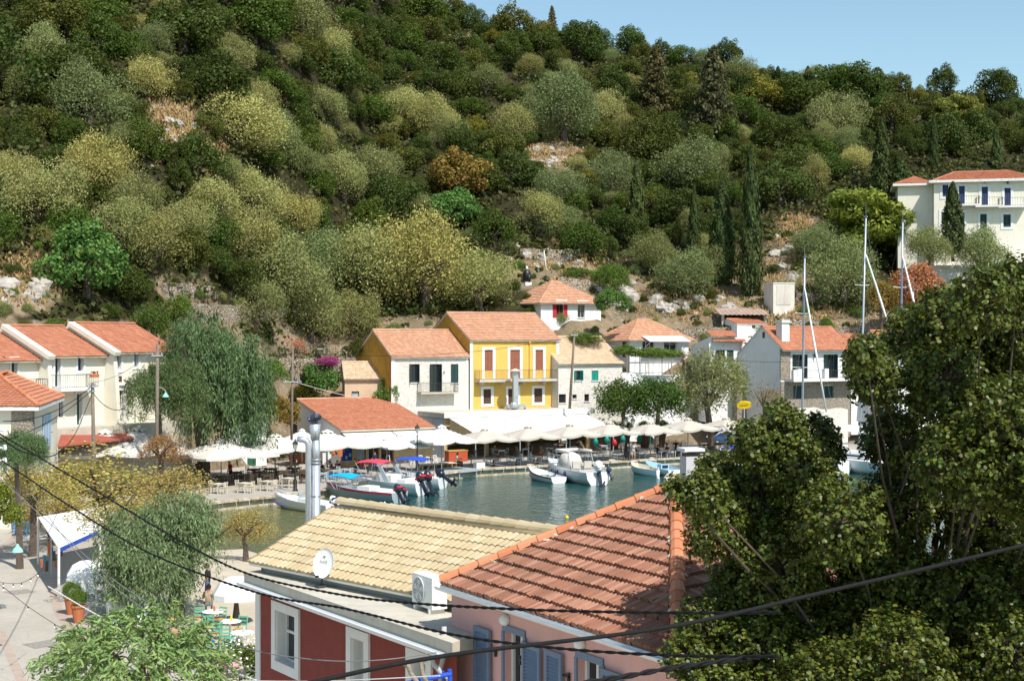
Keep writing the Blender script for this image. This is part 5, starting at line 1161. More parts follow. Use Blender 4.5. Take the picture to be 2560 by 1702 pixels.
# trees one can single out, by their place in the photograph
A = at
A(930, 690, 112, 'olive', 'olivey', 'broad pale olive tree behind the ochre gable roof, left of three merging crowns')
A(1065, 668, 132, 'olive', 'olivey', 'largest pale olive crown directly above the yellow house roof')
A(1200, 715, 86, 'olive', 'olivey', 'pale olive tree between the yellow house and the small orange roof')
A(615, 600, 88, 'olive', 'olivey', 'pale olive tree above the fenced stone terrace')
A(705, 690, 112, 'olive', 'olive', 'tall olive tree with brownish crown above the wire railing')
A(800, 655, 80, 'olive', 'oliveg', 'greener olive between two pale olive crowns behind the ochre gable')
A(640, 770, 74, 'olive', 'olive', 'low olive hanging over the stone wall right of the pepper tree')
A(775, 790, 82, 'olive', 'olive', 'brownish olive above the railed terrace with a white table')
A(880, 800, 72, 'olive', 'olive', 'small brown olive touching the ochre gable of the stone house')
A(215, 668, 108, 'fig', 'fig', 'bright bushy fig tree behind the cream terrace roofs')
A(320, 720, 60, 'oak', 'oak', 'dark tree in shade right of the bright fig tree')
A(100, 500, 98, 'olive', 'olivey', 'large yellowish olive at the left edge of the photo above the green vent pipe')
A(25, 450, 70, 'olive', 'olivey', 'olive cut by the left edge of the photo below the dark oaks')
A(245, 440, 95, 'olive', 'olivey', 'bright yellowish olive just below the bare rocky clearing')
A(330, 500, 72, 'olive', 'olive', 'olive below and right of the bright olive under the rocky clearing')
A(170, 575, 66, 'oak', 'oakg', 'green tree just above the bright fig tree')
A(300, 575, 84, 'olive', 'olive', 'grey olive up the slope from the fig tree')
A(385, 615, 80, 'olive', 'olive', 'dull olive right of the fig tree above the stone walls')
A(455, 560, 72, 'olive', 'olive', 'dull olive above the fenced stone terrace, left of its paler neighbour')
A(530, 530, 78, 'olive', 'olivey', 'pale clumped olive in the middle of the left slope')
A(640, 500, 76, 'olive', 'olivey', 'pale feathery olive below the dark wood, right of two similar crowns')
A(730, 540, 68, 'olive', 'olivey', 'pale olive up the slope from the brownish tall olive')
A(1412, 285, 92, 'olive', 'oliveg', 'big round grey green olive above the rusty hut')
A(1284, 322, 56, 'olive', 'olivey', 'pale upright olive left of the big round olive')
A(1085, 300, 62, 'olive', 'olivey', 'pale twin crowned olive in the middle of the slope, right half')
A(1010, 285, 66, 'olive', 'olivey', 'pale twin crowned olive in the middle of the slope, left half')
A(1120, 330, 46, 'olive', 'olive', 'brownish small olive below the pale twin crowns')
A(930, 440, 74, 'olive', 'olive', 'grey olive left of the tree with orange leaves')
A(820, 125, 56, 'olive', 'olivey', 'pale round olive high on the slope left of the dry clearing')
A(760, 60, 70, 'olive', 'olive', 'grey olive at the top edge of the photo')
A(1145, 450, 78, 'fig', 'rusty', 'tree with orange and green leaves in the middle of the slope')
A(1130, 530, 62, 'fig', 'fig', 'leafy green fig below the tree with orange leaves')
A(1352, 545, 62, 'olive', 'olivey', 'pale rounded olive on the stone terrace below the rusty hut')
A(1455, 605, 58, 'bush', 'oakg', 'dark green rounded bush right of the pale terrace olive')
A(1240, 580, 58, 'bush', 'oakg', 'dark green bush left of the pale terrace olive')
A(1400, 470, 62, 'olive', 'oliveg', 'grey green olive directly below the rusty hut')
A(1530, 450, 66, 'olive', 'oliveg', 'grey green olive left of the first cypress')
A(1725, 425, 80, 'olive', 'oliveg', 'tall pale topped olive between the cypresses')
A(1700, 520, 56, 'oak', 'oak', 'dark tree below the tall olive between the cypresses')
A(1720, 690, 72, 'olive', 'oliveg', 'grey olive leaning over the wall above the orange hip roof')
A(1790, 660, 56, 'olive', 'oliveg', 'smaller grey olive right of the one above the orange hip roof')
A(1640, 640, 60, 'olive', 'oliveg', 'grey olive above the vine terrace')
A(2185, 560, 112, 'pine', 'pine', 'bright yellow green umbrella shaped pine left of the cream villa', dv=.9, sq=(1, 1, .92))
A(2395, 285, 56, 'pine', (.22, .22, .04), 'bright yellow pine above the cream villa roof', dv=.9)
A(2105, 700, 92, 'olive', 'oliveg', 'large dull olive behind the tallest mast')
A(2450, 640, 74, 'olive', 'oliveg', 'round grey olive in front of the cream villa terrace', d=166)
A(2318, 625, 58, 'olive', 'oliveg', 'olive at the left foot of the cream villa', d=165)
A(2290, 720, 66, 'bush', 'dead', 'dead rust brown bush between the two tall masts', d=160)
A(2205, 745, 46, 'bush', 'rusty', 'yellowish bush left of the dead brown bush', d=159)
A(2040, 610, 60, 'olive', 'oliveg', 'grey olive on the bare slope left of the bright pine')
A(1528, 760, 42, 'fig', 'fig', 'leafy vine bush beside the red shuttered house', d=158, stem=False)
A(1525, 700, 46, 'bush', 'bush', 'green vine on the terrace above the red shuttered house', d=171, stem=False)
A(1450, 690, 50, 'bush', 'bush', 'spreading vine above the red shuttered house roof', d=174, sq=(1.5, 1, .45), stem=False)
A(1450, 848, 40, 'bush', 'bush', 'vine spilling below the white wall of the red shuttered house', d=153, sq=(1.6, 1, .5), stem=False)
A(1640, 885, 44, 'bush', 'bush', 'vine canopy over the rusty pergola', d=153.5, sq=(2.2, 1, .4), stem=False)
A(1560, 878, 36, 'bush', 'bush', 'left end of the vine beside the rusty pergola', d=153, sq=(1.5, 1, .5), stem=False)
A(1556, 1005, 64, 'bush', (.075, .13, .024), 'rounded dark green tree behind the beige parasols, left of its twin', d=143.5)
A(1640, 1000, 70, 'bush', (.075, .13, .024), 'rounded dark green tree behind the beige parasols, beside the silvery olive', d=144)
A(1775, 978, 100, 'olive', 'olive', 'large silvery olive on the quay behind the beige parasols', d=146, dv=.95)
A(1915, 1000, 46, 'bare', 'rusty', 'thin flowering shrub against the stone corner of the villa', d=147)
A(800, 955, 52, 'fig', 'fig', 'leafy shrub under pink bougainvillea left of the peach cottage', d=142, stem=False)
A(815, 905, 26, 'bush', (.4, .08, .25), 'pink flowering bougainvillea above the peach cottage', d=141.5, sq=(1.4, 1, .6), stem=False)
A(978, 985, 40, 'fig', 'fig', 'bright green climber between the peach cottage and the stone house', d=140.5, stem=False)
A(750, 992, 50, 'bush', (.11, .11, .015), 'clipped yellowish hedge left of the peach cottage', d=142, sq=(1.5, 1, .6), stem=False)
A(735, 880, 42, 'bare', 'red', 'bare shrub with red leaves in front of the wire railing', d=146)
A(700, 1040, 50, 'fig', 'rusty', 'flowering shrub beside the white garden wall', d=131, stem=False)
A(640, 1010, 55, 'bush', (.13, .14, .02), 'yellow green shrub at the right edge of the pepper tree', d=127, stem=False)
A(385, 800, 48, 'bush', 'oakg', 'green bush right of the cream terrace roof', d=121)
A(440, 770, 40, 'bush', 'bush', 'light green bush on the stone wall above the pepper tree', d=128)
A(690, 935, 40, 'bush', 'bush', 'green shrub between the brown pole and the pepper tree', d=136, stem=False)
A(770, 935, 34, 'bush', 'oakb', 'dull shrub below the wire railing, left of the bougainvillea', d=145, stem=False)
A(650, 850, 40, 'bush', 'oakg', 'green bush left of the bare red shrub', d=143, stem=False)
A(900, 870, 30, 'bush', 'oakb', 'low brownish shrub at the foot of the ochre gable', d=146, stem=False)
A(75, 730, 34, 'bare', 'dry', 'dry brown shrub among rocks at the left edge behind the terrace', d=124)
A(150, 755, 40, 'bush', (.15, .17, .06), 'prickly pear clump behind the cream terrace roofs', d=122.5, sq=(1, 1, .8))
A(508, 955, 180, 'pepper', 'pepper', 'large weeping pepper tree between the cream terrace and the taverna', d=112, var=0, sq=(1.0, .9, 1.28))
A(400, 960, 110, 'pepper', (.12, .18, .07), 'left part of the pepper tree grove beside the brown pole', d=104.5, var=1)
A(1605, 0, 1, 'bush', 'oak', 'tiny bush on the ridge', d=None) if False else None
for (u, t_, b_, w_), lab in zip([(1593, 388, 600, 46), (1735, 452, 640, 30), (1806, 440, 710, 64), (1877, 362, 740, 58), (2205, 288, 480, 48), (2335, 272, 424, 22), (2491, 308, 424, 26), (422, 18, 112, 13), (2250, 380, 490, 50)],
        ['slender cypress right of the grey green olives, leftmost of the lower cypresses', 'thin short cypress below the tall pale topped olive', 'broad cypress left of the tallest one', 'tallest cypress on the slope, above the bare terraces', 'dark cypress up the slope from the bright pine', 'narrow cypress standing behind the left end of the cream villa roof', 'narrow cypress behind the right end of the cream villa roof', 'tiny thin cypress high on the left slope', 'broad cypress touching the left side of the cream villa']):
    cyp(u, t_, b_, w_, lab)
cyp(2382, 448, 625, 56, 'dense pointed cypress standing in front of the cream villa', d=165.5)
cyp(1782, 82, 345, 135, 'tall ragged conifer breaking the skyline', 'conifer'); cyp(1640, 85, 300, 110, 'dark conifer left of the ragged skyline conifer', 'conifer')
cyp(1380, 0, 88, 36, 'pointed conifer standing alone on the ridge', 'conifer', 'conifer'); cyp(1888, 122, 165, 14, 'tiny pointed tree on the skyline right of the ragged conifer', 'conifer', 'cypress'); cyp(1226, -6, 60, 8, 'thin dead tree trunk on the skyline left of the lone conifer', 'cypress', 'dry')
cyp(700, 130, 270, 44, 'reddish brown conifer in the upper left wood', 'conifer', (.1, .075, .03)); cyp(620, 180, 330, 60, 'dark ragged conifer right of the rocky clearing', 'conifer', (.06, .07, .02))
for u, t_, b_, w_ in ((2075, 165, 235, 13), (2100, 180, 250, 16), (2150, 170, 262, 44), (2185, 190, 268, 30), (2020, 160, 225, 30), (1945, 160, 215, 22), (2240, 250, 330, 12)): cyp(u, t_, b_, w_, 'small dark cypress among the trees below the right hand skyline', group='small cypresses below the right skyline')
# the wood that covers the slope
VFILL = [(-60, 590), (160, 640), (480, 690), (600, 740), (900, 760), (1150, 700), (1230, 640), (1300, 560), (1500, 640), (1560, 640), (1700, 640), (1850, 600), (1900, 560), (2000, 520), (2200, 420), (2320, 400), (2620, 395)]
COLS = [(460, 'above the cream terrace'), (860, 'above the pepper tree'), (1430, 'above the yellow house'), (2030, 'above the stone villa'), (9999, 'around the cream villa')]
def wood():
    rr = random.Random(11); pts = []; n = {'oak': 0, 'olive': 0}
    for k in range(26000):
        u = rr.uniform(-60, 2620); v = rr.uniform(-60, 760)
        if v > interp(u, VFILL): continue
        if any(((u-a)/c)**2+((v-b)/d)**2 < 1 for a, b, c, d in CLEAR): continue
        g = T(u, v)
        if g is None: continue
        rp = rr.choice((1.7, 2.2, 2.7, 3.1, 3.6, 4.3))*rr.uniform(.9, 1.1)*F/g.y
        if any(math.hypot(u-a, v-b) < .58*(c+rp) for a, b, c in HAND): continue
        if any(math.hypot(u-a, v-b) < .53*(c+rp) for a, b, c in pts): continue
        pts.append((u, v, rp))
        pale = .5+.5*math.sin(u*.006+1)*math.cos(v*.009); kind = 'olive' if rr.random() < .1+.22*pale*(v > 200) else 'oak'
        if n[kind] >= 296: continue
        n[kind] += 1; r = rp*g.y/F
        col = next(c for lim, c in COLS if u < lim); high = 'high up' if v < 170 else ('halfway up' if v < 380 else 'low')
        if kind == 'oak':
            tint = rr.choices(['oak', 'oakb', 'oakg', 'oaky'], [5, 3, 3, .7])[0]; word = {'oak': 'dark green oak', 'oakb': 'brownish green oak', 'oakg': 'fresh green oak', 'oaky': 'yellow green oak'}[tint]
        else:
            tint = rr.choices(['olive', 'oliveg', 'olivey'], [3, 3, 2])[0]; word = {'olive': 'dull grey olive', 'oliveg': 'grey green olive', 'olivey': 'pale yellowish olive'}[tint]
        plant(kind, Vector((g.x, g.y, g.z+r*rr.uniform(.4, .75))), r*rr.uniform(1.0, 1.25), tint, '%s %s in the wooded slope %s' % (word, high, col), '%ss %s %s' % (word, high, col), g.z, sq=(rr.uniform(.85, 1.2), rr.uniform(.85, 1.2), rr.uniform(.75, 1.25)))
    print('wood', n)
wood()
def banks():
    rr = random.Random(31); pts = []
    for k in range(5000):
        u, v = rr.uniform(-20, 2380), rr.uniform(590, 850)
        if v < interp(u, VFILL)-20 or rr.random() < .2: continue
        g = T(u, v)
        if g is None or any(a-1 < g.x < b+1 and c < g.y < d+1 for a, b, c, d, m_ in PADS) or (g.x < -24 and g.y < 113) or g.z < 4: continue
        r = rr.uniform(.5, 1.25); rp = r*F/g.y
        if any(math.hypot(u-a, v-b) < .5*c+rp*.7 for a, b, c in HAND) or any(math.hypot(u-a, v-b) < 1.35*(c+rp)/1.3 for a, b, c in pts): continue
        if 1880 < u < 2010 and 690 < v < 800 or 1780 < u < 1930 and 760 < v < 830 or rr.random() < .35 and u > 1500: continue
        pts.append((u, v, rp)); side = 'left' if u < 960 else ('middle' if u < 1560 else 'right'); tint, word = rr.choice((('bush', 'light green'), ('oak', 'dark green'), ('oakb', 'brownish'), ('oliveg', 'grey green')))
        wh = {'left': 'rocky bank above the cream terrace and pepper tree', 'middle': 'bank around the red shuttered house', 'right': 'bare terraces above the stone villa'}[side]
        plant('bush', g+Vector((0, 0, r*.35)), r, tint, 'small %s bush on the %s' % (word, wh), '%s bushes on the %s' % (word, wh), g.z, sq=(1, 1, rr.uniform(.8, 1.2)))
    print('bank bushes', len(pts))
banks()
def undergrowth():
    rg = np.random.default_rng(4); rr = random.Random(4); P_, N_ = [], []; cols = []
    for k in range(26000):
        x = rr.uniform(-75, 105); y = rr.uniform(108, 330)
        yb = interp(x, YB)
        if y < yb-2: continue
        z = thq(x, y); u, v = 1280+F*x/y, 851-F*(z-CZ)/y
        if v < -60 or u < -60 or u > 2620: continue
        clear = any(((u-a)/c)**2+((v-b)/d)**2 < 1 for a, b, c, d in CLEAR) or (1560 < u < 2100 and v > 600) or (1250 < u < 1560 and v > 640) or (u < 140 and v > 660) or (v > 790 and u > 960)
        if clear and rr.random() < .8: continue
        s = rr.uniform(.3, .55) if clear else rr.uniform(.6, 1.5); m = 16
        d = unit(rg, m); d[:, 2] = np.abs(d[:, 2]); P_.append(np.array([x, y, z])+d*s*np.array([1.2, 1.2, .8])); N_.append(d+.6*rg.normal(size=(m, 3)))
    pos, nr = np.concatenate(P_), np.concatenate(N_); me = leaf_mesh('undergrowth', pos, nr, rg.uniform(.25, .5, len(pos)), 1.5, None, 4)
    o = bpy.data.objects.new('undergrowth', me); C.objects.link(o); o.color = (.09, .1, .028, 1); tag(o, 'low scrub and brambles growing between the trees of the slope', 'undergrowth', kind='stuff')
    P_, N_, A_ = [], [], []
    for k in range(5200):
        a, b, c, d = rr.choice(CLEAR+[(1900, 680, 160, 90), (1420, 660, 140, 50), (60, 700, 80, 60), (1700, 760, 120, 50), (2000, 780, 120, 40)]); u, v = rr.gauss(a, c*.55), rr.gauss(b, d*.6); g = T(u, v)
        if g is None or g.y < 112: continue
        m = 7; q = np.array(g)+rg.normal(size=(m, 3))*np.array([.3, .3, .05])+np.array([0, 0, .15]); P_.append(q); N_.append(np.array([.3, -1, .2])+.5*rg.normal(size=(m, 3))); A_.append(np.array([0, 0, 1.])+.3*rg.normal(size=(m, 3)))
    pos, nr, al = np.concatenate(P_), np.concatenate(N_), np.concatenate(A_); me = leaf_mesh('dry_grass', pos, nr, rg.uniform(.1, .2, len(pos)), 3.5, al, 5)
    o = bpy.data.objects.new('dry_grass', me); C.objects.link(o); o.color = (.42, .29, .13, 1); tag(o, 'tufts of dry straw coloured grass on the bare slopes', 'grass', kind='stuff')
    # boulders
    spots = [('rocky clearing on the left slope', 420, 330, 85, 60, 26, .5, 118), ('bare ground behind the cream terrace', 70, 735, 90, 45, 16, .8, 112), ('bare slope beside the red shuttered house', 1545, 735, 45, 40, 16, 1.0, 150), ('terraced slope above the villa', 1960, 660, 110, 100, 24, .7, 150), ('stone terrace beside the rusty hut', 1380, 400, 80, 35, 16, .5, 150), ('bank above the orange hip roof', 1700, 770, 110, 35, 16, .9, 150), ('dry clearing near the skyline', 1160, 118, 45, 24, 8, .8, 150), ('bank under the pale terrace olive', 1330, 640, 100, 40, 14, .7, 150)]
    for lab_, u0, v0, su, sv_, n, s, dm in spots:
        for k in range(n):
            u, v = rr.gauss(u0, su*.5), rr.gauss(v0, sv_*.5); g = T(u, v, dm)
            if g is None: continue
            q = s*rr.uniform(.5, 1.5); mb = MB(); mb.blob(g, (q, q*.8, q*.75), k, 8, 6, .28); tag(mb.build('boulder', M['rock']), 'pale limestone boulder on the %s' % lab_, 'boulder', 'boulders on the %s' % lab_)
undergrowth()
# ------------------------------------------------------------------ quay furniture
def umbrella_proto(name, half, hp, he, mat, pole='greywood', n=8, sag=.16, vent=True):
    """square market parasol: peaked canopy with scalloped edge, vent cap, pole, ribs, base; local coordinates"""
    t = thing(name, 'parasol', 'parasol'); mb = MB(); vs = []; idx = {}
    for i in range(-n, n+1):
        for j in range(-n, n+1):
            x, y = i/n, j/n; m_ = max(abs(x), abs(y)); q = min(abs(x), abs(y))/max(m_, 1e-6)
            z = hp-(hp-he)*(m_**.92); z -= sag*m_*math.sin(math.pi*q)*.6; z += .10*m_**4*(1-q)**2
            k = 1-.05*(1-q)*m_**3; idx[i, j] = len(vs); vs.append((x*half*k, y*half*k, z))
    fs = [(idx[i, j], idx[i+1, j], idx[i+1, j+1], idx[i, j+1]) for i in range(-n, n) for j in range(-n, n)]; mb.add(vs, fs)
    ring = [(i, -n) for i in range(-n, n)]+[(n, j) for j in range(-n, n)]+[(i, n) for i in range(n, -n, -1)]+[(-n, j) for j in range(n, -n, -1)]
    for a_, b_ in zip(ring, ring[1:]+ring[:1]):
        p, q = Vector(vs[idx[a_]]), Vector(vs[idx[b_]]); mb.quad(p, q, q+Vector((0, 0, -.17-.012*math.sin(b_[0]*2.1+b_[1]))), p+Vector((0, 0, -.17-.012*math.sin(a_[0]*2.1+a_[1]))))
    mb.build('canopy', M[mat], t, True)
    if vent:
        mb = MB(); r = half*.17; z = hp-(hp-he)*.13
        for k in range(8):
            a0, a1 = math.pi*2*k/8, math.pi*2*(k+1)/8; c = lambda a, zz, q=1: (r*q*math.cos(a), r*q*math.sin(a), zz)
            mb.quad(c(a0, z+.1), c(a1, z+.1), (0, 0, hp+.16)); mb.quad(c(a0, z+.1), c(a1, z+.1), c((a0+a1)/2, z-.06))
        mb.build('vent_cap', M[mat], t)
    mb = MB(); mb.tube((0, 0, 0), (0, 0, hp), .05, n=8); mb.build('pole', M[pole], t, True)
    mb = MB()
    for k in range(8):
        a = math.pi/4*k; L = half*(1.38 if k % 2 else .97); e_ = Vector((math.cos(a)*L, math.sin(a)*L, he-.02)); mb.tube((0, 0, hp-.1), e_, .018, n=4); mb.tube((0, 0, lerp(he, 0, .12)), Vector((0, 0, hp-.1)).lerp(e_, .5), .014, n=4)
    mb.build('ribs', M[pole], t)
    mb = MB(); mb.box((0, 0, .06), (.75, .75, .12)); mb.build('base', M['concrete'], t)
    return t
UC = umbrella_proto('parasol', 3.3, 3.45, 2.4, 'canvas'); UW = umbrella_proto('parasol', 2.0, 3.5, 2.45, 'whitecanvas'); UB = umbrella_proto('parasol', 2.3, 3.3, 2.5, 'beige', sag=.2)
used = set()
def put(proto, loc, rz, label=None, group=None, scale=None):
    """the first use moves the prototype itself, every later one copies it with its parts"""
    if proto.name not in used:
        used.add(proto.name); proto.location = loc; proto.rotation_euler = (0, 0, rz)
        if label: proto['label'] = label
        if group: proto['group'] = group
        if scale: proto.scale = scale
        return proto
    return dup(proto, loc, rz, label, group, scale)
def pk(u, v, h, d): p = P(u, v, d); return Vector((p.x, d, .6)), (p.z-.6)/h
for u, v, d, rz, lab in ((553, 1100, 111, .75, 'cream parasol nearest the water, above the grey tables'), (688, 1086, 116.5, .72, 'cream parasol behind the black lamp post and left of the metal flue'), (818, 1076, 119, .7, 'cream parasol right of the metal flue, in front of the orange roofed taverna'), (262, 1076, 104, .35, 'left of two white parasols below the red brown awning'), (347, 1068, 106, .35, 'right of two white parasols below the red brown awning')):
    p, s = pk(u, v, 3.5, d); put(UC, p, rz, lab, 'cream parasols on the quay', (1, 1, s))
for u, v, d, rz, sc_, lab in ((920, 1084, 124.5, .5, 1, 'white parasol half hidden by the wider cream parasol and its neighbour'), (1000, 1084, 122.5, .5, 1, 'white parasol behind the lamp post with a slit in the awning above'), (1104, 1064, 122, .62, 1.15, 'brightest white parasol at the corner of the wooden deck'), (755, 1073, 128, .4, .9, 'small white canopy peak behind the metal flue')):
    p, s = pk(u, v, 3.55, d); put(UW, p, rz, lab, 'white parasols by the orange roofed taverna', (sc_, sc_, s))
BL = ['beige parasol next to the bright white one', 'beige parasol above the white shirted diners', 'beige parasol in front of the widest part of the white awning', 'beige parasol at the right end of the white awning', 'beige parasol in front of the twin dark green trees', 'beige parasol in front of the silvery olive', 'beige parasol beside the blue car']
for (u, v, d), lab in zip(((1212, 1068, 126), (1321, 1062, 128.5), (1425, 1057, 131), (1525, 1052, 133.5), (1626, 1052, 136), (1720, 1043, 138.5), (1815, 1041, 141.5)), BL):
    p, s = pk(u, v, 3.45, d); put(UB, p, .53, lab, 'beige parasols along the quay', (1, 1, s))
def chair_proto(mat, label, seatmat=None, name='chair', h=.92):
    t = thing(name, label, 'chair'); m = M[mat]
    mb = MB(); mb.box((0, 0, .44), (.4, .4, .04)); mb.build('seat', M[seatmat or mat], t)
    for x in (-.18, .18):
        mb = MB(); mb.tube((x, .18, 0), (x, .17, .43), .02, n=4); mb.build('leg', m, t)
        mb = MB(); mb.path([(x, -.2, 0), (x, -.18, .43), (x*1.02, -.25, h)], .021, 4); mb.build('leg', m, t)
    mb = MB()
    for z in (.58, .72, .86): mb.box((0, -.2-.05*(z-.44)/.5, z), (.36, .02, .06))
    mb.build('backrest', m, t); mb = MB()
    for x in (-.18, .18): mb.tube((x, -.18, .2), (x, .18, .2), .012, n=4)
    mb.build('stretcher', m, t); return t
def table_proto(mat, label, s=.8, cloth=None):
    t = thing('table', label, 'table'); m = M[mat]; mb = MB(); mb.box((0, 0, .73), (s, s, .035)); mb.build('tabletop', m, t); mb = MB()
    for a in range(4): c = Vector((math.cos(a*math.pi/2), math.sin(a*math.pi/2), 0))*(s/2-.05); mb.box(c+Vector((0, 0, .66)), (s-.1, .025, .1), a*math.pi/2+math.pi/2)
    mb.build('apron', m, t)
    for x in (-1, 1):
        for y in (-1, 1): mb = MB(); mb.box((x*(s/2-.05), y*(s/2-.05), .355), (.055, .055, .71)); mb.build('leg', m, t)
    return t
CH = {k: chair_proto(m, l, sm) for k, m, l, sm in (('cream', 'palewood', 'cream ladder back chair under the cream parasols', 'wood'), ('dark', 'darkwood', 'dark wooden chair in the shade under the cream parasols', None), ('grey', 'greywood', 'grey blue ladder back chair under the beige parasols', None), ('blue', 'bluewood', 'bright blue wooden chair', None), ('mint', 'greenwood', 'mint green wooden chair with tan seat on the beach', 'wood'))}
TB = {k: table_proto(m, l, s) for k, m, l, s in (('cream', 'palewood', 'cream square table under the cream parasols', .85), ('dark', 'darkwood', 'dark table in the shade under the cream parasols', .8), ('grey', 'greywood', 'pale grey square table under the beige parasols', .8), ('blue', 'bluewood', 'bright blue table', .8))}
def seats(kind, p, rz, n=2, lab=None, tl=None, g=None, tk=None, only=None):
    put(TB[tk or kind], p, rz, tl, (g or 'tables')); out = []
    for i in range(4 if n == 4 else n):
        a = rz+(math.pi/2*i if n == 4 else math.pi*i); q = Vector(p)+Vector((math.sin(a)*-.62, math.cos(a)*.62, 0))*1.0
        put(CH[kind], q, a+math.pi, lab, g.replace('tables', 'chairs') if g else 'chairs'); out.append((q, a+math.pi))
    return out
# left quay, near row of pale tables then darker rows in the shade
rr = random.Random(21)
for u, v in ((545, 1236), (612, 1234), (668, 1229), (722, 1221)): p = G(u, v-3); seats('cream', p, .95, 2, 'cream ladder back chair in the row nearest the water', 'cream square table in the row nearest the water under the cream parasols', 'tables nearest the water')
for u, v in ((480, 1237),): seats('cream', G(u, v), .9, 2, 'cream chair half hidden by the yellow leaved tree', 'cream table half hidden by the yellow leaved tree', 'tables behind the yellow tree')
for row, (v0, k) in enumerate(((1213, 5), (1202, 5), (1194, 5))):
    for i in range(k):
        p = G(560+row*35+i*52+rr.uniform(-6, 6), v0-i*1.5); seats('dark', p, .85+rr.uniform(-.1, .1), 4 if row == 0 else 2, 'dark chair in the shaded rows under the cream parasols', 'dark table in the shaded rows under the cream parasols', 'tables in the shaded rows')
for u, v in ((835, 1198), (862, 1194), (800, 1205)): seats('grey', G(u, v), .8, 2, 'grey chair right of the metal flue', 'grey table right of the metal flue', 'tables right of the metal flue')
BT = []
for u, v in ((1230, 1162), (1288, 1160), (1340, 1157), (1385, 1153), (1450, 1150), (1495, 1147), (1545, 1146), (1600, 1143), (1655, 1141), (1690, 1139)): BT.append((G(u, v+3), seats('grey', G(u, v+3), .53+math.pi/2, 2, 'grey blue ladder back chair in the front row under the beige parasols', 'pale grey square table in the front row under the beige parasols', 'tables of the front row')))
for u, v in ((1250, 1143), (1310, 1139), (1370, 1137), (1430, 1134), (1505, 1131), (1570, 1129)): BT.append((G(u, v), seats('grey', G(u, v), .53+math.pi/2, 2, 'grey blue chair in the back row below the white awning', 'pale grey table in the back row below the white awning', 'tables of the back row')))
for u, v in ((1760, 1128), (1800, 1124), (1840, 1122)): seats('dark', G(u, v), .5, 2, 'dark chair on the open quay by the blue car', 'dark table on the open quay by the blue car', 'tables by the blue car')
# wooden deck, high tables and stools
def deck():
    a, b = Vector((-8.0, 118.6, .72)), Vector((-3.5, 123.9, .72)); e = (b-a).normalized(); n = Vector((e.y, -e.x, 0)); t = thing('wooden_deck', 'grey wooden deck on posts at the corner of the quay', 'deck', a); L = (b-a).length; mb = MB()
    for i in range(int(L/.2)): c = a+e*(i*.2+.1)-n*.6; mb.box(c, (.18, 2.6, .05), math.atan2(e.y, e.x))
    mb.build('planks', M['greywood'], t); mb = MB(); mb.box((a+b)/2+n*.7-Vector((0, 0, .12)), (L, .06, .18), math.atan2(e.y, e.x)); mb.build('fascia', M['greywood'], t)
    for i in range(4): mb = MB(); p = a+e*(L*i/3*.96+.1)+n*.62; mb.tube(p-Vector((0, 0, .1)), (p.x, p.y, -.4), .06); mb.build('post', M['greywood'], t)
deck()
def stool_proto():
    t = thing('stool', 'white plastic stool', 'stool'); mb = MB(); mb.box((0, 0, .74), (.32, .32, .05)); mb.build('seat', M['plastic'], t)
    for x in (-1, 1):
        for y in (-1, 1): mb = MB(); mb.path([(x*.22, y*.22, 0), (x*.14, y*.14, .72)], [.03, .04], 4); mb.build('leg', M['plastic'], t)
    mb = MB()
    for a in range(4): c = Vector((math.cos(a*math.pi/2), math.sin(a*math.pi/2), 0))*.19; mb.box(c+Vector((0, 0, .3)), (.38, .03, .05), a*math.pi/2+math.pi/2)
    mb.build('stretcher', M['plastic'], t); return t
ST = stool_proto()
for u, v in ((968, 1158), (1008, 1156), (1030, 1162), (1050, 1158), (1068, 1162), (1086, 1158)): put(ST, G(u, v), .5, 'white plastic stool in front of the ochre taverna wall', 'white stools by the ochre wall')
def high_table(u, v, lab):
    p = G(u, v); t = thing('high_table', lab, 'table', p); mb = MB(); mb.lathe(p+Vector((0, 0, 1.02)), [(.36, 0), (.36, .04)], 14); mb.build('tabletop', M['plastic'], t); mb = MB(); mb.tube(p, p+Vector((0, 0, 1.02)), .04); mb.lathe(p, [(.26, 0), (.05, .05)], 10); mb.build('leg', M['plastic'], t)
high_table(985, 1152, 'round white bar table between two white stools'); high_table(1040, 1150, 'round white bar table left of the bright white parasol pole'); high_table(1076, 1150, 'round white bar table beside the red chest')
def crate_table(u, v, lab):
    p = G(u, v); t = thing('pallet_table', lab, 'table', p); mb = MB(); mb.box(p+Vector((0, 0, .42)), (1.9, 1.0, .06), .53); mb.build('tabletop', M['palewood'], t); mb = MB()
    for i in range(5): c = Vector((math.cos(.53), math.sin(.53), 0))*(i-2)*.45; mb.box(p+c+Vector((0, 0, .2)), (.06, .9, .38), .53)
    mb.build('leg', M['wood'], t)
crate_table(1075, 1172, 'low pallet table in the sun left of the bright white parasol pole'); crate_table(1125, 1168, 'low pallet table beside the red chest')
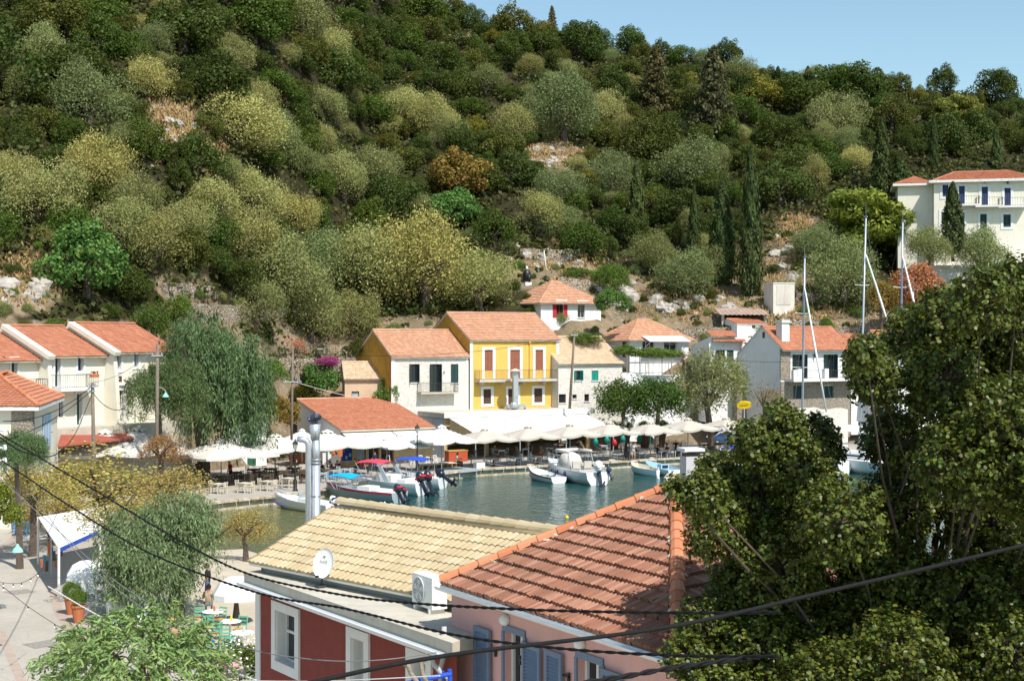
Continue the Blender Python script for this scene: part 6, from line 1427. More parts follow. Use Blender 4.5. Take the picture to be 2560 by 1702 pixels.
def chest():
    p = G(1140, 1153); t = thing('chest', 'red brown wooden chest beside the wooden deck', 'chest', p); mb = MB(); mb.box(p+Vector((0, 0, .5)), (2.0, .9, 1.0), .53); mb.build('body', M_plain('red_stained_wood', (.42, .08, .03), .6, .2, 4), t); mb = MB(); mb.box(p+Vector((0, 0, 1.03)), (2.1, 1.0, .07), .53); mb.build('lid', M['wood'], t)
    p = G(1198, 1172); t = thing('planter', 'plain white planter box next to the first beige parasol pole', 'planter', p); mb = MB(); mb.box(p+Vector((0, 0, .3)), (.85, .6, .6), .53); mb.build('box', M['trim'], t); mb = MB(); mb.box(p+Vector((0, 0, .605)), (.72, .48, .02), .53); mb.build('soil', M['darkwood'], t)
    p = G(870, 1180); t = thing('slatted_bench', 'yellow slatted wooden bench in front of the blue poster', 'bench', p); e = Vector((math.cos(.53), math.sin(.53), 0)); n = Vector((e.y, -e.x, 0)); mb = MB()
    for k in range(3): mb.box(p+n*(.15*k)+Vector((0, 0, .44)), (1.5, .12, .04), .53)
    mb.build('seat', M['wood'], t); mb = MB()
    for k in range(3): mb.box(p-n*.12+Vector((0, 0, .6+.16*k)), (1.5, .04, .12), .53)
    mb.build('backrest', M['wood'], t); mb = MB()
    for s in (-.65, .65): mb.box(p+e*s+n*.12+Vector((0, 0, .22)), (.06, .45, .44), .53); mb.box(p+e*s-n*.15+Vector((0, 0, .5)), (.06, .05, 1.0), .53)
    mb.build('leg', M['wood'], t)
    p = G(688, 1148); t = thing('bench', 'white bench in the sun behind the shaded dark tables', 'bench', p); mb = MB(); mb.box(p+Vector((0, 0, .42)), (1.2, .4, .06), .3); mb.build('seat', M['trim'], t)
    for s in (-.5, .5): mb = MB(); mb.box(p+Vector((s*.955, s*.3, .2)), (.08, .36, .4), .3); mb.build('leg', M['trim'], t)
    # posters, clothes and boards in front of the shop
    for u, v, w_, h_, mt, lab in ((868, 1135, .95, 2.0, 'boatblue', 'tall blue poster board by the taverna shop'), (902, 1128, .7, 1.5, 'greywood', 'grey notice board right of the blue poster')):
        p = G(u, 1168); z = P(u, v, p.y).z; t = thing('poster_board', lab, 'sign', p); mb = MB(); mb.box((p.x, p.y-.1, z), (w_, .06, h_), .5); mb.build('board', M[mt], t); mb = MB(); r_ = random.Random(u)
        for k in range(7): mb.box((p.x+r_.uniform(-.3, .3)*w_, p.y-.16, z+r_.uniform(-.4, .4)*h_), (.22*w_, .02, .14*h_), .5)
        mb.build('pictures', M['hullblue'], t); mb = MB(); mb.box((p.x, p.y, (z+.6)/2-h_/4), (.06, .06, max(.2, z-h_/2)), .5); mb.build('stand', M['greywood'], t)
    for u, v, mt, lab in ((837, 1128, 'terracotta', 'orange shirt hanging at the shop front, left of its twin'), (851, 1130, 'terracotta', 'orange shirt hanging at the shop front beside the blue poster'), (812, 1145, 'whitecanvas', 'white towel hanging right of the metal flue'), (822, 1143, 'whitecanvas', 'smaller white towel hanging by the parasol pole')):
        p = P(u, v, 124.5); mb = MB(); mb.box(p, (.42, .09, .75 if mt == 'terracotta' else .95), .4)
        if mt == 'terracotta':
            for s in (-1, 1): mb.box(p+Vector((s*.28, s*.1, .18)), (.2, .08, .32), .4)
        tag(mb.build('hanging_shirt' if mt == 'terracotta' else 'hanging_towel', M[mt], None), lab, 'clothing')
    p = P(1410, 1094, 134); mb = MB(); mb.box(p, (.55, .05, 1.1), .5); tag(mb.build('hanging_cloth', M['plastic'], None), 'white cloth hanging under the beige parasols behind the waiter', 'cloth')
    p = G(1565, 1150); t = thing('folded_parasol', 'folded black parasol on the quay beside the photographer', 'parasol', p); mb = MB(); mb.lathe(p, [(.3, 0), (.3, .08), (.06, .1), (.06, .3), (.2, .4), (.17, 1.2), (.07, 1.9), (.02, 2.0)], 10); mb.build('canopy', M['black'], t)
chest()
def pot(u, v, s, lab, tint='bush', kind='bush', mt='terracotta', h=.55, z=.6):
    p = G(u, v, z); t = thing('flower_pot', lab, 'flower pot', p); mb = MB(); mb.lathe(p, [(.2*s, 0), (.32*s, h*s*.9), (.36*s, h*s*.9), (.36*s, h*s), (.28*s, h*s)], 12); mb.build('pot', M[mt], t); c = bpy.data.objects.new('plants', mk(kind, R.randrange(NV))); C.objects.link(c); setparent(c, t); c.location = (0, 0, h*s+.28*s); c.scale = (.5*s, .5*s, .5*s); c.color = (*TINT[tint], 1)
pot(732, 1156, 1.4, 'terracotta pot with bright green plant left of the black lamp post', 'oaky'); pot(753, 1160, 1.5, 'terracotta pot with bright green plant between lamp post and metal flue', 'oaky')
for i, u in enumerate((1500, 1535, 1560, 1612, 1650)): pot(u, 1124-i*1.6, 2.1, ['barrel planter at the left end of the green hedge under the beige parasols', 'second barrel planter of the green hedge, beside the red lantern', 'barrel planter of the green hedge left of the photographer', 'barrel planter of the green hedge right of the photographer', 'barrel planter at the right end of the green hedge under the beige parasols'][i], 'bush', 'bush', 'dbrown', .7)
for u, v, mt, lab in ((1489, 1103, 'green', 'green glass lantern at the left end of the planter hedge'), (1517, 1098, 'green', 'green glass lantern above the second planter'), (1536, 1106, 'redpaint', 'red glass lantern among the planters'), (1557, 1096, 'green', 'green glass lantern left of the photographer'), (1598, 1096, 'green', 'green glass lantern right of the photographer'), (1628, 1099, 'green', 'green glass lantern at the right end of the planter hedge')):
    p = P(u, v, 138.5); t = thing('lantern', lab, 'lantern', p-Vector((0, 0, .3))); mb = MB(); mb.lathe(p, [(.04, -.36), (.24, -.25), (.27, 0), (.17, .25), (.06, .34)], 10); mb.build('globe', M[mt], t, True); mb = MB(); mb.tube(p+Vector((0, 0, .3)), p+Vector((0, 0, 1.2)), .012, n=4); mb.build('hanger', M['black'], t)
def lamp_post(u, v, vtop, label, twin=False):
    p = G(u, v); H = P(u, vtop, p.y).z-.6; t = thing('lamp_post', label, 'lamp post', p); mb = MB()
    mb.lathe(p, [(.2, 0), (.22, .1), (.14, .2), (.15, .8), (.09, .95), (.07, 1.2), (.045, H*.7), (.05, H-.95), (.03, H-.75)], 10); mb.build('post', M['black'], t, True)
    for k, off in enumerate([(-.35, 0), (.35, 0)] if twin else [(0, 0)]):
        c = p+Vector((off[0], off[1], H-.75))
        if twin: mb = MB(); mb.path([p+Vector((0, 0, H-1.1)), c+Vector((0, 0, -.25)), c], .025, 6); mb.build('arm', M['black'], t)
        mb = MB(); mb.lathe(c, [(.1, 0), (.19, .42)], 6); mb.build('lantern_glass', M_plain('lantern_glass', (.5, .5, .45), .15, .05, 3, spec=.6), t); mb = MB(); mb.lathe(c+Vector((0, 0, .42)), [(.24, 0), (.2, .08), (.06, .22), (.03, .34), (.01, .42)], 6)
        for q in range(6): a = math.pi*q/3; mb.tube(c+Vector((.1*math.cos(a), .1*math.sin(a), 0)), c+Vector((.2*math.cos(a), .2*math.sin(a), .43)), .012, n=4)
        mb.build('lantern_cap', M['black'], t)
lamp_post(738, 1228, 1098, 'black lamp post beside the metal flue at the edge of the left quay'); lamp_post(1043, 1181, 1060, 'black lamp post with single lantern in front of the orange roofed taverna'); lamp_post(1573, 1152, 1042, 'black twin lantern lamp post among the beige parasols', True)
# ------------------------------------------------------------------ people
def person_mesh(name, pose):
    """one skinned body from a joint skeleton; returns (mesh, tag of each face) with faces sorted to the nearest bone"""
    J = {'pel': (0, 0, .95), 'spi': (0, -.01, 1.15), 'che': (0, 0, 1.36), 'nec': (0, .01, 1.5), 'hed': (0, .03, 1.58), 'top': (0, .03, 1.72)}
    RAD = {'pel': (.16, .12), 'spi': (.135, .1), 'che': (.16, .11), 'nec': (.055, .055), 'hed': (.085, .095), 'top': (.07, .075)}
    for s, k in ((-1, 'l'), (1, 'r')):
        J.update({'sho'+k: (s*.18, 0, 1.42), 'elb'+k: (s*.25, -.02, 1.13), 'wri'+k: (s*.25, .1, .9), 'han'+k: (s*.25, .13, .81), 'hip'+k: (s*.1, 0, .9), 'kne'+k: (s*.11, .03, .5), 'ank'+k: (s*.11, -.03, .09), 'toe'+k: (s*.13, .14, .04)})
        RAD.update({'sho'+k: (.065, .065), 'elb'+k: (.045, .045), 'wri'+k: (.032, .032), 'han'+k: (.04, .022), 'hip'+k: (.09, .09), 'kne'+k: (.06, .06), 'ank'+k: (.042, .042), 'toe'+k: (.045, .03)})
    for k, v in pose.items(): J[k] = v
    B = [('pel', 'spi', 1), ('spi', 'che', 1), ('che', 'nec', 0), ('nec', 'hed', 0), ('hed', 'top', 0)]
    for k in 'lr': B += [('che', 'sho'+k, 1), ('sho'+k, 'elb'+k, 1), ('elb'+k, 'wri'+k, 0), ('wri'+k, 'han'+k, 0), ('pel', 'hip'+k, 2), ('hip'+k, 'kne'+k, 2), ('kne'+k, 'ank'+k, 3), ('ank'+k, 'toe'+k, 4)]
    names = list(J); me = bpy.data.meshes.new(name); me.from_pydata([J[n] for n in names], [(names.index(a), names.index(b)) for a, b, _ in B], []); o = bpy.data.objects.new(name, me); C.objects.link(o)
    o.modifiers.new('skin', 'SKIN'); lay = me.skin_vertices[0].data
    for i, n in enumerate(names): lay[i].radius = RAD[n]; lay[i].use_root = (n == 'pel')
    sb = o.modifiers.new('sub', 'SUBSURF'); sb.levels = 1; sb.render_levels = 1
    dg = bpy.context.evaluated_depsgraph_get(); body = bpy.data.meshes.new_from_object(o.evaluated_get(dg)); bpy.data.objects.remove(o); body.name = name
    V = [tuple(v.co) for v in body.vertices]; Fc = [tuple(p.vertices) for p in body.polygons]; mb = MB(); mb.v = V; mb.f = Fc; nf = len(Fc)
    hd = Vector(J['hed']).lerp(Vector(J['top']), .35); fw = pose.get('face', Vector((0, 1, 0))); fw = Vector(fw).normalized(); up = (Vector(J['top'])-Vector(J['nec'])).normalized(); sd = fw.cross(up).normalized()
    mb.add([hd+fw*.1+up*.03, hd+fw*.095+sd*.016-up*.02, hd+fw*.125-up*.015, hd+fw*.095-sd*.016-up*.02], [(0, 1, 2), (0, 2, 3), (1, 3, 2)])
    for s in (-1, 1): mb.blob(hd+sd*(s*.085), (.015, .02, .03), 1, 6, 4, 0); mb.blob(hd+fw*.085+sd*(s*.032)+up*.03, (.011, .011, .009), 1, 5, 3, 0)
    mb.box(hd+fw*.088-up*.05, (.045, .012, .008), 0, (sd, fw, up))
    for k in 'lr':
        w_, h_ = Vector(J['wri'+k]), Vector(J['han'+k]); d = (h_-w_).normalized(); x = d.cross(Vector((0, 1, .3))).normalized(); y = x.cross(d)
        for q in range(4): L = (.07, .08, .075, .06)[q]; p = h_+x*(.027-.018*q)+d*.01; mb.path([p, p+d*L*.6, p+d*L*.9+y*.03], [.009, .0085, .006], 5)
        mb.path([w_.lerp(h_, .4)+x*.03, h_+x*.055, h_+x*.06+d*.04], [.011, .01, .007], 5)
    out = bpy.data.meshes.new(name); out.from_pydata(mb.v, [], mb.f)
    seg = [(Vector(J[a]), Vector(J[b]), m_) for a, b, m_ in B]; mi = []
    for f in out.polygons:
        if f.index >= nf: mi.append(0); continue
        c = f.center; best = min(seg, key=lambda s_: (c-(s_[0]+(s_[1]-s_[0])*max(0, min(1, (c-s_[0]).dot(s_[1]-s_[0])/max(1e-6, (s_[1]-s_[0]).length_squared))))).length); mi.append(best[2])
    for k in range(5): out.materials.append(None)
    out.polygons.foreach_set('material_index', mi); out.polygons.foreach_set('use_smooth', [True]*len(mi)); out.update()
    hair = MB(); hc = hd+up*.045-fw*.022; vs = []; fs = []
    for i in range(5):
        ph = math.pi*.58*i/4
        for k in range(10): t_ = 2*math.pi*k/10; drop = .05 if math.cos(t_) < -.2 else 0; vs.append(hc+sd*(.098*math.sin(ph)*math.sin(t_))+fw*(.108*math.sin(ph)*math.cos(t_))+up*(.1*math.cos(ph)-drop*i/4))
    for i in range(4):
        for k in range(10): fs.append((i*10+k, i*10+(k+1) % 10, (i+1)*10+(k+1) % 10, (i+1)*10+k))
    hair.add(vs, fs); hm = bpy.data.meshes.new('hair'); hm.from_pydata([tuple(v) for v in hair.v], [], hair.f); hm.materials.append(None); hm.polygons.foreach_set('use_smooth', [True]*len(hm.polygons)); return out, hm
SIT = {'pel': (0, 0, .52), 'spi': (0, -.03, .72), 'che': (0, -.02, .93), 'nec': (0, 0, 1.07), 'hed': (0, .03, 1.15), 'top': (0, .04, 1.29)}
for s, k in ((-1, 'l'), (1, 'r')): SIT.update({'sho'+k: (s*.18, -.02, .99), 'elb'+k: (s*.25, .06, .74), 'wri'+k: (s*.16, .3, .78), 'han'+k: (s*.11, .37, .79), 'hip'+k: (s*.1, .06, .5), 'kne'+k: (s*.12, .46, .5), 'ank'+k: (s*.12, .42, .09), 'toe'+k: (s*.13, .58, .04)})
SIT2 = dict(SIT); SIT2.update({'elbr': (.3, .08, .78), 'wrir': (.2, .2, .98), 'hanr': (.13, .18, 1.05), 'che': (0, .04, .92), 'nec': (0, .09, 1.06), 'hed': (0, .13, 1.13), 'top': (0, .15, 1.27)})
STAND = {}
HIPS = {'elbl': (-.36, -.08, 1.18), 'wril': (-.2, .02, 1.02), 'hanl': (-.15, .06, .99), 'elbr': (.36, -.08, 1.18), 'wrir': (.2, .02, 1.02), 'hanr': (.15, .06, .99)}
PHOTO = {'elbl': (-.27, .16, 1.28), 'wril': (-.12, .24, 1.54), 'hanl': (-.06, .22, 1.62), 'elbr': (.27, .16, 1.28), 'wrir': (.12, .24, 1.54), 'hanr': (.06, .22, 1.62), 'kner': (.12, .12, .52), 'ankr': (.12, -.05, .1), 'toer': (.13, .12, .05)}
TRAY = {'elbr': (.27, .05, 1.12), 'wrir': (.2, .3, 1.15), 'hanr': (.16, .38, 1.16), 'elbl': (-.27, .05, 1.12), 'wril': (-.18, .28, 1.12), 'hanl': (-.13, .36, 1.13)}
LEAN = {'spi': (0, .02, 1.14), 'che': (0, .08, 1.34), 'nec': (0, .12, 1.47), 'hed': (0, .17, 1.54), 'top': (0, .2, 1.67), 'shol': (-.18, .08, 1.4), 'shor': (.18, .08, 1.4), 'elbl': (-.26, .16, 1.14), 'wril': (-.2, .36, 1.0), 'hanl': (-.17, .43, .96)}
PM = {k: person_mesh('person', v) for k, v in (('sit', SIT), ('sit2', SIT2), ('stand', STAND), ('hips', HIPS), ('photo', PHOTO), ('tray', TRAY), ('lean', LEAN))}
CL = {}
def cloth(c):
    if c not in CL: CL[c] = M_plain('cloth_%02d' % len(CL), c, .9, .12, 8)
    return CL[c]
BLK, NAVY, WHT, BLU, REDC, TAN, TEAL, GRY, ORG, JEAN = (.015, .015, .02), (.02, .03, .08), (.75, .76, .78), (.45, .55, .75), (.5, .03, .06), (.45, .36, .24), (.03, .25, .28), (.2, .2, .22), (.5, .1, .05), (.08, .13, .28)
HAIR = {'dark': (.02, .015, .01), 'brown': (.08, .04, .02), 'fair': (.35, .2, .08), 'grey': (.35, .33, .3), 'red': (.25, .07, .02), 'bald': None}
def person(pose, p, rz, shirt, legs, hair, label, shoes=BLK, sleeve=False, bare=True):
    me, hm = PM[pose]; o = bpy.data.objects.new('person', me); C.objects.link(o); o.location = p; o.rotation_euler = (0, 0, rz); sk = M['skin']
    for i, m in enumerate((sk, cloth(shirt) if shirt else sk, cloth(legs), sk if bare else cloth(legs), cloth(shoes))): o.material_slots[i].link = 'OBJECT'; o.material_slots[i].material = m
    tag(o, label, 'person')
    if HAIR[hair]:
        h = bpy.data.objects.new('hair', hm); C.objects.link(h); setparent(h, o); h.material_slots[0].link = 'OBJECT'; h.material_slots[0].material = cloth(HAIR[hair])
    return o
def sitter(bt, side, pose, *a, **k):
    q, rz = BT[bt][1][side]; return person(pose, q, rz, *a, **k)
person('lean', G(577, 1205), 2.6, REDC, BLK, 'dark', 'person in a dark red shirt bending over a table under the nearest cream parasol', bare=False)
person('sit', G(508, 1196), 1.2, WHT, BLU, 'brown', 'person in white top and blue shorts seated at the left under the nearest cream parasol')
person('sit2', G(492, 1198), .6, GRY, TAN, 'dark', 'person in grey top seated behind the yellow leaved tree')
person('sit', G(736, 1199), -.5, BLK, BLK, 'dark', 'person in black seated right behind the black lamp post', bare=False)
for u, v, s_, h_, lab in ((806, 1192, BLK, 'dark', 'person in black seated close to the metal flue'), (829, 1190, (.1, .03, .03), 'brown', 'person in dark maroon seated between flue and yellow bench'), (846, 1188, BLK, 'dark', 'person in black seated in front of the blue poster'), (892, 1183, BLK, 'dark', 'person in black sitting low left of the red shirted guest')): person('sit2', G(u, v), 2.2+R.uniform(-.4, .4), s_, NAVY, h_, lab, bare=False)
person('sit', G(909, 1186), -1.0, (.42, .06, .05), BLK, 'dark', 'person in a red shirt seated in front of the taverna door', bare=False)
person('stand', G(937, 1178), 3.0, NAVY, NAVY, 'dark', 'person in dark blue standing in the taverna doorway', bare=False)
person('sit', G(1143, 1168), -1.4, WHT, BLK, 'dark', 'person in a white jacket seated in front of the red brown chest', bare=False)
person('sit', G(1190, 1160), 1.6, BLU, TAN, 'grey', 'person in pale blue seated between chest and first beige parasol')
sitter(1, 1, 'sit2', WHT, JEAN, 'dark', 'person in white shirt and jeans seated under the second beige parasol, left of the pole'); sitter(2, 0, 'sit', BLU, TAN, 'brown', 'person in pale blue shirt seated with back to the water at the second parasol pole')
sitter(2, 1, 'sit2', ORG, TAN, 'red', 'red haired person seated facing the pale blue shirt'); sitter(3, 0, 'sit', (.6, .66, .8), NAVY, 'dark', 'person in light blue shirt seated right of the second beige parasol pole')
sitter(3, 1, 'sit', BLK, BLK, 'dark', 'person in black seated left of the white motor boat', bare=False); sitter(0, 1, 'sit2', (.2, .12, .1), TAN, 'dark', 'person in brown seated beside the white planter box')
sitter(10, 0, 'sit', GRY, BLK, 'dark', 'person in grey seated in the back row behind the first beige parasol', bare=False); sitter(11, 1, 'sit2', BLK, BLK, 'fair', 'fair haired person in black seated in the back row under the white awning', bare=False)
sitter(13, 0, 'sit', BLK, NAVY, 'dark', 'person in black seated in the back row behind the white motor boat, leftmost of three', bare=False); sitter(13, 1, 'sit', (.1, .05, .04), NAVY, 'dark', 'person in dark brown in the back row, middle of three behind the motor boat', bare=False); sitter(14, 0, 'sit', TEAL, TAN, 'dark', 'person in a teal shirt in the back row behind the motor boat')
p = person('tray', G(1398, 1141), -1.9, BLK, BLK, 'dark', 'waiter in black carrying a tray beside the hanging white cloth', bare=False); q = p.location+Vector((-.36, -.1, 1.2)); mb = MB(); mb.lathe(q, [(.2, 0), (.21, .02)], 12); tag(mb.build('tray', M['steel'], None), 'round tray in the hands of the waiter in black', 'tray')
p = person('photo', G(1584, 1151), 2.9, WHT, TAN, 'bald', 'person in white shirt and beige shorts taking a photo at the quay edge'); q = p.location+Vector((.0, -.27, 1.66)); q = p.matrix_basis @ Vector((0, .27, 1.66)); mb = MB(); mb.box(q, (.14, .05, .09), 2.9); mb.tube(q, q+Vector((-math.sin(2.9), math.cos(2.9), 0))*.1, .035); tag(mb.build('camera_body', M['black'], None), 'black camera held up by the person in white shirt', 'camera')
sitter(7, 0, 'sit', BLK, BLK, 'brown', 'person in black seated right of the photographer at the quay edge', bare=False); sitter(8, 0, 'sit2', BLK, NAVY, 'dark', 'person in black leaning on a table right of the fifth beige parasol pole', bare=False); sitter(8, 1, 'sit', (.25, .03, .03), NAVY, 'brown', 'person in dark red seated near the standing man in black', bare=False); sitter(9, 1, 'sit', (.14, .05, .04), BLK, 'dark', 'person in brown seated directly in front of the standing man in black', bare=False)
person('hips', G(1690, 1143), 2.7, BLK, BLK, 'bald', 'bald person in black standing with hands on hips on the quay', bare=False)
# ------------------------------------------------------------------ boats
def hull_pts(L, Bm, H, D, fl, n=14, sheer=.35, full=.35, stern=.85):
    st = []
    for i in range(n+1):
        f = i/n; x = -L/2+L*f; b = Bm/2*(stern+(1-stern)*min(1, f/full) if f < full else max(0, 1-((f-full)/(1-full))**2.3)); zk = -D+(D+H*.35)*max(0, (f-.6)/.4)**2.2; zs = H+sheer*f*f; st.append((x, b, zk, zs))
    return st
def boat(name, label, cat, stern, bow, Bm, H, D=.25, hullm='hull', inner='hull', stripe=None, deck=0, z=.02, double=False, floor=.12, rub=None, sheer=.35):
    a, b = Vector((*stern, 0)), Vector((*bow, 0)); L = (b-a).length; c = (a+b)/2; rz = math.atan2(b.y-a.y, b.x-a.x); t = thing(name, label, cat, (c.x, c.y, z), rz)
    st = hull_pts(L, Bm, H, D, 0, sheer=sheer, stern=.2 if double else .82, full=.42 if double else .35); mb = MB(); W = max(.06, Bm*.04); rows = []
    for x, bb, zk, zs in st:
        bi = max(0, bb-W); fl_ = max(zk+.06, -D*.2+floor); rows.append([(x, 0, zk), (x, bb*.62, lerp(zk, zs, .18)), (x, bb*.9, lerp(zk, zs, .55)), (x, bb, zs), (x, bi, zs), (x, bi*.8, min(zs-.02, fl_+.05)), (x, 0, min(zs-.04, fl_))])
    def skin(lo, hi, mt, nm, par):
        m2 = MB()
        for s in (1, -1):
            vs = [(p[0], p[1]*s, p[2]) for r in rows for p in r[lo:hi+1]]; k = hi-lo+1; m2.add(vs, [(i*k+j, (i+1)*k+j, (i+1)*k+j+1, i*k+j+1) for i in range(len(rows)-1) for j in range(k-1)])
        if lo == 0:
            r = rows[0]; pr = [(p[0], p[1], p[2]) for p in r[0:4]]+[(p[0], -p[1], p[2]) for p in r[3:0:-1]]; m2.add(pr, [tuple(range(len(pr)))])
        return raw(m2, nm, mt, par, True)
    skin(0, 3, hullm, 'hull', t); skin(3, 4, rub or inner, 'gunwale', t); skin(4, 6, inner, 'inner_shell', t)
    if stripe:
        m2 = MB()
        for s in (1, -1):
            vs = []
            for x, bb, zk, zs in st: vs += [(x, (bb+.012)*s, zs-.02), (x, (bb*.965+.014)*s, zs-.02-.16*(zs-zk))]
            m2.add(vs, [(2*i, 2*i+2, 2*i+3, 2*i+1) for i in range(len(st)-1)])
        raw(m2, 'stripe', stripe, t, True)
    if deck:
        m2 = MB(); k = [i for i, s in enumerate(st) if (s[0]+L/2)/L > 1-deck]; vs = []
        for i in k: x, bb, zk, zs = st[i]; vs += [(x, max(0, bb-.02), zs+.015), (x, 0, zs+.05), (x, -max(0, bb-.02), zs+.015)]
        m2.add(vs, [(3*i+j, 3*i+3+j, 3*i+4+j, 3*i+1+j) for i in range(len(k)-1) for j in (0, 1)]); x, bb, zk, zs = st[k[0]]; m2.quad((x, bb-.02, zs+.015), (x, 0, zs+.05), (x, -bb+.02, zs+.015), (x, -bb*.7, floor), (x, bb*.7, floor)); raw(m2, 'foredeck', inner, t, True)
    return t, L, st
def thwart(t, x, Bm, z, mat='wood', w_=.22): mb = MB(); mb.box(Vector(t.location)*0+Vector((x, 0, z)), (w_, Bm, .04)); o = raw(mb, 'seat', mat, t); return o
def raw(mb, name, mat, parent, smooth=False):
    """part given in the thing's own axes"""
    me = bpy.data.meshes.new(name); me.from_pydata([tuple(v) for v in mb.v], [], mb.f); me.materials.append(M[mat]); me.polygons.foreach_set('use_smooth', [smooth]*len(me.polygons)); me.update(); o = bpy.data.objects.new(name, me); C.objects.link(o); setparent(o, parent); return o
def motor(t, x, y=0, s=1, z=.45, tilt=.0, cowl='marine', accent='redpaint'):
    """outboard on the transom: cowling, midsection, skeg and propeller; tilt swings the leg up"""
    ca, sa = math.cos(tilt), math.sin(tilt); Q = lambda dx, dz, dy=0: Vector((x-(dx*ca+dz*-sa)*s, y+dy*s, z+(dx*sa+dz*ca)*s)) if True else None
    ax = (Q(1, 0)-Q(0, 0)).normalized(), Vector((0, 1, 0)), (Q(0, 1)-Q(0, 0)).normalized()
    mb = MB(); mb.path([Q(.12, .18), Q(.14, .32), Q(.16, .62), Q(.14, .75)], [.2*s, .25*s, .23*s, .12*s], 8); o = raw(mb, 'outboard_motor', cowl, t, True)
    mb = MB(); mb.box(Q(.17, .42), (.5*s, .44*s, .12*s), 0, ax); raw(mb, 'motor_band', accent, o)
    mb = MB(); mb.box(Q(.12, -.2), (.2*s, .13*s, .8*s), 0, ax); mb.box(Q(.18, -.62), (.5*s, .09*s, .1*s), 0, ax); mb.box(Q(.14, -.8), (.2*s, .03*s, .25*s), 0, ax); raw(mb, 'motor_leg', 'marine', o)
    mb = MB()
    for k in range(3): a = k*2.09; mb.box(Q(.44, -.62)+Vector((0, math.cos(a)*.1*s, 0))+ax[2]*(math.sin(a)*.1*s), (.03*s, .2*s, .1*s), 0, (ax[0], Vector((0, math.cos(a), 0))+ax[2]*math.sin(a), Vector((0, -math.sin(a), 0))+ax[2]*math.cos(a)))
    raw(mb, 'propeller', 'black', o); return o
def bimini(t, x0, x1, w_, z0, z1, mat, posts=True):
    mb = MB(); n = 8; vs = []
    for i in range(n+1):
        f = i/n; x = lerp(x0, x1, f); zz = z1+.14*math.sin(math.pi*f)
        for j in range(7): g = j/6*2-1; vs.append((x, g*w_/2, zz-.16*g*g))
    mb.add(vs, [(i*7+j, i*7+7+j, i*7+8+j, i*7+1+j) for i in range(n) for j in range(6)])
    vs2 = [(x, y, z-.05) for x, y, z in vs]; k = len(vs); mb.add(vs2, [(i*7+j, i*7+1+j, i*7+8+j, i*7+7+j) for i in range(n) for j in range(6)])
    for i in range(n): mb.quad(vs[i*7], vs2[i*7], vs2[i*7+7], vs[i*7+7]); mb.quad(vs[i*7+6], vs[i*7+13], vs2[i*7+13], vs2[i*7+6])
    o = raw(mb, 'bimini_top', mat, t, True); mb = MB(); m_ = (x0+x1)/2
    for y in (-w_/2, w_/2):
        for x in (x0, lerp(x0, x1, .35), lerp(x0, x1, .65), x1): mb.tube((lerp(m_, x, .25), y*1.02, z0), (x, y, z1-.12), .022, n=5)
    raw(mb, 'bimini_frame', 'steel', o); return o
def rails(t, st, f0=.55, h=.45, mat='steel'):
    mb = MB(); L = -2*st[0][0]; pts = [s for s in st if (s[0]+L/2)/L >= f0]
    for s in (1, -1):
        top = [(x, max(.02, b-.08)*s, z+h) for x, b, k, z in pts]; mb.path(top, .02, 5)
        for x, b, k, z in pts[::2]: mb.tube((x, max(.02, b-.08)*s, z), (x, max(.02, b-.08)*s, z+h), .016, n=4)
    raw(mb, 'bow_rail', mat, t)
def mooring(p, q, lab, r=.015): wire('mooring_line', [p, q], r, 'palewood', lab, 'rope', sag=.15)
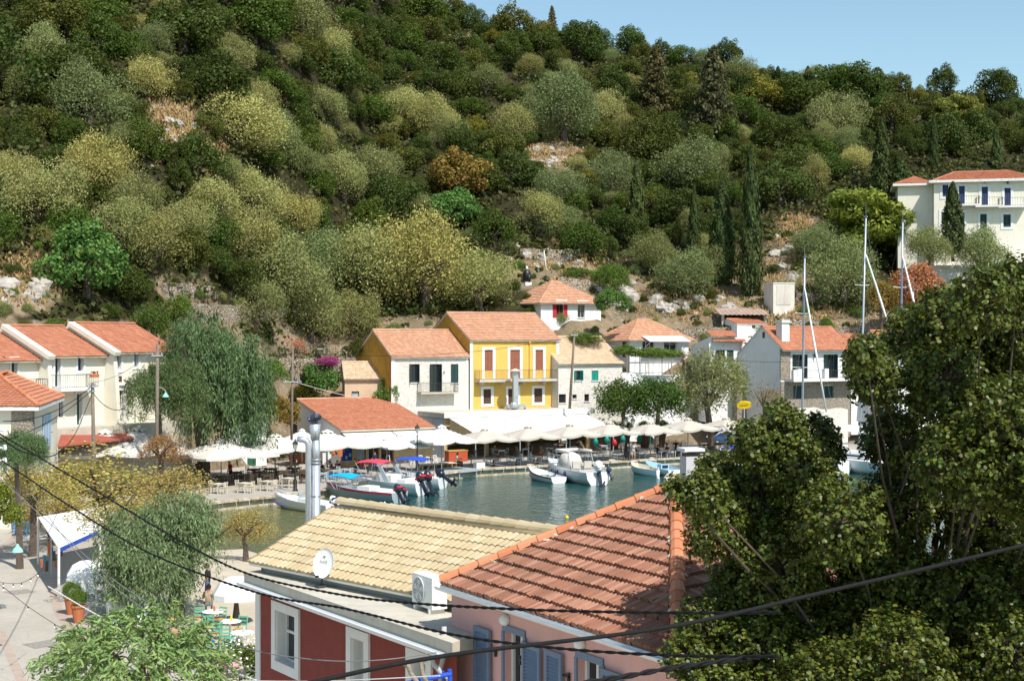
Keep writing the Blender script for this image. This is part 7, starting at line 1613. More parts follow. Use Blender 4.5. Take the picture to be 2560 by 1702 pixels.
def build_boats():
    t, L, st = boat('motor_boat', 'white open motor boat with blue bow flash and white outboard, behind the metal flue', 'boat', (-12.3, 97.2), (-17.2, 101.5), 2.1, .62, deck=.4); x = -L/2
    mb = MB()
    for s in (1, -1):
        mb.add([(L*.25, s*.92, .33), (L*.42, s*.42, .55), (L*.36, s*.68, .4), (L*.05, s*1.07, .24)], [(0, 1, 2), (0, 2, 3)])
    raw(mb, 'bow_flash', 'boatblue', t); mb = MB(); mb.box((-.3, 0, .55), (.9, 1.0, .55)); raw(mb, 'console', 'plastic', t); mb = MB(); mb.quad((.15, -.45, .8), (.15, .45, .8), (.0, .42, 1.15), (.0, -.42, 1.15)); raw(mb, 'windscreen', 'hullgrey', t)
    thwart(t, -1.6, 1.5, .5, 'plastic', .5); motor(t, x-.05, 0, 1.05, .45, .75, 'plastic', 'navy'); rails(t, st, .6, .3); mb = MB(); mb.lathe((1.7, -1.08, .12), [(.09, 0), (.12, .08), (.12, .4), (.06, .5)], 8); raw(mb, 'fender', 'plastic', t)
    t, L, st = boat('motor_boat', 'white and grey motor boat with red stripe and bright cyan sun canopy', 'boat', (-8.3, 103.6), (-14.3, 107.9), 2.3, .78, hullm='hullgrey', inner='hull', stripe='boatred', deck=.35); rails(t, st, .6, .35); bimini(t, .3, 2.9, 1.8, .7, 1.75, 'cyan')
    mb = MB(); mb.box((-.6, 0, .75), (1.2, 1.2, .6)); mb.box((-1.9, 0, .62), (.6, 1.7, .45)); raw(mb, 'console', 'plastic', t); mb = MB(); mb.quad((.05, -.6, 1.0), (.05, .6, 1.0), (-.2, .55, 1.4), (-.2, -.55, 1.4)); raw(mb, 'windscreen', 'glass', t); motor(t, -L/2-.05, .2, 1.1, .55, .55); motor(t, -L/2-.05, -.45, .8, .5, .5)
    t, L, st = boat('motor_boat', 'larger white motor boat with red canopy and twin black outboards', 'boat', (-6.9, 108.6), (-12.9, 112.2), 2.6, .95, deck=.4, stripe=None); rails(t, st, .5, .45); bimini(t, -.3, 2.3, 2.0, .9, 2.45, 'boatred'); mb = MB(); mb.box((-.2, 0, 1.1), (1.5, 1.4, .7)); mb.box((-2.1, 0, .95), (.8, 2.0, .5)); raw(mb, 'console', 'plastic', t)
    mb = MB()
    for s in (1, -1): mb.slab([(-1.1, s*1.1, .9), (-.6, s*1.1, .9), (.2, s*1.0, 2.35), (-.1, s*1.0, 2.35)], .08, Vector((0, s, 0)))
    raw(mb, 'radar_arch', 'hullgrey', t); motor(t, -L/2-.1, .4, 1.35, .8, .5); motor(t, -L/2-.1, -.5, 1.35, .8, .35)
    t, L, st = boat('motor_boat', 'white motor boat with blue canopy moored behind the red canopied one', 'boat', (-5.6, 113.6), (-10.2, 115.6), 2.2, .85, deck=.4); bimini(t, -1.2, 1.4, 1.9, .8, 2.35, 'boatblue'); mb = MB(); mb.box((-.1, 0, .95), (1.2, 1.1, .6)); raw(mb, 'console', 'plastic', t); motor(t, -L/2-.1, 0, 1.3, .75, 1.0, 'marine', 'marine')
    mb = MB(); mb.tube((-2.0, .7, .8), (-2.1, .7, 2.0), .03); mb.tube((-2.0, -.7, .8), (-2.05, -.7, 2.2), .03); raw(mb, 'rod_holder', 'steel', t)
    t, L, st = boat('rowing_boat', 'white rowing boat with dark red stripe and green seat beside the big motor boat', 'boat', (3.95, 117.6), (1.5, 122.6), 1.8, .5, stripe='boatred', deck=.38, rub='hull', sheer=.5); thwart(t, -.6, 1.35, .38, 'doorgreen', .5); thwart(t, -1.8, 1.3, .4, 'hull', .35); thwart(t, .4, 1.3, .4, 'doorgreen', .3)
    mb = MB(); mb.lathe((1.75, 0, .88), [(.2, 0), (.2, .03)], 12); raw(mb, 'hatch', 'hullgrey', t)
    t, L, st = boat('motor_boat', 'big white motor boat with rolled cream bimini and covered console', 'boat', (7.2, 116.2), (3.2, 124.4), 2.9, 1.05, deck=.42, sheer=.55); rails(t, st, .62, .4)
    mb = MB(); mb.blob((.4, 0, 1.55), (1.25, .95, .85), 5, 14, 8, .05); raw(mb, 'console_cover', 'canvas', t, True); mb = MB(); mb.tube((-1.3, -1.1, 2.55), (1.0, -1.1, 2.5), .13, n=8); mb.tube((-1.3, 1.1, 2.55), (1.0, 1.1, 2.5), .13, n=8); mb.tube((1.0, -1.1, 2.5), (1.0, 1.1, 2.5), .16, n=8)
    o = raw(mb, 'bimini_roll', 'canvas', t, True); mb = MB()
    for s in (-1.1, 1.1): mb.tube((-2.0, s, 1.0), (-1.2, s, 2.5), .03); mb.tube((-1.2, s, 1.0), (-1.3, s, 2.5), .03); mb.tube((.4, s, 1.1), (.9, s, 2.45), .03)
    raw(mb, 'bimini_frame', 'steel', o); mb = MB()
    for y in (-.55, .55): mb.box((-1.4, y, 1.15), (.5, .7, .35)); mb.box((-1.68, y, 1.45), (.12, .7, .6))
    raw(mb, 'seat', 'beige', t); motor(t, -L/2-.1, .1, 1.5, .85, .25, 'plastic', 'plastic'); motor(t, -L/2-.1, -.95, .8, .85, .6, 'navy', 'marine')
    for x in (-1.2, .3, 1.4): mb = MB(); mb.lathe((x, 1.42, .2), [(.05, 0), (.13, .1), (.13, .6), (.04, .72)], 8); raw(mb, 'fender', 'navy', t)
    t, L, st = boat('rowing_boat', 'double ended white rowing boat with open dark interior, left of the pale blue one', 'boat', (12.9, 123.6), (10.9, 127.9), 1.75, .55, inner='palewood', double=True, deck=.2, sheer=.35); thwart(t, -.3, 1.4, .4, 'palewood', .3); thwart(t, .8, 1.2, .42, 'palewood', .25); mb = MB(); mb.box((-L/2+.02, 0, .4), (.1, .08, .8)); raw(mb, 'stern_post', 'hull', t)
    t, L, st = boat('rowing_boat', 'pale blue and white rowing boat with small dark cabin box', 'boat', (14.5, 123.8), (12.3, 129.0), 1.9, .55, inner='hullblue', deck=.4, sheer=.4); mb = MB(); mb.box((-.5, 0, .62), (.7, .8, .5)); raw(mb, 'engine_box', 'hullblue', t); mb = MB(); mb.box((-.88, 0, .68), (.06, .55, .25)); raw(mb, 'box_opening', 'black', t); thwart(t, -1.8, 1.4, .45, 'hullblue', .3)
    # inflatable with blue bimini
    a, b = Vector((22.4, 127.5, 0)), Vector((18.6, 132.6, 0)); c = (a+b)/2; t = thing('inflatable_boat', 'white inflatable boat with blue sun canopy at the edge of the big tree', 'boat', (c.x, c.y, 0), math.atan2(b.y-a.y, b.x-a.x)); mb = MB(); pts = [(-3, .85, .5), (0, .9, .55), (1.8, .75, .65), (2.7, .35, .8), (2.95, 0, .85), (2.7, -.35, .8), (1.8, -.75, .65), (0, -.9, .55), (-3, -.85, .5)]; mb.path(pts, [.2, .28, .28, .27, .26, .27, .28, .28, .2], 10); raw(mb, 'tube', 'plastic', t, True)
    mb = MB(); mb.add([(-2.9, .7, .2), (1.9, .55, .3), (2.6, 0, .5), (1.9, -.55, .3), (-2.9, -.7, .2), (-2.8, 0, -.25), (1.8, 0, -.1)], [(0, 1, 6, 5), (1, 2, 6), (2, 3, 6), (3, 4, 5, 6), (0, 5, 4), (0, 4, 3, 2, 1)]); raw(mb, 'hull', 'hull', t); mb = MB(); mb.box((-.6, 0, .75), (.9, .8, .8)); mb.box((-1.8, 0, .6), (.6, 1.1, .4)); raw(mb, 'console', 'plastic', t); bimini(t, -1.6, .9, 1.5, .6, 2.1, 'boatblue'); motor(t, -3.1, 0, 1.2, .6, .3)
    mb = MB()
    for k in range(3): mb.box((-.4+.16*k, 1.17, .56), (.06, .02, .2))
    raw(mb, 'marking', 'black', t)
    # floats
    for u, v, r, mt, lab in ((953, 1252, .24, 'yellowp', 'yellow mooring buoy beside the grey hulled motor boat'), (1417, 1294, .13, 'yellowp', 'small yellow buoy in open water above the brown tiled roof'), (1646, 1196, .12, 'plastic', 'small white float at the stern of the white rowing boat'), (962, 1266, .2, 'plastic', 'white float in front of the yellow mooring buoy')):
        p = G(u, v, 0); mb = MB(); mb.lathe(p+Vector((0, 0, -.1)), [(.02, 0), (r*.8, r*.4), (r, r), (r*.8, r*1.6), (r*.25, r*1.95), (r*.2, r*2.3)], 12); tag(mb.build('buoy', M[mt], None, True), lab, 'buoy')
    # sailing yachts: hulls mostly hidden by the tree, masts standing clear
    def yacht(um, vt, um2, vb, d, L, lab, boom=False, stay=None, mr=.11):
        top = P(um, vt, d); ft = P(um2, vb, d); x = lerp(ft.x, top.x, 0); hd = 2.18; b = Vector((x-math.cos(hd)*L*.55, d-math.sin(hd)*L*.55)); st_ = Vector((x-math.cos(hd)*-0, d)); s0 = (x-math.cos(hd)*L*.45, d-math.sin(hd)*L*.45); s1 = (x+math.cos(hd)*L*.5, d+math.sin(hd)*L*.5)
        t, L_, st = boat('sailing_yacht', lab, 'sailing boat', s0, s1, L*.3, 1.15, .3, deck=.99, sheer=.25); o = t.location; rz = t.rotation_euler.z; inv = Matrix.Rotation(-rz, 4, 'Z'); loc = lambda p: inv @ (Vector(p)-o)
        lean = top.x-ft.x; z0 = 1.15; base = Vector((x, d, z0)); tp = Vector((top.x, d, top.z)); mb = MB(); mb.path([loc(base), loc(base.lerp(tp, .5)), loc(tp)], [mr, mr*.95, mr*.7], 10); m_ = raw(mb, 'mast', 'alu', t, True)
        mb = MB(); mb.tube(loc(tp), loc(tp+Vector((0, 0, 1.3))), .012, n=4); mb.box(loc(tp+Vector((0, 0, .12))), (.3, .12, .1)); raw(mb, 'masthead_antenna', 'steel', m_)
        for q, w_ in ((.45, 1.25), (.72, .95)):
            p = base.lerp(tp, q); mb = MB(); mb.tube(loc(p+Vector((-w_*.95, -.25, .06))), loc(p), .028, .035, 5); mb.tube(loc(p), loc(p+Vector((w_*.62, .45, .06))), .035, .028, 5); raw(mb, 'spreader', 'plastic', m_)
        mb = MB(); bx = st[-1]; bow = Vector((bx[0], 0, bx[3])); ster = Vector((st[0][0], 0, st[0][3]))
        for p in (bow, ster): mb.tube(loc(base.lerp(tp, .98)), p, .01, n=4)
        for s in (-1, 1):
            mb.tube(loc(base.lerp(tp, .96)), (loc(base).x-.2, s*L*.14, 1.2), .009, n=4); mb.tube(loc(base.lerp(tp, .7)), (loc(base).x+.3, s*L*.13, 1.2), .008, n=4)
        raw(mb, 'rigging', 'greycable', m_)
        if stay:
            a_ = base.lerp(tp, .86); e_ = P(*stay, d-3.0); mb = MB(); mb.path([loc(a_), loc(a_.lerp(e_, .06)), loc(a_.lerp(e_, .5)), loc(e_)], [.02, .075, .1, .07], 8); raw(mb, 'furled_sail', 'plastic', t, True)
        if boom:
            p0 = base+Vector((0, 0, 1.3)); p1 = p0+Vector((-math.cos(hd)*L*.36, -math.sin(hd)*L*.36, .1)); mb = MB(); mb.path([loc(p0), loc(p0.lerp(p1, .3)+Vector((0, 0, .12))), loc(p1)], [.3, .3, .14], 8); raw(mb, 'boom_cover', 'canvas', t, True)
        mb = MB(); mb.box((.2, 0, 1.5), (L*.34, L*.16, .45)); raw(mb, 'cabin', 'hull', t); mb = MB(); mb.box((.25, 0, 1.52), (L*.3, L*.163, .16)); raw(mb, 'cabin_window', 'glass', t); return t
    yacht(2012, 645, 2004, 1040, 130, 11, 'sailing yacht with the shortest of the three tall masts, in front of the stone villa', stay=(2066, 1030)); yacht(2165, 545, 2148, 1100, 128, 13, 'sailing yacht with the tallest mast and white furled sail, left of the big tree', True, (2243, 880)); yacht(2257, 555, 2248, 1100, 131, 13, 'sailing yacht whose tall mast stands right of the tallest one, hull hidden by leaves', True, (2320, 900)); yacht(2283, 728, 2281, 1100, 137, 9, 'small sailing yacht with a low mast close behind the right hand tall mast', mr=.09)
    p = P(2128, 1072, 133); t = thing('covered_dinghy', 'dinghy under a pale grey cover with a dark letter, beside the tallest mast', 'boat', p); mb = MB(); vs = []
    for i in range(9):
        f = i/8; w_ = .75*math.sin(math.pi*min(1, .15+f*.75))**.6
        for j in range(7): g = math.pi*j/6; vs.append(p+Vector((-1.6+3.4*f, -w_*math.cos(g), -.35+w_*.9*math.sin(g)+.5*(1-f)*.4)))
    mb.add(vs, [(i*7+j, i*7+7+j, i*7+8+j, i*7+1+j) for i in range(8) for j in range(6)]); c_ = mb.build('cover', M['canvas'], t, True); text_mesh('S', .55, 'lettering', 'black', c_, p+Vector((1.0, -.74, -.02)), (1, 0, 0), (0, .35, 1)); mb = MB(); mb.box(p+Vector((.1, 0, -1.4)), (2.6, .9, .12)); mb.tube(p+Vector((-.9, 0, -.4)), p+Vector((-.9, 0, -2.4)), .06); mb.tube(p+Vector((1.2, 0, -.4)), p+Vector((1.2, 0, -2.4)), .06); mb.build('davit', M['steel'], t)
    mooring(G(683, 1246, .7)+Vector((0, .3, 0)), (-18.2, 103.6, .65), 'thin rope from the open motor boat bow to the left quay')
    mooring((3.2, 124.3, 1.4), (2.5, 127.2, .65), 'rope from the big motor boat bow to the quay')
build_boats()
# ------------------------------------------------------------------ car, yellow sign, poles and wires
def car():
    p = G(1815, 1111); rz = .15; t = thing('parked_car', 'dark blue hatchback parked beyond the last beige parasol', 'car', p, rz+math.pi)
    prof = [(-2.0, .3), (-2.05, .75), (-1.95, .98), (-1.5, 1.12), (-.8, 1.5), (.2, 1.56), (.95, 1.45), (1.55, 1.0), (1.95, .88), (2.05, .6), (2.0, .3)]
    def shell(pr, w0, w1, zc): 
        mb = MB(); k = len(pr); vs = []
        for y, s in ((-1, w0), (1, w0)):
            vs += [(x, y*(w1 if z > zc else s), z) for x, z in pr]
        mb.add(vs, [tuple(range(k))[::-1], tuple(range(k, 2*k))]+[(i, (i+1) % k, k+(i+1) % k, k+i) for i in range(k)]); return mb
    raw(shell(prof, .86, .68, 1.2), 'body', 'carblue', t)
    mb = MB()
    for s in (-1, 1): mb.add([(-1.3, s*.845, 1.12), (-.75, s*.72, 1.42), (.15, s*.71, 1.48), (.85, s*.73, 1.38), (1.3, s*.845, 1.1)], [(0, 1, 2, 3, 4)])
    mb.quad((1.48, -.68, 1.08), (1.48, .68, 1.08), (.98, .58, 1.43), (.98, -.58, 1.43)); mb.quad((-1.52, -.68, 1.13), (-1.52, .68, 1.13), (-.86, .58, 1.48), (-.86, -.58, 1.48)); raw(mb, 'window', 'glass', t)
    for x in (-1.25, 1.28):
        for y in (-.8, .8):
            mb = MB(); mb.tube((x, y-.1, .31), (x, y+.1, .31), .31, n=18); w_ = raw(mb, 'wheel', 'black', t); mb = MB(); mb.tube((x, y-.112, .31), (x, y+.112, .31), .19, n=12); raw(mb, 'rim', 'steel', w_)
    for y in (-.62, .62): mb = MB(); mb.blob((1.86, y, .8), (.2, .2, .13), 1, 8, 6, 0); raw(mb, 'headlight', 'plastic', t, True)
    mb = MB(); mb.box((2.05, 0, .52), (.03, .5, .12)); raw(mb, 'number_plate', 'plastic', t); mb = MB(); mb.box((2.03, 0, .72), (.05, .7, .1)); mb.box((2.0, 0, .36), (.1, 1.4, .12)); raw(mb, 'grille', 'black', t)
car()
def yellow_sign():
    p = P(1861, 1013, 143); t = thing('oval_sign', 'yellow oval sign with red lettering on a post beside the silvery olive', 'sign', (p.x, p.y, .6)); mb = MB(); vs = []; ex, ez = Vector((1, 0, .06)), Vector((-.06, -.35, 1)).normalized(); K = 24; nn = Vector((0, -1, -.3)).normalized()
    for q in (0, .22):
        for k in range(K): a = 2*math.pi*k/K; vs.append(p+ex*(.76*math.cos(a))+ez*(.4*math.sin(a))-nn*q)
    mb.add(vs, [tuple(range(K)), tuple(range(K, 2*K))[::-1]]+[(k, K+k, K+(k+1) % K, (k+1) % K) for k in range(K)]); b = mb.build('board', M['yellowp'], t); mb = MB(); r_ = random.Random(3)
    for k in range(7): mb.box(p+ex*(-.36+.12*k)+nn*.01, (.07, .02, r_.uniform(.08, .15)), 0, (ex.normalized(), nn, ez))
    mb.build('lettering', M['redpaint'], b); mb = MB(); mb.tube((p.x, p.y+.1, .6), (p.x, p.y+.1, p.z-.3), .05); mb.build('post', M['greywood'], t)
yellow_sign()
def pole(u0, vt, u1, vb, d, label, lamp=None, arms=(), r=.13, mat='polewood', z=None):
    tp = P(u0, vt, d); b = P(u1, vb, d); b.z = z if z is not None else b.z; t = thing('utility_pole', label, 'pole', b); mb = MB(); mb.tube(b, tp, r*1.15, r*.8, 8); mb.build('post', M[mat], t, True)
    for v, w_ in arms: c = P(u0, v, d); mb = MB(); mb.box(c+Vector((0, -.12, 0)), (w_, .09, .09), .2); mb.tube(c+Vector((-w_*.4, -.12, .04)), c+Vector((-w_*.4, -.12, .2)), .04); mb.tube(c+Vector((w_*.4, -.12, .04)), c+Vector((w_*.4, -.12, .2)), .04); mb.build('crossarm', M['greywood'], t)
    if lamp: lamp_arm(t, P(*lamp[0], d), P(*lamp[1], d))
    return tp, b
def lamp_arm(t, a, e_):
    a, e_ = Vector(a), Vector(e_); mb = MB(); mb.path([a, a.lerp(e_, .55)+Vector((0, 0, (a-e_).length*.35)), e_+Vector((0, 0, .3)), e_+Vector((0, 0, .1))], .025, 6); o = mb.build('lamp_arm', M['greywood'], t); mb = MB(); mb.lathe(e_, [(.24, -.12), (.2, 0), (.08, .12), (.05, .22)], 10); mb.build('lamp_shade', M_plain('turquoise_enamel', (.28, .62, .55), .4, .05, 3), o)
p1, _ = pole(394, 860, 391, 1105, 99, 'weathered utility pole in front of the pepper tree with a turquoise lamp', ((398, 968), (414, 988)), ((889, .8),), z=.6)
p2, _ = pole(231, 956, 238, 1200, 88, 'utility pole in front of the cream terrace buttress with coiled wires', None, ((966, .5), (978, .4)), z=.6)
p3, _ = pole(732, 872, 728, 1092, 126, 'slim brown pole between the pepper tree and the orange roofed taverna', None, ((954, 1.6),), .11, z=.6)
p4, _ = pole(1436, 832, 1424, 1012, 141.5, 'leaning wooden pole against the pale stone cottage', None, ((838, .7),), .13, z=5.1)
p5, _ = pole(1360, 626, 1368, 700, 172, 'pale leaning stick on the slope above the red shuttered house', None, (), .09, 'palewood')
wire('overhead_wire', [p3-Vector((0, 0, .3)), p4-Vector((0, 0, .3))], .02, 'cable', 'thin wire from the slim brown pole across the stone and yellow house fronts', sag=1.0)
wire('overhead_wire', [p4-Vector((0, 0, .2)), P(1960, 905, 143), P(2180, 860, 146)], .02, 'cable', 'thin wire crossing in front of the stone villa', sag=.7)
wire('overhead_wire', [p1-Vector((0, 0, .4)), p3-Vector((0, 0, .4))], .02, 'cable', 'thin wire over the pepper tree between two poles', sag=.8)
wire('overhead_wire', [p2, p1-Vector((0, 0, .1))], .018, 'greycable', 'pale wire between the two poles before the cream terrace', sag=.5)
wire('overhead_wire', [p3-Vector((0, 0, 2.9)), P(905, 997, 130)], .025, 'palewood', 'pale diagonal stay wire above the orange taverna roof', sag=.1)
for i, (q, lab) in enumerate(((Vector((-24, 66, 8.2)), 'upper of the wires leaving the coiled pole to the left'), (Vector((-24, 62, 7.2)), 'lower of the wires leaving the coiled pole to the left'))): wire('overhead_wire', [p2-Vector((0, 0, .15+.3*i)), q], .022, 'cable', lab, sag=.6)
wire('overhead_wire', [p2-Vector((0, 0, .6)), P(310, 1020, 98), P(420, 1040, 104)], .025, 'cable', 'drooping cable from the coiled pole towards the pepper tree', sag=.5)
p = P(127, 604, 128); g = T(127, 625); t = thing('vent_pipe', 'dark green capped vent pipe standing in the scrub above the fig tree', 'vent', (p.x, g.y, g.z)); mb = MB(); d = g.y; q = P(127, 604, d); mb.tube((q.x, d, g.z-.5), (q.x, d, q.z-.1), .2, n=10); mb.build('post', M['doorgreen'], t); mb = MB(); mb.tube((q.x, d, q.z-.1), (q.x, d, q.z+.25), .34, n=12); mb.build('cap', M_plain('teal_metal', (.03, .2, .2), .5, .1, 3), t)
# railings and furniture of the stone terraces on the slope
def terrace_rail(u0, v0, u1, v1, d0, d1, h, lab, white=None):
    d0, d1 = [(T(u, v) or Vector((0, d+.6, 0))).y-.6 for u, v, d in ((u0, v0, d0), (u1, v1, d1))]; a, b = P(u0, v0, d0), P(u1, v1, d1); n = max(4, int((b-a).length/.9)); t = thing('railing', lab, 'railing', a); mb = MB()
    for i in range(n+1): mb = MB(); p = a.lerp(b, i/n); mb.tube(p, p+Vector((0, 0, h)), .025, n=4); mb.build('post', M['iron'], t)
    mb = MB()
    for k in range(4): mb.tube(a+Vector((0, 0, h*(k+1)/4)), b+Vector((0, 0, h*(k+1)/4)), .014, n=4)
    mb.build('rail', M['iron'], t)
terrace_rail(455, 757, 535, 758, 134.3, 135.2, 1.0, 'dark railing on the dry stone wall above the pepper tree'); terrace_rail(660, 890, 900, 890, 137.2, 139, 1.0, 'wire railing on the pale terrace wall left of the ochre gable'); terrace_rail(745, 826, 820, 826, 144.5, 145.5, .9, 'railing under the brownish olive')
p = P(800, 888, T(800, 888).y-1.2); tt = put(TB['cream'], p, .3, 'cream table on the railed terrace left of the ochre gable', 'tables on the railed terrace'); 
for q, rz in ((Vector((-.8, .1, 0)), -1.2), (Vector((.8, .1, 0)), 1.4), (Vector((2.0, .1, 0)), 1.2)): put(CH['cream'], p+q, rz, 'cream chair on the railed terrace left of the ochre gable', 'chairs on the railed terrace')
# ------------------------------------------------------------------ plaza and beach on the left, big tree on the right, cables
def crown2(kind, i):
    key = (kind, i)
    if key in CROWN: return
    s = 400+i*17+len(kind)
    if kind == 'plane': p, nr, rg = crown_pts(s, 40, 6500, .8, (.16, .34), (.3, .9), -.9, 1.0, .5); me = leaf_mesh('plane_crown', p, nr, rg.uniform(.022, .045, len(p)), 1.3, None, s, shape=6)
    elif kind == 'willow':
        rg = np.random.default_rng(s); P_, N_, A_ = [], [], []
        for c in range(560):
            d = unit(rg, 1)[0]; d[2] = abs(d[2])*.9+.05*rg.normal(); k = rg.uniform(.35, 1.0)**.5; o = d*k*np.array([1, 1, .9])+.06*rg.normal(size=3); L = rg.uniform(.15, .4); m = 18; q = np.linspace(0, 1, m)
            out = np.array([d[0], d[1], .9*d[2]+.25]); path = o+out*(L*q)[:, None]+np.array([0, 0, -.9])*(q**2*L)[:, None]; P_.append(path+.02*rg.normal(size=(m, 3))); N_.append(np.array([0, 0, .6])+d*.5+.6*rg.normal(size=(m, 3))); A_.append(out*.7+np.array([0, 0, -.7])+.5*rg.normal(size=(m, 3)))
        p, nr, al = map(np.concatenate, (P_, N_, A_)); me = leaf_mesh('willow_crown', p, nr, rg.uniform(.016, .026, len(p)), 5.0, al, s, shape=6)
    CROWN[key] = me
for k_ in range(3): crown2('plane', k_)
crown2('willow', 0)
for k_ in ('plane', 'willow'): NAMES[k_] = 'plane_tree' if k_ == 'plane' else 'willow'; CATS[k_] = 'tree'
AT = lambda u, v, rp, d, kind, tint, lab, sq=(1, 1, 1), var=0, name=None, zb=.5, trunk=True: plant(kind, P(u, v, d), rp*d/F, tint, lab, None, zb, 0.4, sq, var, name, jitter=False)
AT(255, 1222, 205, 82, 'plane', (.44, .37, .11), 'sparse yellowing plane tree on the plaza in front of the white parasols', (1.05, .8, .5), 0)
AT(405, 1125, 62, 84, 'plane', (.4, .22, .09), 'reddish brown branch tips of a plane tree in front of the pepper tree', (1, .8, .9), 1)
AT(290, 1290, 110, 60, 'plane', (.44, .37, .11), 'thin yellowish plane tree branches hanging over the white stall canopy', (1.2, .8, .5), 2)
AT(420, 1225, 105, 79, 'plane', (.42, .33, .11), 'yellow brown plane tree crown in front of the tables nearest the water', (1.1, .8, .7), 2)
AT(80, 1225, 105, 74, 'plane', (.44, .36, .1), 'yellow brown plane tree crown just below the feathery tree at the left edge', (1.1, .8, .75), 0)
AT(130, 1290, 110, 78, 'plane', (.42, .31, .1), 'lower yellow brown plane tree at the left edge of the plaza', (1, .8, .5), 2)
AT(615, 1320, 75, 74, 'plane', (.4, .32, .1), 'thin yellowish tamarisk at the water edge beside the near pepper tree', (1.0, .8, .9), 1, 'tamarisk')
AT(50, 1120, 92, 70, 'pepper', (.16, .24, .1), 'feathery green pepper tree at the left edge below the low orange roof', (1, 1, .9), 2)
AT(-12, 1280, 66, 57, 'fig', (.22, .26, .04), 'bright yellow green bush cut by the left edge of the photo on the plaza', (1, 1, 1.2), 0, 'shrub')
AT(440, 1372, 222, 58, 'pepper', (.21, .28, .13), 'grey green weeping pepper tree on the beach left of the red house', (1.0, 1.0, .92), 0)
AT(345, 1690, 205, 24, 'willow', (.26, .37, .13), 'light green willow leaved tree top at the bottom left', (1.05, 1, .95), 0)
AT(600, 1665, 72, 36, 'fig', (.15, .2, .04), 'leafy shrub with white flowers against the left corner of the red house', (1, 1, 1), 2, 'oleander')
def flowers():
    rg = np.random.default_rng(8); c = np.array(P(600, 1655, 35.6)); d = unit(rg, 240); d[:, 1] = -np.abs(d[:, 1]); pos = c+d*.72; me = leaf_mesh('white_flowers', pos, d+.4*rg.normal(size=d.shape), rg.uniform(.03, .06, 240), 1.2, None, 8, shape=6); me.materials[0] = M['plastic']; o = bpy.data.objects.new('flowers', me); C.objects.link(o); p = bpy.data.objects.get('oleander'); o.location = -base_of(p); setparent(o, p)
flowers()
def big_tree():
    S = [(1760, 1240, 55), (1800, 1180, 60), (1880, 1105, 62), (1965, 1075, 52), (2040, 1090, 52), (1790, 1320, 85), (1755, 1560, 72), (1715, 1640, 50), (1900, 1250, 110), (2000, 1180, 95), (1950, 1400, 130), (1850, 1480, 85), (1900, 1620, 130), (2100, 1300, 120), (2050, 1560, 150), (2230, 1450, 150), (2250, 1260, 110), (2250, 1100, 90), (2200, 955, 62), (2275, 850, 75), (2350, 785, 75), (2450, 755, 80), (2545, 715, 70), (2450, 900, 120), (2350, 950, 110), (2500, 1050, 130), (2400, 1150, 120), (2480, 1300, 140), (2400, 1500, 150), (2520, 1620, 150), (2250, 1640, 120), (2165, 885, 32), (2560, 850, 120), (1700, 1230, 26), (2620, 1200, 150), (2620, 1480, 150), (2100, 1720, 150), (1800, 1740, 120), (2400, 1740, 150)]
    rg = np.random.default_rng(12); d0 = 18.6; base = P(2310, 1702, d0+1.6); base.z = .6; t = thing('big_tree', 'large glossy evergreen tree filling the lower right, crossed by a black cable', 'tree', base); P_, N_, A_ = [], [], []; mbt = MB(); hub = P(2310, 1900, d0+1.6)
    mbt.path([base, base.lerp(hub, .5)+Vector((.1, .05, 0)), hub], [.34, .28, .2], 10); rr = random.Random(3)
    S2 = [(u+rr_[0], v+rr_[1], r*.95) for (u, v, r), rr_ in zip(S, np.random.default_rng(5).normal(0, 22, (len(S), 2))) if u > 1790]
    for i, (u, v, r) in enumerate(S+S2):
        dd = d0+rr.uniform(-1.5, 1.2)+(1.7 if i >= len(S) else 0); c = P(u, v+.06*r, dd); R_ = r*d0/F*.84; bx = lambda q: Vector((rr.uniform(-q, q), rr.uniform(-q, q), rr.uniform(-q*.6, q))); mbt.path([hub, hub.lerp(c, .25)+bx(.2), hub.lerp(c, .5)+bx(.3), hub.lerp(c, .75)+bx(.22), c], [.06, .04, .026, .016, .007], 6)
        nt_ = int(210*(R_/.4)**2)+60; d = unit(rg, nt_); rad = R_*rg.uniform(.35, 1.0, nt_)**.55; cc = np.array(c)+d*rad[:, None]*np.array([1, 1.25, 1]); k = 11
        for q in range(nt_):
            ax = d[q]*.8+np.array([0, 0, .35])+.5*rg.normal(size=3); ax /= np.linalg.norm(ax); f = np.linspace(0, 1, k); sp = rg.normal(size=(k, 3)); sp -= ax*(sp@ax)[:, None]; sp /= np.linalg.norm(sp, axis=1, keepdims=True)
            P_.append(cc[q]+ax*(f*.17)[:, None]+sp*.035); N_.append(ax*.7+np.array([0, 0, .45])+sp*.3+.45*rg.normal(size=(k, 3))); A_.append(sp+ax*.7)
            if q % 9 == 0: e_ = Vector(cc[q]); mbt.path([c, c.lerp(e_, .6)+Vector((0, 0, -.03)), e_+Vector(ax)*.15], [.014, .009, .004], 4, False)
    p, nr, al = map(np.concatenate, (P_, N_, A_)); me = leaf_mesh('crown', p, nr, rg.uniform(.03, .052, len(p)), 1.45, al, 3, 'glossleaf', 6, .12); print('big tree leaves', len(p))
    o = bpy.data.objects.new('crown', me); C.objects.link(o); o.location = -base; setparent(o, t); o.color = (.115, .14, .022, 1); mbt.build('trunk', M['bark'], t)
big_tree()
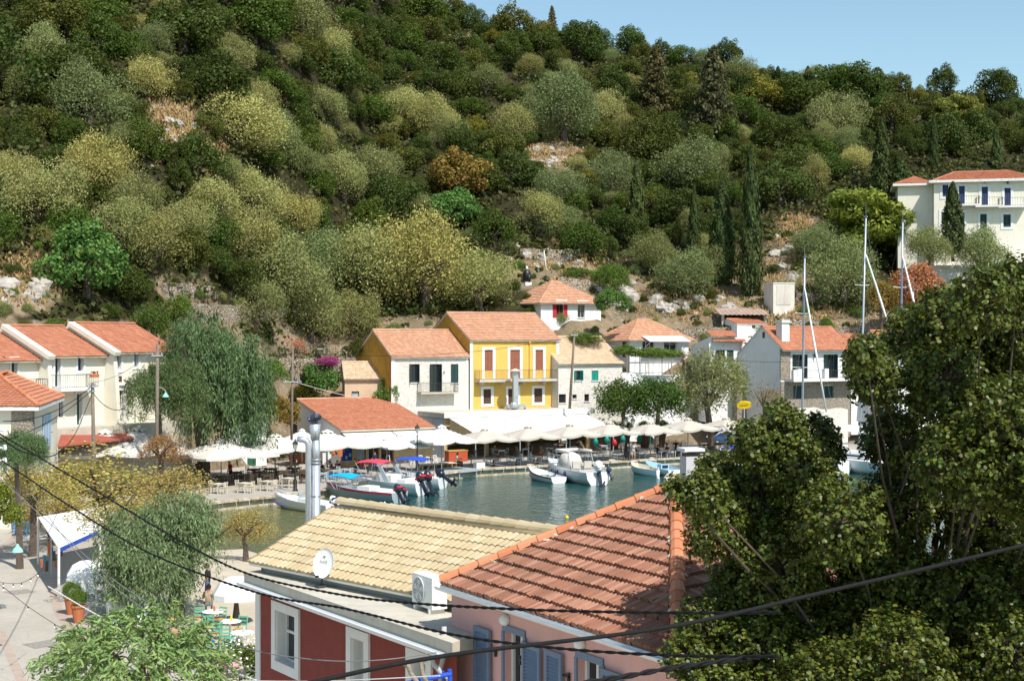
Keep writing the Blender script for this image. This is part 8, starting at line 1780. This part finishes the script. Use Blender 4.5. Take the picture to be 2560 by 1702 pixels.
# stall canopy on the plaza with its posts, tables and planters
def stall():
    p = [P(147, 1392, 62.4), P(240, 1344, 68.6)]; a, b = Vector((p[0].x, 62.4, 2.75)), Vector((p[1].x+.2, 68.6, 2.75)); n = Vector((-(b-a).normalized().y, (b-a).normalized().x, 0)); a2, b2 = Vector((-24.2, 71.5, 3.0)), Vector((-21.8, 77, 3.0)); t = thing('stall_canopy', 'white canvas canopy with blue fringe on pale posts at the plaza edge', 'canopy', (a.x, a.y, .6)); mb = MB(); mb.slab([a, b, b2, a2], .05); c_ = mb.build('canvas', M['whitecanvas'], t)
    mb = MB(); mb.quad(a, b, b-Vector((0, 0, .2)), a-Vector((0, 0, .2))); mb.build('fringe', M['boatblue'], c_)
    for q in (a, b, a2, b2): mb = MB(); mb.tube((q.x, q.y, .6), q, .06, n=8); mb.build('post', M['trim'], t)
    for u, v, rz in ((200, 1490, .5), (225, 1462, .4)):
        g = G(u, v); t2 = thing('table', 'table under a white cloth below the stall canopy, %s' % ('nearer of two' if v > 1480 else 'farther of two'), 'table', g); mb = MB(); mb.box(g+Vector((0, 0, .74)), (1.1, .9, .03), rz); mb.build('tabletop', M['greywood'], t2); mb = MB(); vs = []
        for i in range(16): a_ = 2*math.pi*i/16; w_ = (abs(math.cos(a_))**8+abs(math.sin(a_))**8)**(-1/8); x, y = math.cos(a_)*w_*.57, math.sin(a_)*w_*.47; x, y = x*math.cos(rz)-y*math.sin(rz), x*math.sin(rz)+y*math.cos(rz); k = 1+.06*math.sin(i*2.3); vs += [g+Vector((x*.98, y*.98, .765)), g+Vector((x*k, y*k, .25+.08*math.sin(i*3.1)))]
        mb.add(vs, [(2*i, 2*i+1, (2*i+3) % 32, (2*i+2) % 32) for i in range(16)]+[tuple(2*i for i in range(16))]); mb.build('tablecloth', M['whitecanvas'], t2); mb = MB()
        for s in (-1, 1): mb.box(g+Vector((s*.4, 0, .36)), (.05, .5, .72), rz)
        mb.build('leg', M['greywood'], t2)
    for i, (u, v, rz) in enumerate(((230, 1505, .2), (185, 1472, 2.0), (250, 1480, .4))): put(CH['grey'], G(u, v), rz, 'grey chair beside the cloth covered tables of the stall', 'chairs by the stall tables')
    for i, (u, v, rz) in enumerate(((40, 1330, .4), (70, 1336, 1.4), (55, 1348, 2.8))): put(CH['blue'], G(u, v), rz, 'bright blue chair by the blue table on the far side of the plaza', 'blue chairs on the plaza')
    put(TB['blue'], G(54, 1338), .3, 'bright blue table on the far side of the plaza', 'blue table')
    pot(178, 1535, .9, 'orange planter with green plant at the plaza kerb, farther of two', 'bush', 'bush', 'terracotta', .85); pot(196, 1556, .9, 'orange planter with green plant at the plaza kerb, nearer of two', 'bush', 'bush', 'terracotta', .8)
    g = G(128, 1445); t = thing('goods_rack', 'rack of orange and blue goods hanging at the left end of the stall canopy', 'rack', g); mb = MB(); mb.tube(g, g+Vector((0, 0, 2.0)), .03); mb.tube(g+Vector((-.5, 0, 1.9)), g+Vector((.5, .5, 1.9)), .025); mb.build('stand', M['greywood'], t); r_ = random.Random(4)
    for k in range(9): mb = MB(); mb.box(g+Vector((-.45+.1*k, .05*k, r_.uniform(.5, 1.5))), (.14, .2, r_.uniform(.35, .7)), .4); mb.build('goods', M[('terracotta', 'bluewood', 'darkwood')[k % 3]], t)
    g = G(290, 1560); mb = MB(); mb.box(g+Vector((0, 0, .55)), (.75, .06, 1.1), .3); tag(mb.build('menu_board', M['trim'], None), 'plain white board standing among leaves left of the round blue sign', 'board')
    # garden umbrellas
    for (u, v, wpx, dd, vt, lab, mt) in ((215, 1432, 96, 63, 1405, 'round white parasol with drooping edge beside the stall canopy', 'whitecanvas'), (592, 1478, 122, 56.5, 1445, 'white patterned beach parasol left of the red house', 'whitecanvas')):
        c = P(u, v, dd); top = P(u, vt, dd).z+.1; r = wpx/2*dd/F; t = thing('beach_parasol', lab, 'parasol', (c.x, dd, .55)); mb = MB(); mb.lathe((c.x, dd, 0), [(r, c.z-.28), (r, c.z-.05), (r*.72, lerp(c.z, top, .62)), (r*.35, lerp(c.z, top, .92)), (.02, top)], 10); mb.v = mb.v; mb.f = [f for f in mb.f if len(f) == 4]; mb.build('canopy', M[mt], t); mb = MB(); mb.tube((c.x, dd, .5), (c.x, dd, top), .03); mb.build('pole', M['black'], t)
    g = P(592, 1556, 56.4); mb = MB(); mb.lathe((g.x, 56.3, .55), [(.2, 0), (.16, .3), (.09, .9), (.05, 1.1)], 8); tag(mb.build('folded_parasol', M['darkwood'], None), 'dark wrapped parasol pole under the patterned beach parasol', 'parasol')
    for i, (u, v, lab) in enumerate(((533, 1572, 'round white cafe table on the sand with flowers, farthest of three'), (575, 1598, 'round white cafe table under the patterned beach parasol'), (606, 1628, 'round white cafe table nearest the red house'))):
        g = G(u, v, .58); t = thing('cafe_table', lab, 'table', g); mb = MB(); mb.lathe(g+Vector((0, 0, .68)), [(.42, 0), (.44, .02), (.42, .04)], 18); mb.build('tabletop', M['plastic'], t); mb = MB(); mb.tube(g, g+Vector((0, 0, .7)), .05); mb.lathe(g, [(.28, 0), (.06, .06)], 12); mb.build('leg', M['plastic'], t)
        mb = MB(); mb.lathe(g+Vector((.05, 0, .72)), [(.04, 0), (.05, .1), (.025, .2)], 8); tag(mb.build('vase', M[('terracotta', 'yellowp', 'hullblue')[i]], None), 'small %s vase on a white cafe table' % ('terracotta', 'yellow', 'pale blue')[i], 'vase')
    for i, (u, v, rz) in enumerate(((497, 1570, .3), (520, 1592, .2), (548, 1575, 2.6), (540, 1612, .4), (560, 1628, .3), (575, 1650, .2), (555, 1660, .9), (505, 1600, 1.0), (600, 1600, 2.8))): put(CH['mint'], G(u, v, .58), rz, 'mint green chair among the white cafe tables on the beach', 'mint chairs on the beach')
    person('sit', G(522, 1540, .58), .2, TAN, BLU, 'dark', 'dark haired person seated on the beach with back turned, left of the patterned parasol'); person('stand', G(519, 1508, .58), 1.4, BLK, JEAN, 'dark', 'person in black standing in the shade right of the near pepper tree', bare=False)
    o = person('sit2', G(437, 1640, .6), 1.3, None, JEAN, 'fair', 'bare chested person in jeans and straw hat seated by the blue scooter', bare=False); h = o.location+Vector((-.13, .05, 1.33)); mb = MB(); mb.lathe(h, [(.2, 0), (.2, .02), (.1, .04), (.09, .12), (.05, .14)], 12); tag(mb.build('straw_hat', M['wood'], None), 'straw hat worn by the bare chested person', 'hat')
    g = G(490, 1668, .6); t = thing('scooter', 'bright blue scooter parked below the beach tables', 'scooter', g, .25); cb = 'cyan'; mb = MB(); mb.path([(-.75, 0, .62), (-.45, 0, .66), (-.1, 0, .5)], [.12, .2, .13], 8); mb.path([(-.1, 0, .3), (.25, 0, .28), (.4, 0, .55), (.52, 0, .95)], [.12, .1, .13, .14], 8); mb.path([(.45, 0, .5), (.68, 0, .52), (.85, 0, .42)], [.1, .11, .05], 8); M['scblue'] = M_plain('bright_blue_scooter_paint', (.0, .13, .6), .3, .1, 3); raw(mb, 'body', 'scblue', t, True); mb = MB(); mb.box((-.42, 0, .84), (.65, .28, .12)); raw(mb, 'seat', 'black', t); mb = MB(); mb.tube((.5, -.34, 1.08), (.5, .34, 1.08), .02); raw(mb, 'handlebar', 'black', t)
    for x in (-.6, .68): mb = MB(); mb.tube((x, -.06, .25), (x, .06, .25), .25, n=16); w_ = raw(mb, 'wheel', 'black', t); mb = MB(); mb.tube((x, -.065, .25), (x, .065, .25), .14, n=10); raw(mb, 'rim', 'steel', w_)
    g = P(540, 1702, 34); t = thing('pink_table', 'pink table top with a purple flower at the bottom edge of the photo', 'table', (g.x, 34, .6)); mb = MB(); mb.box((g.x, 34.6, g.z+.12), (1.1, 1.5, .06), .3); mb.build('tabletop', M_plain('pink_paint', (.7, .38, .4), .7, .08, 3), t); mb = MB(); mb.tube((g.x, 34.6, .5), (g.x, 34.6, g.z+.1), .06); mb.build('leg', M['greywood'], t); mb = MB(); r_ = random.Random(6)
    for k in range(9): a_ = k*.7; mb.blob((g.x+.12+.1*math.cos(a_), 34.5+.1*math.sin(a_), g.z+.2), (.08, .03, .02), k, 6, 4, .2)
    tag(mb.build('flower', M_plain('purple_petals', (.25, .03, .2), .7, .2, 5), None), 'purple flower lying on the pink table', 'flower')
    # round no-parking sign
    c = P(375, 1528, 47); t = thing('road_sign', 'round blue no parking sign with pale ring and diagonal bar among the leaves', 'sign', (c.x, 47, .6)); nn = Vector((.1, -1, .05)).normalized(); ex = Vector((1, .1, 0)).normalized(); ez = ex.cross(nn)*1; ez = ez if ez.z > 0 else -ez
    def disc(r0, r1, off, mt, nm, par):
        mb = MB(); K = 30; vs = [c+nn*off+(ex*math.cos(2*math.pi*k/K)+ez*math.sin(2*math.pi*k/K))*r for r in (r0, r1) for k in range(K)]
        mb.add(vs, [(k, (k+1) % K, K+(k+1) % K, K+k) for k in range(K)] if r0 > .01 else [tuple(range(K, 2*K))]); return mb.build(nm, mt, par)
    s_ = disc(0, .205, .0, M_plain('sign_blue', (.01, .12, .45), .4, .05, 3), 'plate', t); disc(.16, .215, .006, M_plain('faded_pale_red_ring', (.62, .52, .5), .5, .1, 5), 'ring', s_); mb = MB(); dg_ = (ex*-.7071+ez*.7071); mb.box(c+nn*.006, (.33, .012, .045), 0, (dg_, nn, dg_.cross(nn))); mb.build('diagonal_bar', M_plain('faded_pale_bar', (.62, .6, .6), .5, .1, 5), s_); mb = MB(); mb.tube(c-nn*.04, (c.x, c.y+.04, .5), .03); mb.build('post', M['greywood'], t)
    q = P(348, 1552, 48); t = thing('notice', 'narrow white notice on a post left of the round blue sign', 'sign', (q.x, 48, .6)); mb = MB(); mb.box(q, (.14, .03, .42), .3); mb.build('board', M['trim'], t); mb = MB()
    for k in range(4): mb.box(q+Vector((0, -.02, .1-.06*k)), (.08, .01, .02), .3)
    mb.build('lettering', M['black'], t); mb = MB(); mb.tube((q.x, 48.03, .5), (q.x, 48.03, q.z), .02); mb.build('post', M['greywood'], t)
stall()
def cable(name, pts, r, mat, label, twist=False, cat='cable'):
    p = [P(u, v, d) for u, v, d in pts]; p = [p[0]*2-p[1]]+p+[p[-1]*2-p[-2]]; out = []
    for i in range(1, len(p)-2):
        for k in range(12):
            t = k/12; a, b, c, d = p[i-1:i+3]; out.append(.5*((2*b)+(c-a)*t+(2*a-5*b+4*c-d)*t*t+(3*b-a-3*c+d)*t**3))
    out.append(p[-2]); return wire(name, out, r, mat, label, cat, None, 0, twist, 6)
cable('overhead_cable', [(-60, 1050, 36), (0, 1085, 34), (220, 1215, 30), (430, 1340, 27), (610, 1430, 24.3), (820, 1480, 22), (1020, 1506, 20), (1340, 1524, 17.4), (1700, 1531, 15.5), (1950, 1530, 14.5)], .012, 'cable', 'upper twisted black cable running from the top left to the big tree', True)
cable('overhead_cable', [(-60, 1110, 36), (0, 1148, 34), (180, 1268, 30), (370, 1380, 27), (640, 1480, 23.5), (860, 1520, 21), (1130, 1585, 18.4), (1400, 1620, 16.6), (1700, 1638, 15.2), (1950, 1640, 14.2)], .012, 'cable', 'middle twisted black cable crossing the ledge of the red house', True)
cable('overhead_cable', [(700, 1722, 11.0), (1100, 1640, 11.6), (1660, 1568, 12.4), (2100, 1470, 13), (2620, 1348, 13.8)], .019, 'cable', 'straight thick black cable in front of the big tree')
cable('overhead_cable', [(1400, 1715, 14), (1560, 1690, 14.2), (1700, 1665, 14.4), (1900, 1640, 14.6)], .018, 'cable', 'short twisted black cable at the bottom beside the big tree', True)
cable('overhead_cable', [(0, 1195, 36), (150, 1330, 32), (300, 1460, 28), (500, 1575, 25), (640, 1625, 23.5), (760, 1645, 22.6), (870, 1652, 22), (980, 1646, 21.8), (1090, 1630, 22.5)], .009, 'greycable', 'thin grey wire sagging in front of the red house windows')
cable('overhead_cable', [(75, 1230, 40), (200, 1390, 36), (330, 1500, 32), (460, 1580, 29), (640, 1680, 25)], .01, 'greycable', 'thin wire slanting down through the near pepper tree')
cable('overhead_cable', [(120, 1465, 44), (250, 1540, 40), (420, 1620, 34), (640, 1700, 27)], .012, 'plastic', 'pale double wire above the willow leaves', True)
cable('overhead_cable', [(600, 1700, 24), (760, 1702, 22), (900, 1698, 20), (1100, 1688, 18.5)], .008, 'plastic', 'thin white wire along the bottom of the red house')
cable('overhead_cable', [(-30, 1070, 34), (60, 1130, 40), (140, 1135, 52), (190, 1080, 70), (230, 985, 88)], .02, 'cable', 'drooping black cable from the left edge up to the coiled pole')
for k, pts in enumerate(([(-40, 1450, 46), (0, 1455, 46), (50, 1457, 46.5), (85, 1440, 47.5), (118, 1415, 49)], [(-30, 1440, 44), (10, 1468, 43), (70, 1515, 42), (138, 1560, 40), (180, 1585, 38)])):
    w_ = cable('string_lights', pts, .008, 'cable', ['string of small bulbs curving over the plaza, upper strand', 'string of small bulbs slanting over the plaza, lower strand'][k], False, 'string lights')
    for (u, v, d) in (((8, 1457, 46), (33, 1459, 46.3), (54, 1457, 46.5), (77, 1445, 47.2), (95, 1432, 48.2)), ((8, 1467, 43), (70, 1515, 42), (137, 1559, 40)))[k]:
        q = P(u, v, d); mb = MB(); mb.tube(q, q-Vector((0, 0, .06)), .018, n=6); s_ = mb.build('socket', M['black'], w_); mb = MB(); mb.lathe(q-Vector((0, 0, .14)), [(.008, 0), (.032, .03), (.03, .055), (.014, .085)], 8); mb.build('bulb', M['plastic'], s_, True)
q = P(44, 1372, 50); t = thing('hanging_lamp', 'turquoise enamel lamp on a thin arm over the plaza at the left', 'lamp', q); mb = MB(); mb.path([P(-40, 1375, 50), P(10, 1355, 50), P(38, 1355, 50), q+Vector((0, 0, .1))], .012, 6); mb.build('arm', M['greywood'], t); mb = MB(); mb.lathe(q, [(.2, -.1), (.16, 0), (.06, .1), (.04, .18)], 12); mb.build('shade', M_plain('turquoise_lamp', (.3, .66, .58), .4, .05, 3), t)
q = P(-28, 1060, 34); t = thing('utility_pole', 'grey pole with white insulators cut by the left edge of the photo', 'pole', (q.x, 34, .6)); mb = MB(); mb.tube((q.x, 34, .5), (q.x, 34, q.z+.5), .14, .12, 10); mb.build('post', M['polewood'], t); mb = MB()
for v in (1075, 1118, 1150): z = P(0, v, 34).z; mb.tube((q.x, 33.95, z), (q.x+.42, 33.9, z), .03); mb.lathe((q.x+.42, 33.9, z-.05), [(.05, 0), (.06, .05), (.04, .12)], 8)
mb.build('insulator', M['plastic'], t)
t = thing('blue_railing', 'blue metal pipe railing at the foot of the red house beside the drainpipes', 'railing', P(1070, 1690, 20.5)); mb = MB(); mb.tube(P(990, 1712, 20.2), P(1128, 1683, 20.6), .035, n=8); mb.tube(P(1124, 1672, 20.6), P(1126, 1730, 20.6), .035, n=8); mb.tube(P(1108, 1676, 20.6), P(1110, 1730, 20.6), .02, n=8); mb.build('pipe', M['boatblue'], t)
for k, pts in enumerate(([(1005, 1655), (1022, 1666), (1026, 1680), (1040, 1700), (1050, 1720)], [(1074, 1643), (1055, 1650), (1053, 1664), (1058, 1690), (1075, 1715)])):
    mb = MB(); mb.path([P(u, v, 20.1) for u, v in pts], [.03, .04, .032, .036, .03], 7); tag(mb.build('driftwood_stick', M['palebark'], None, True), ['pale driftwood stick with a forked end leaning on the blue railing, left one', 'curled pale driftwood stick leaning on the blue railing, right one'][k], 'driftwood')
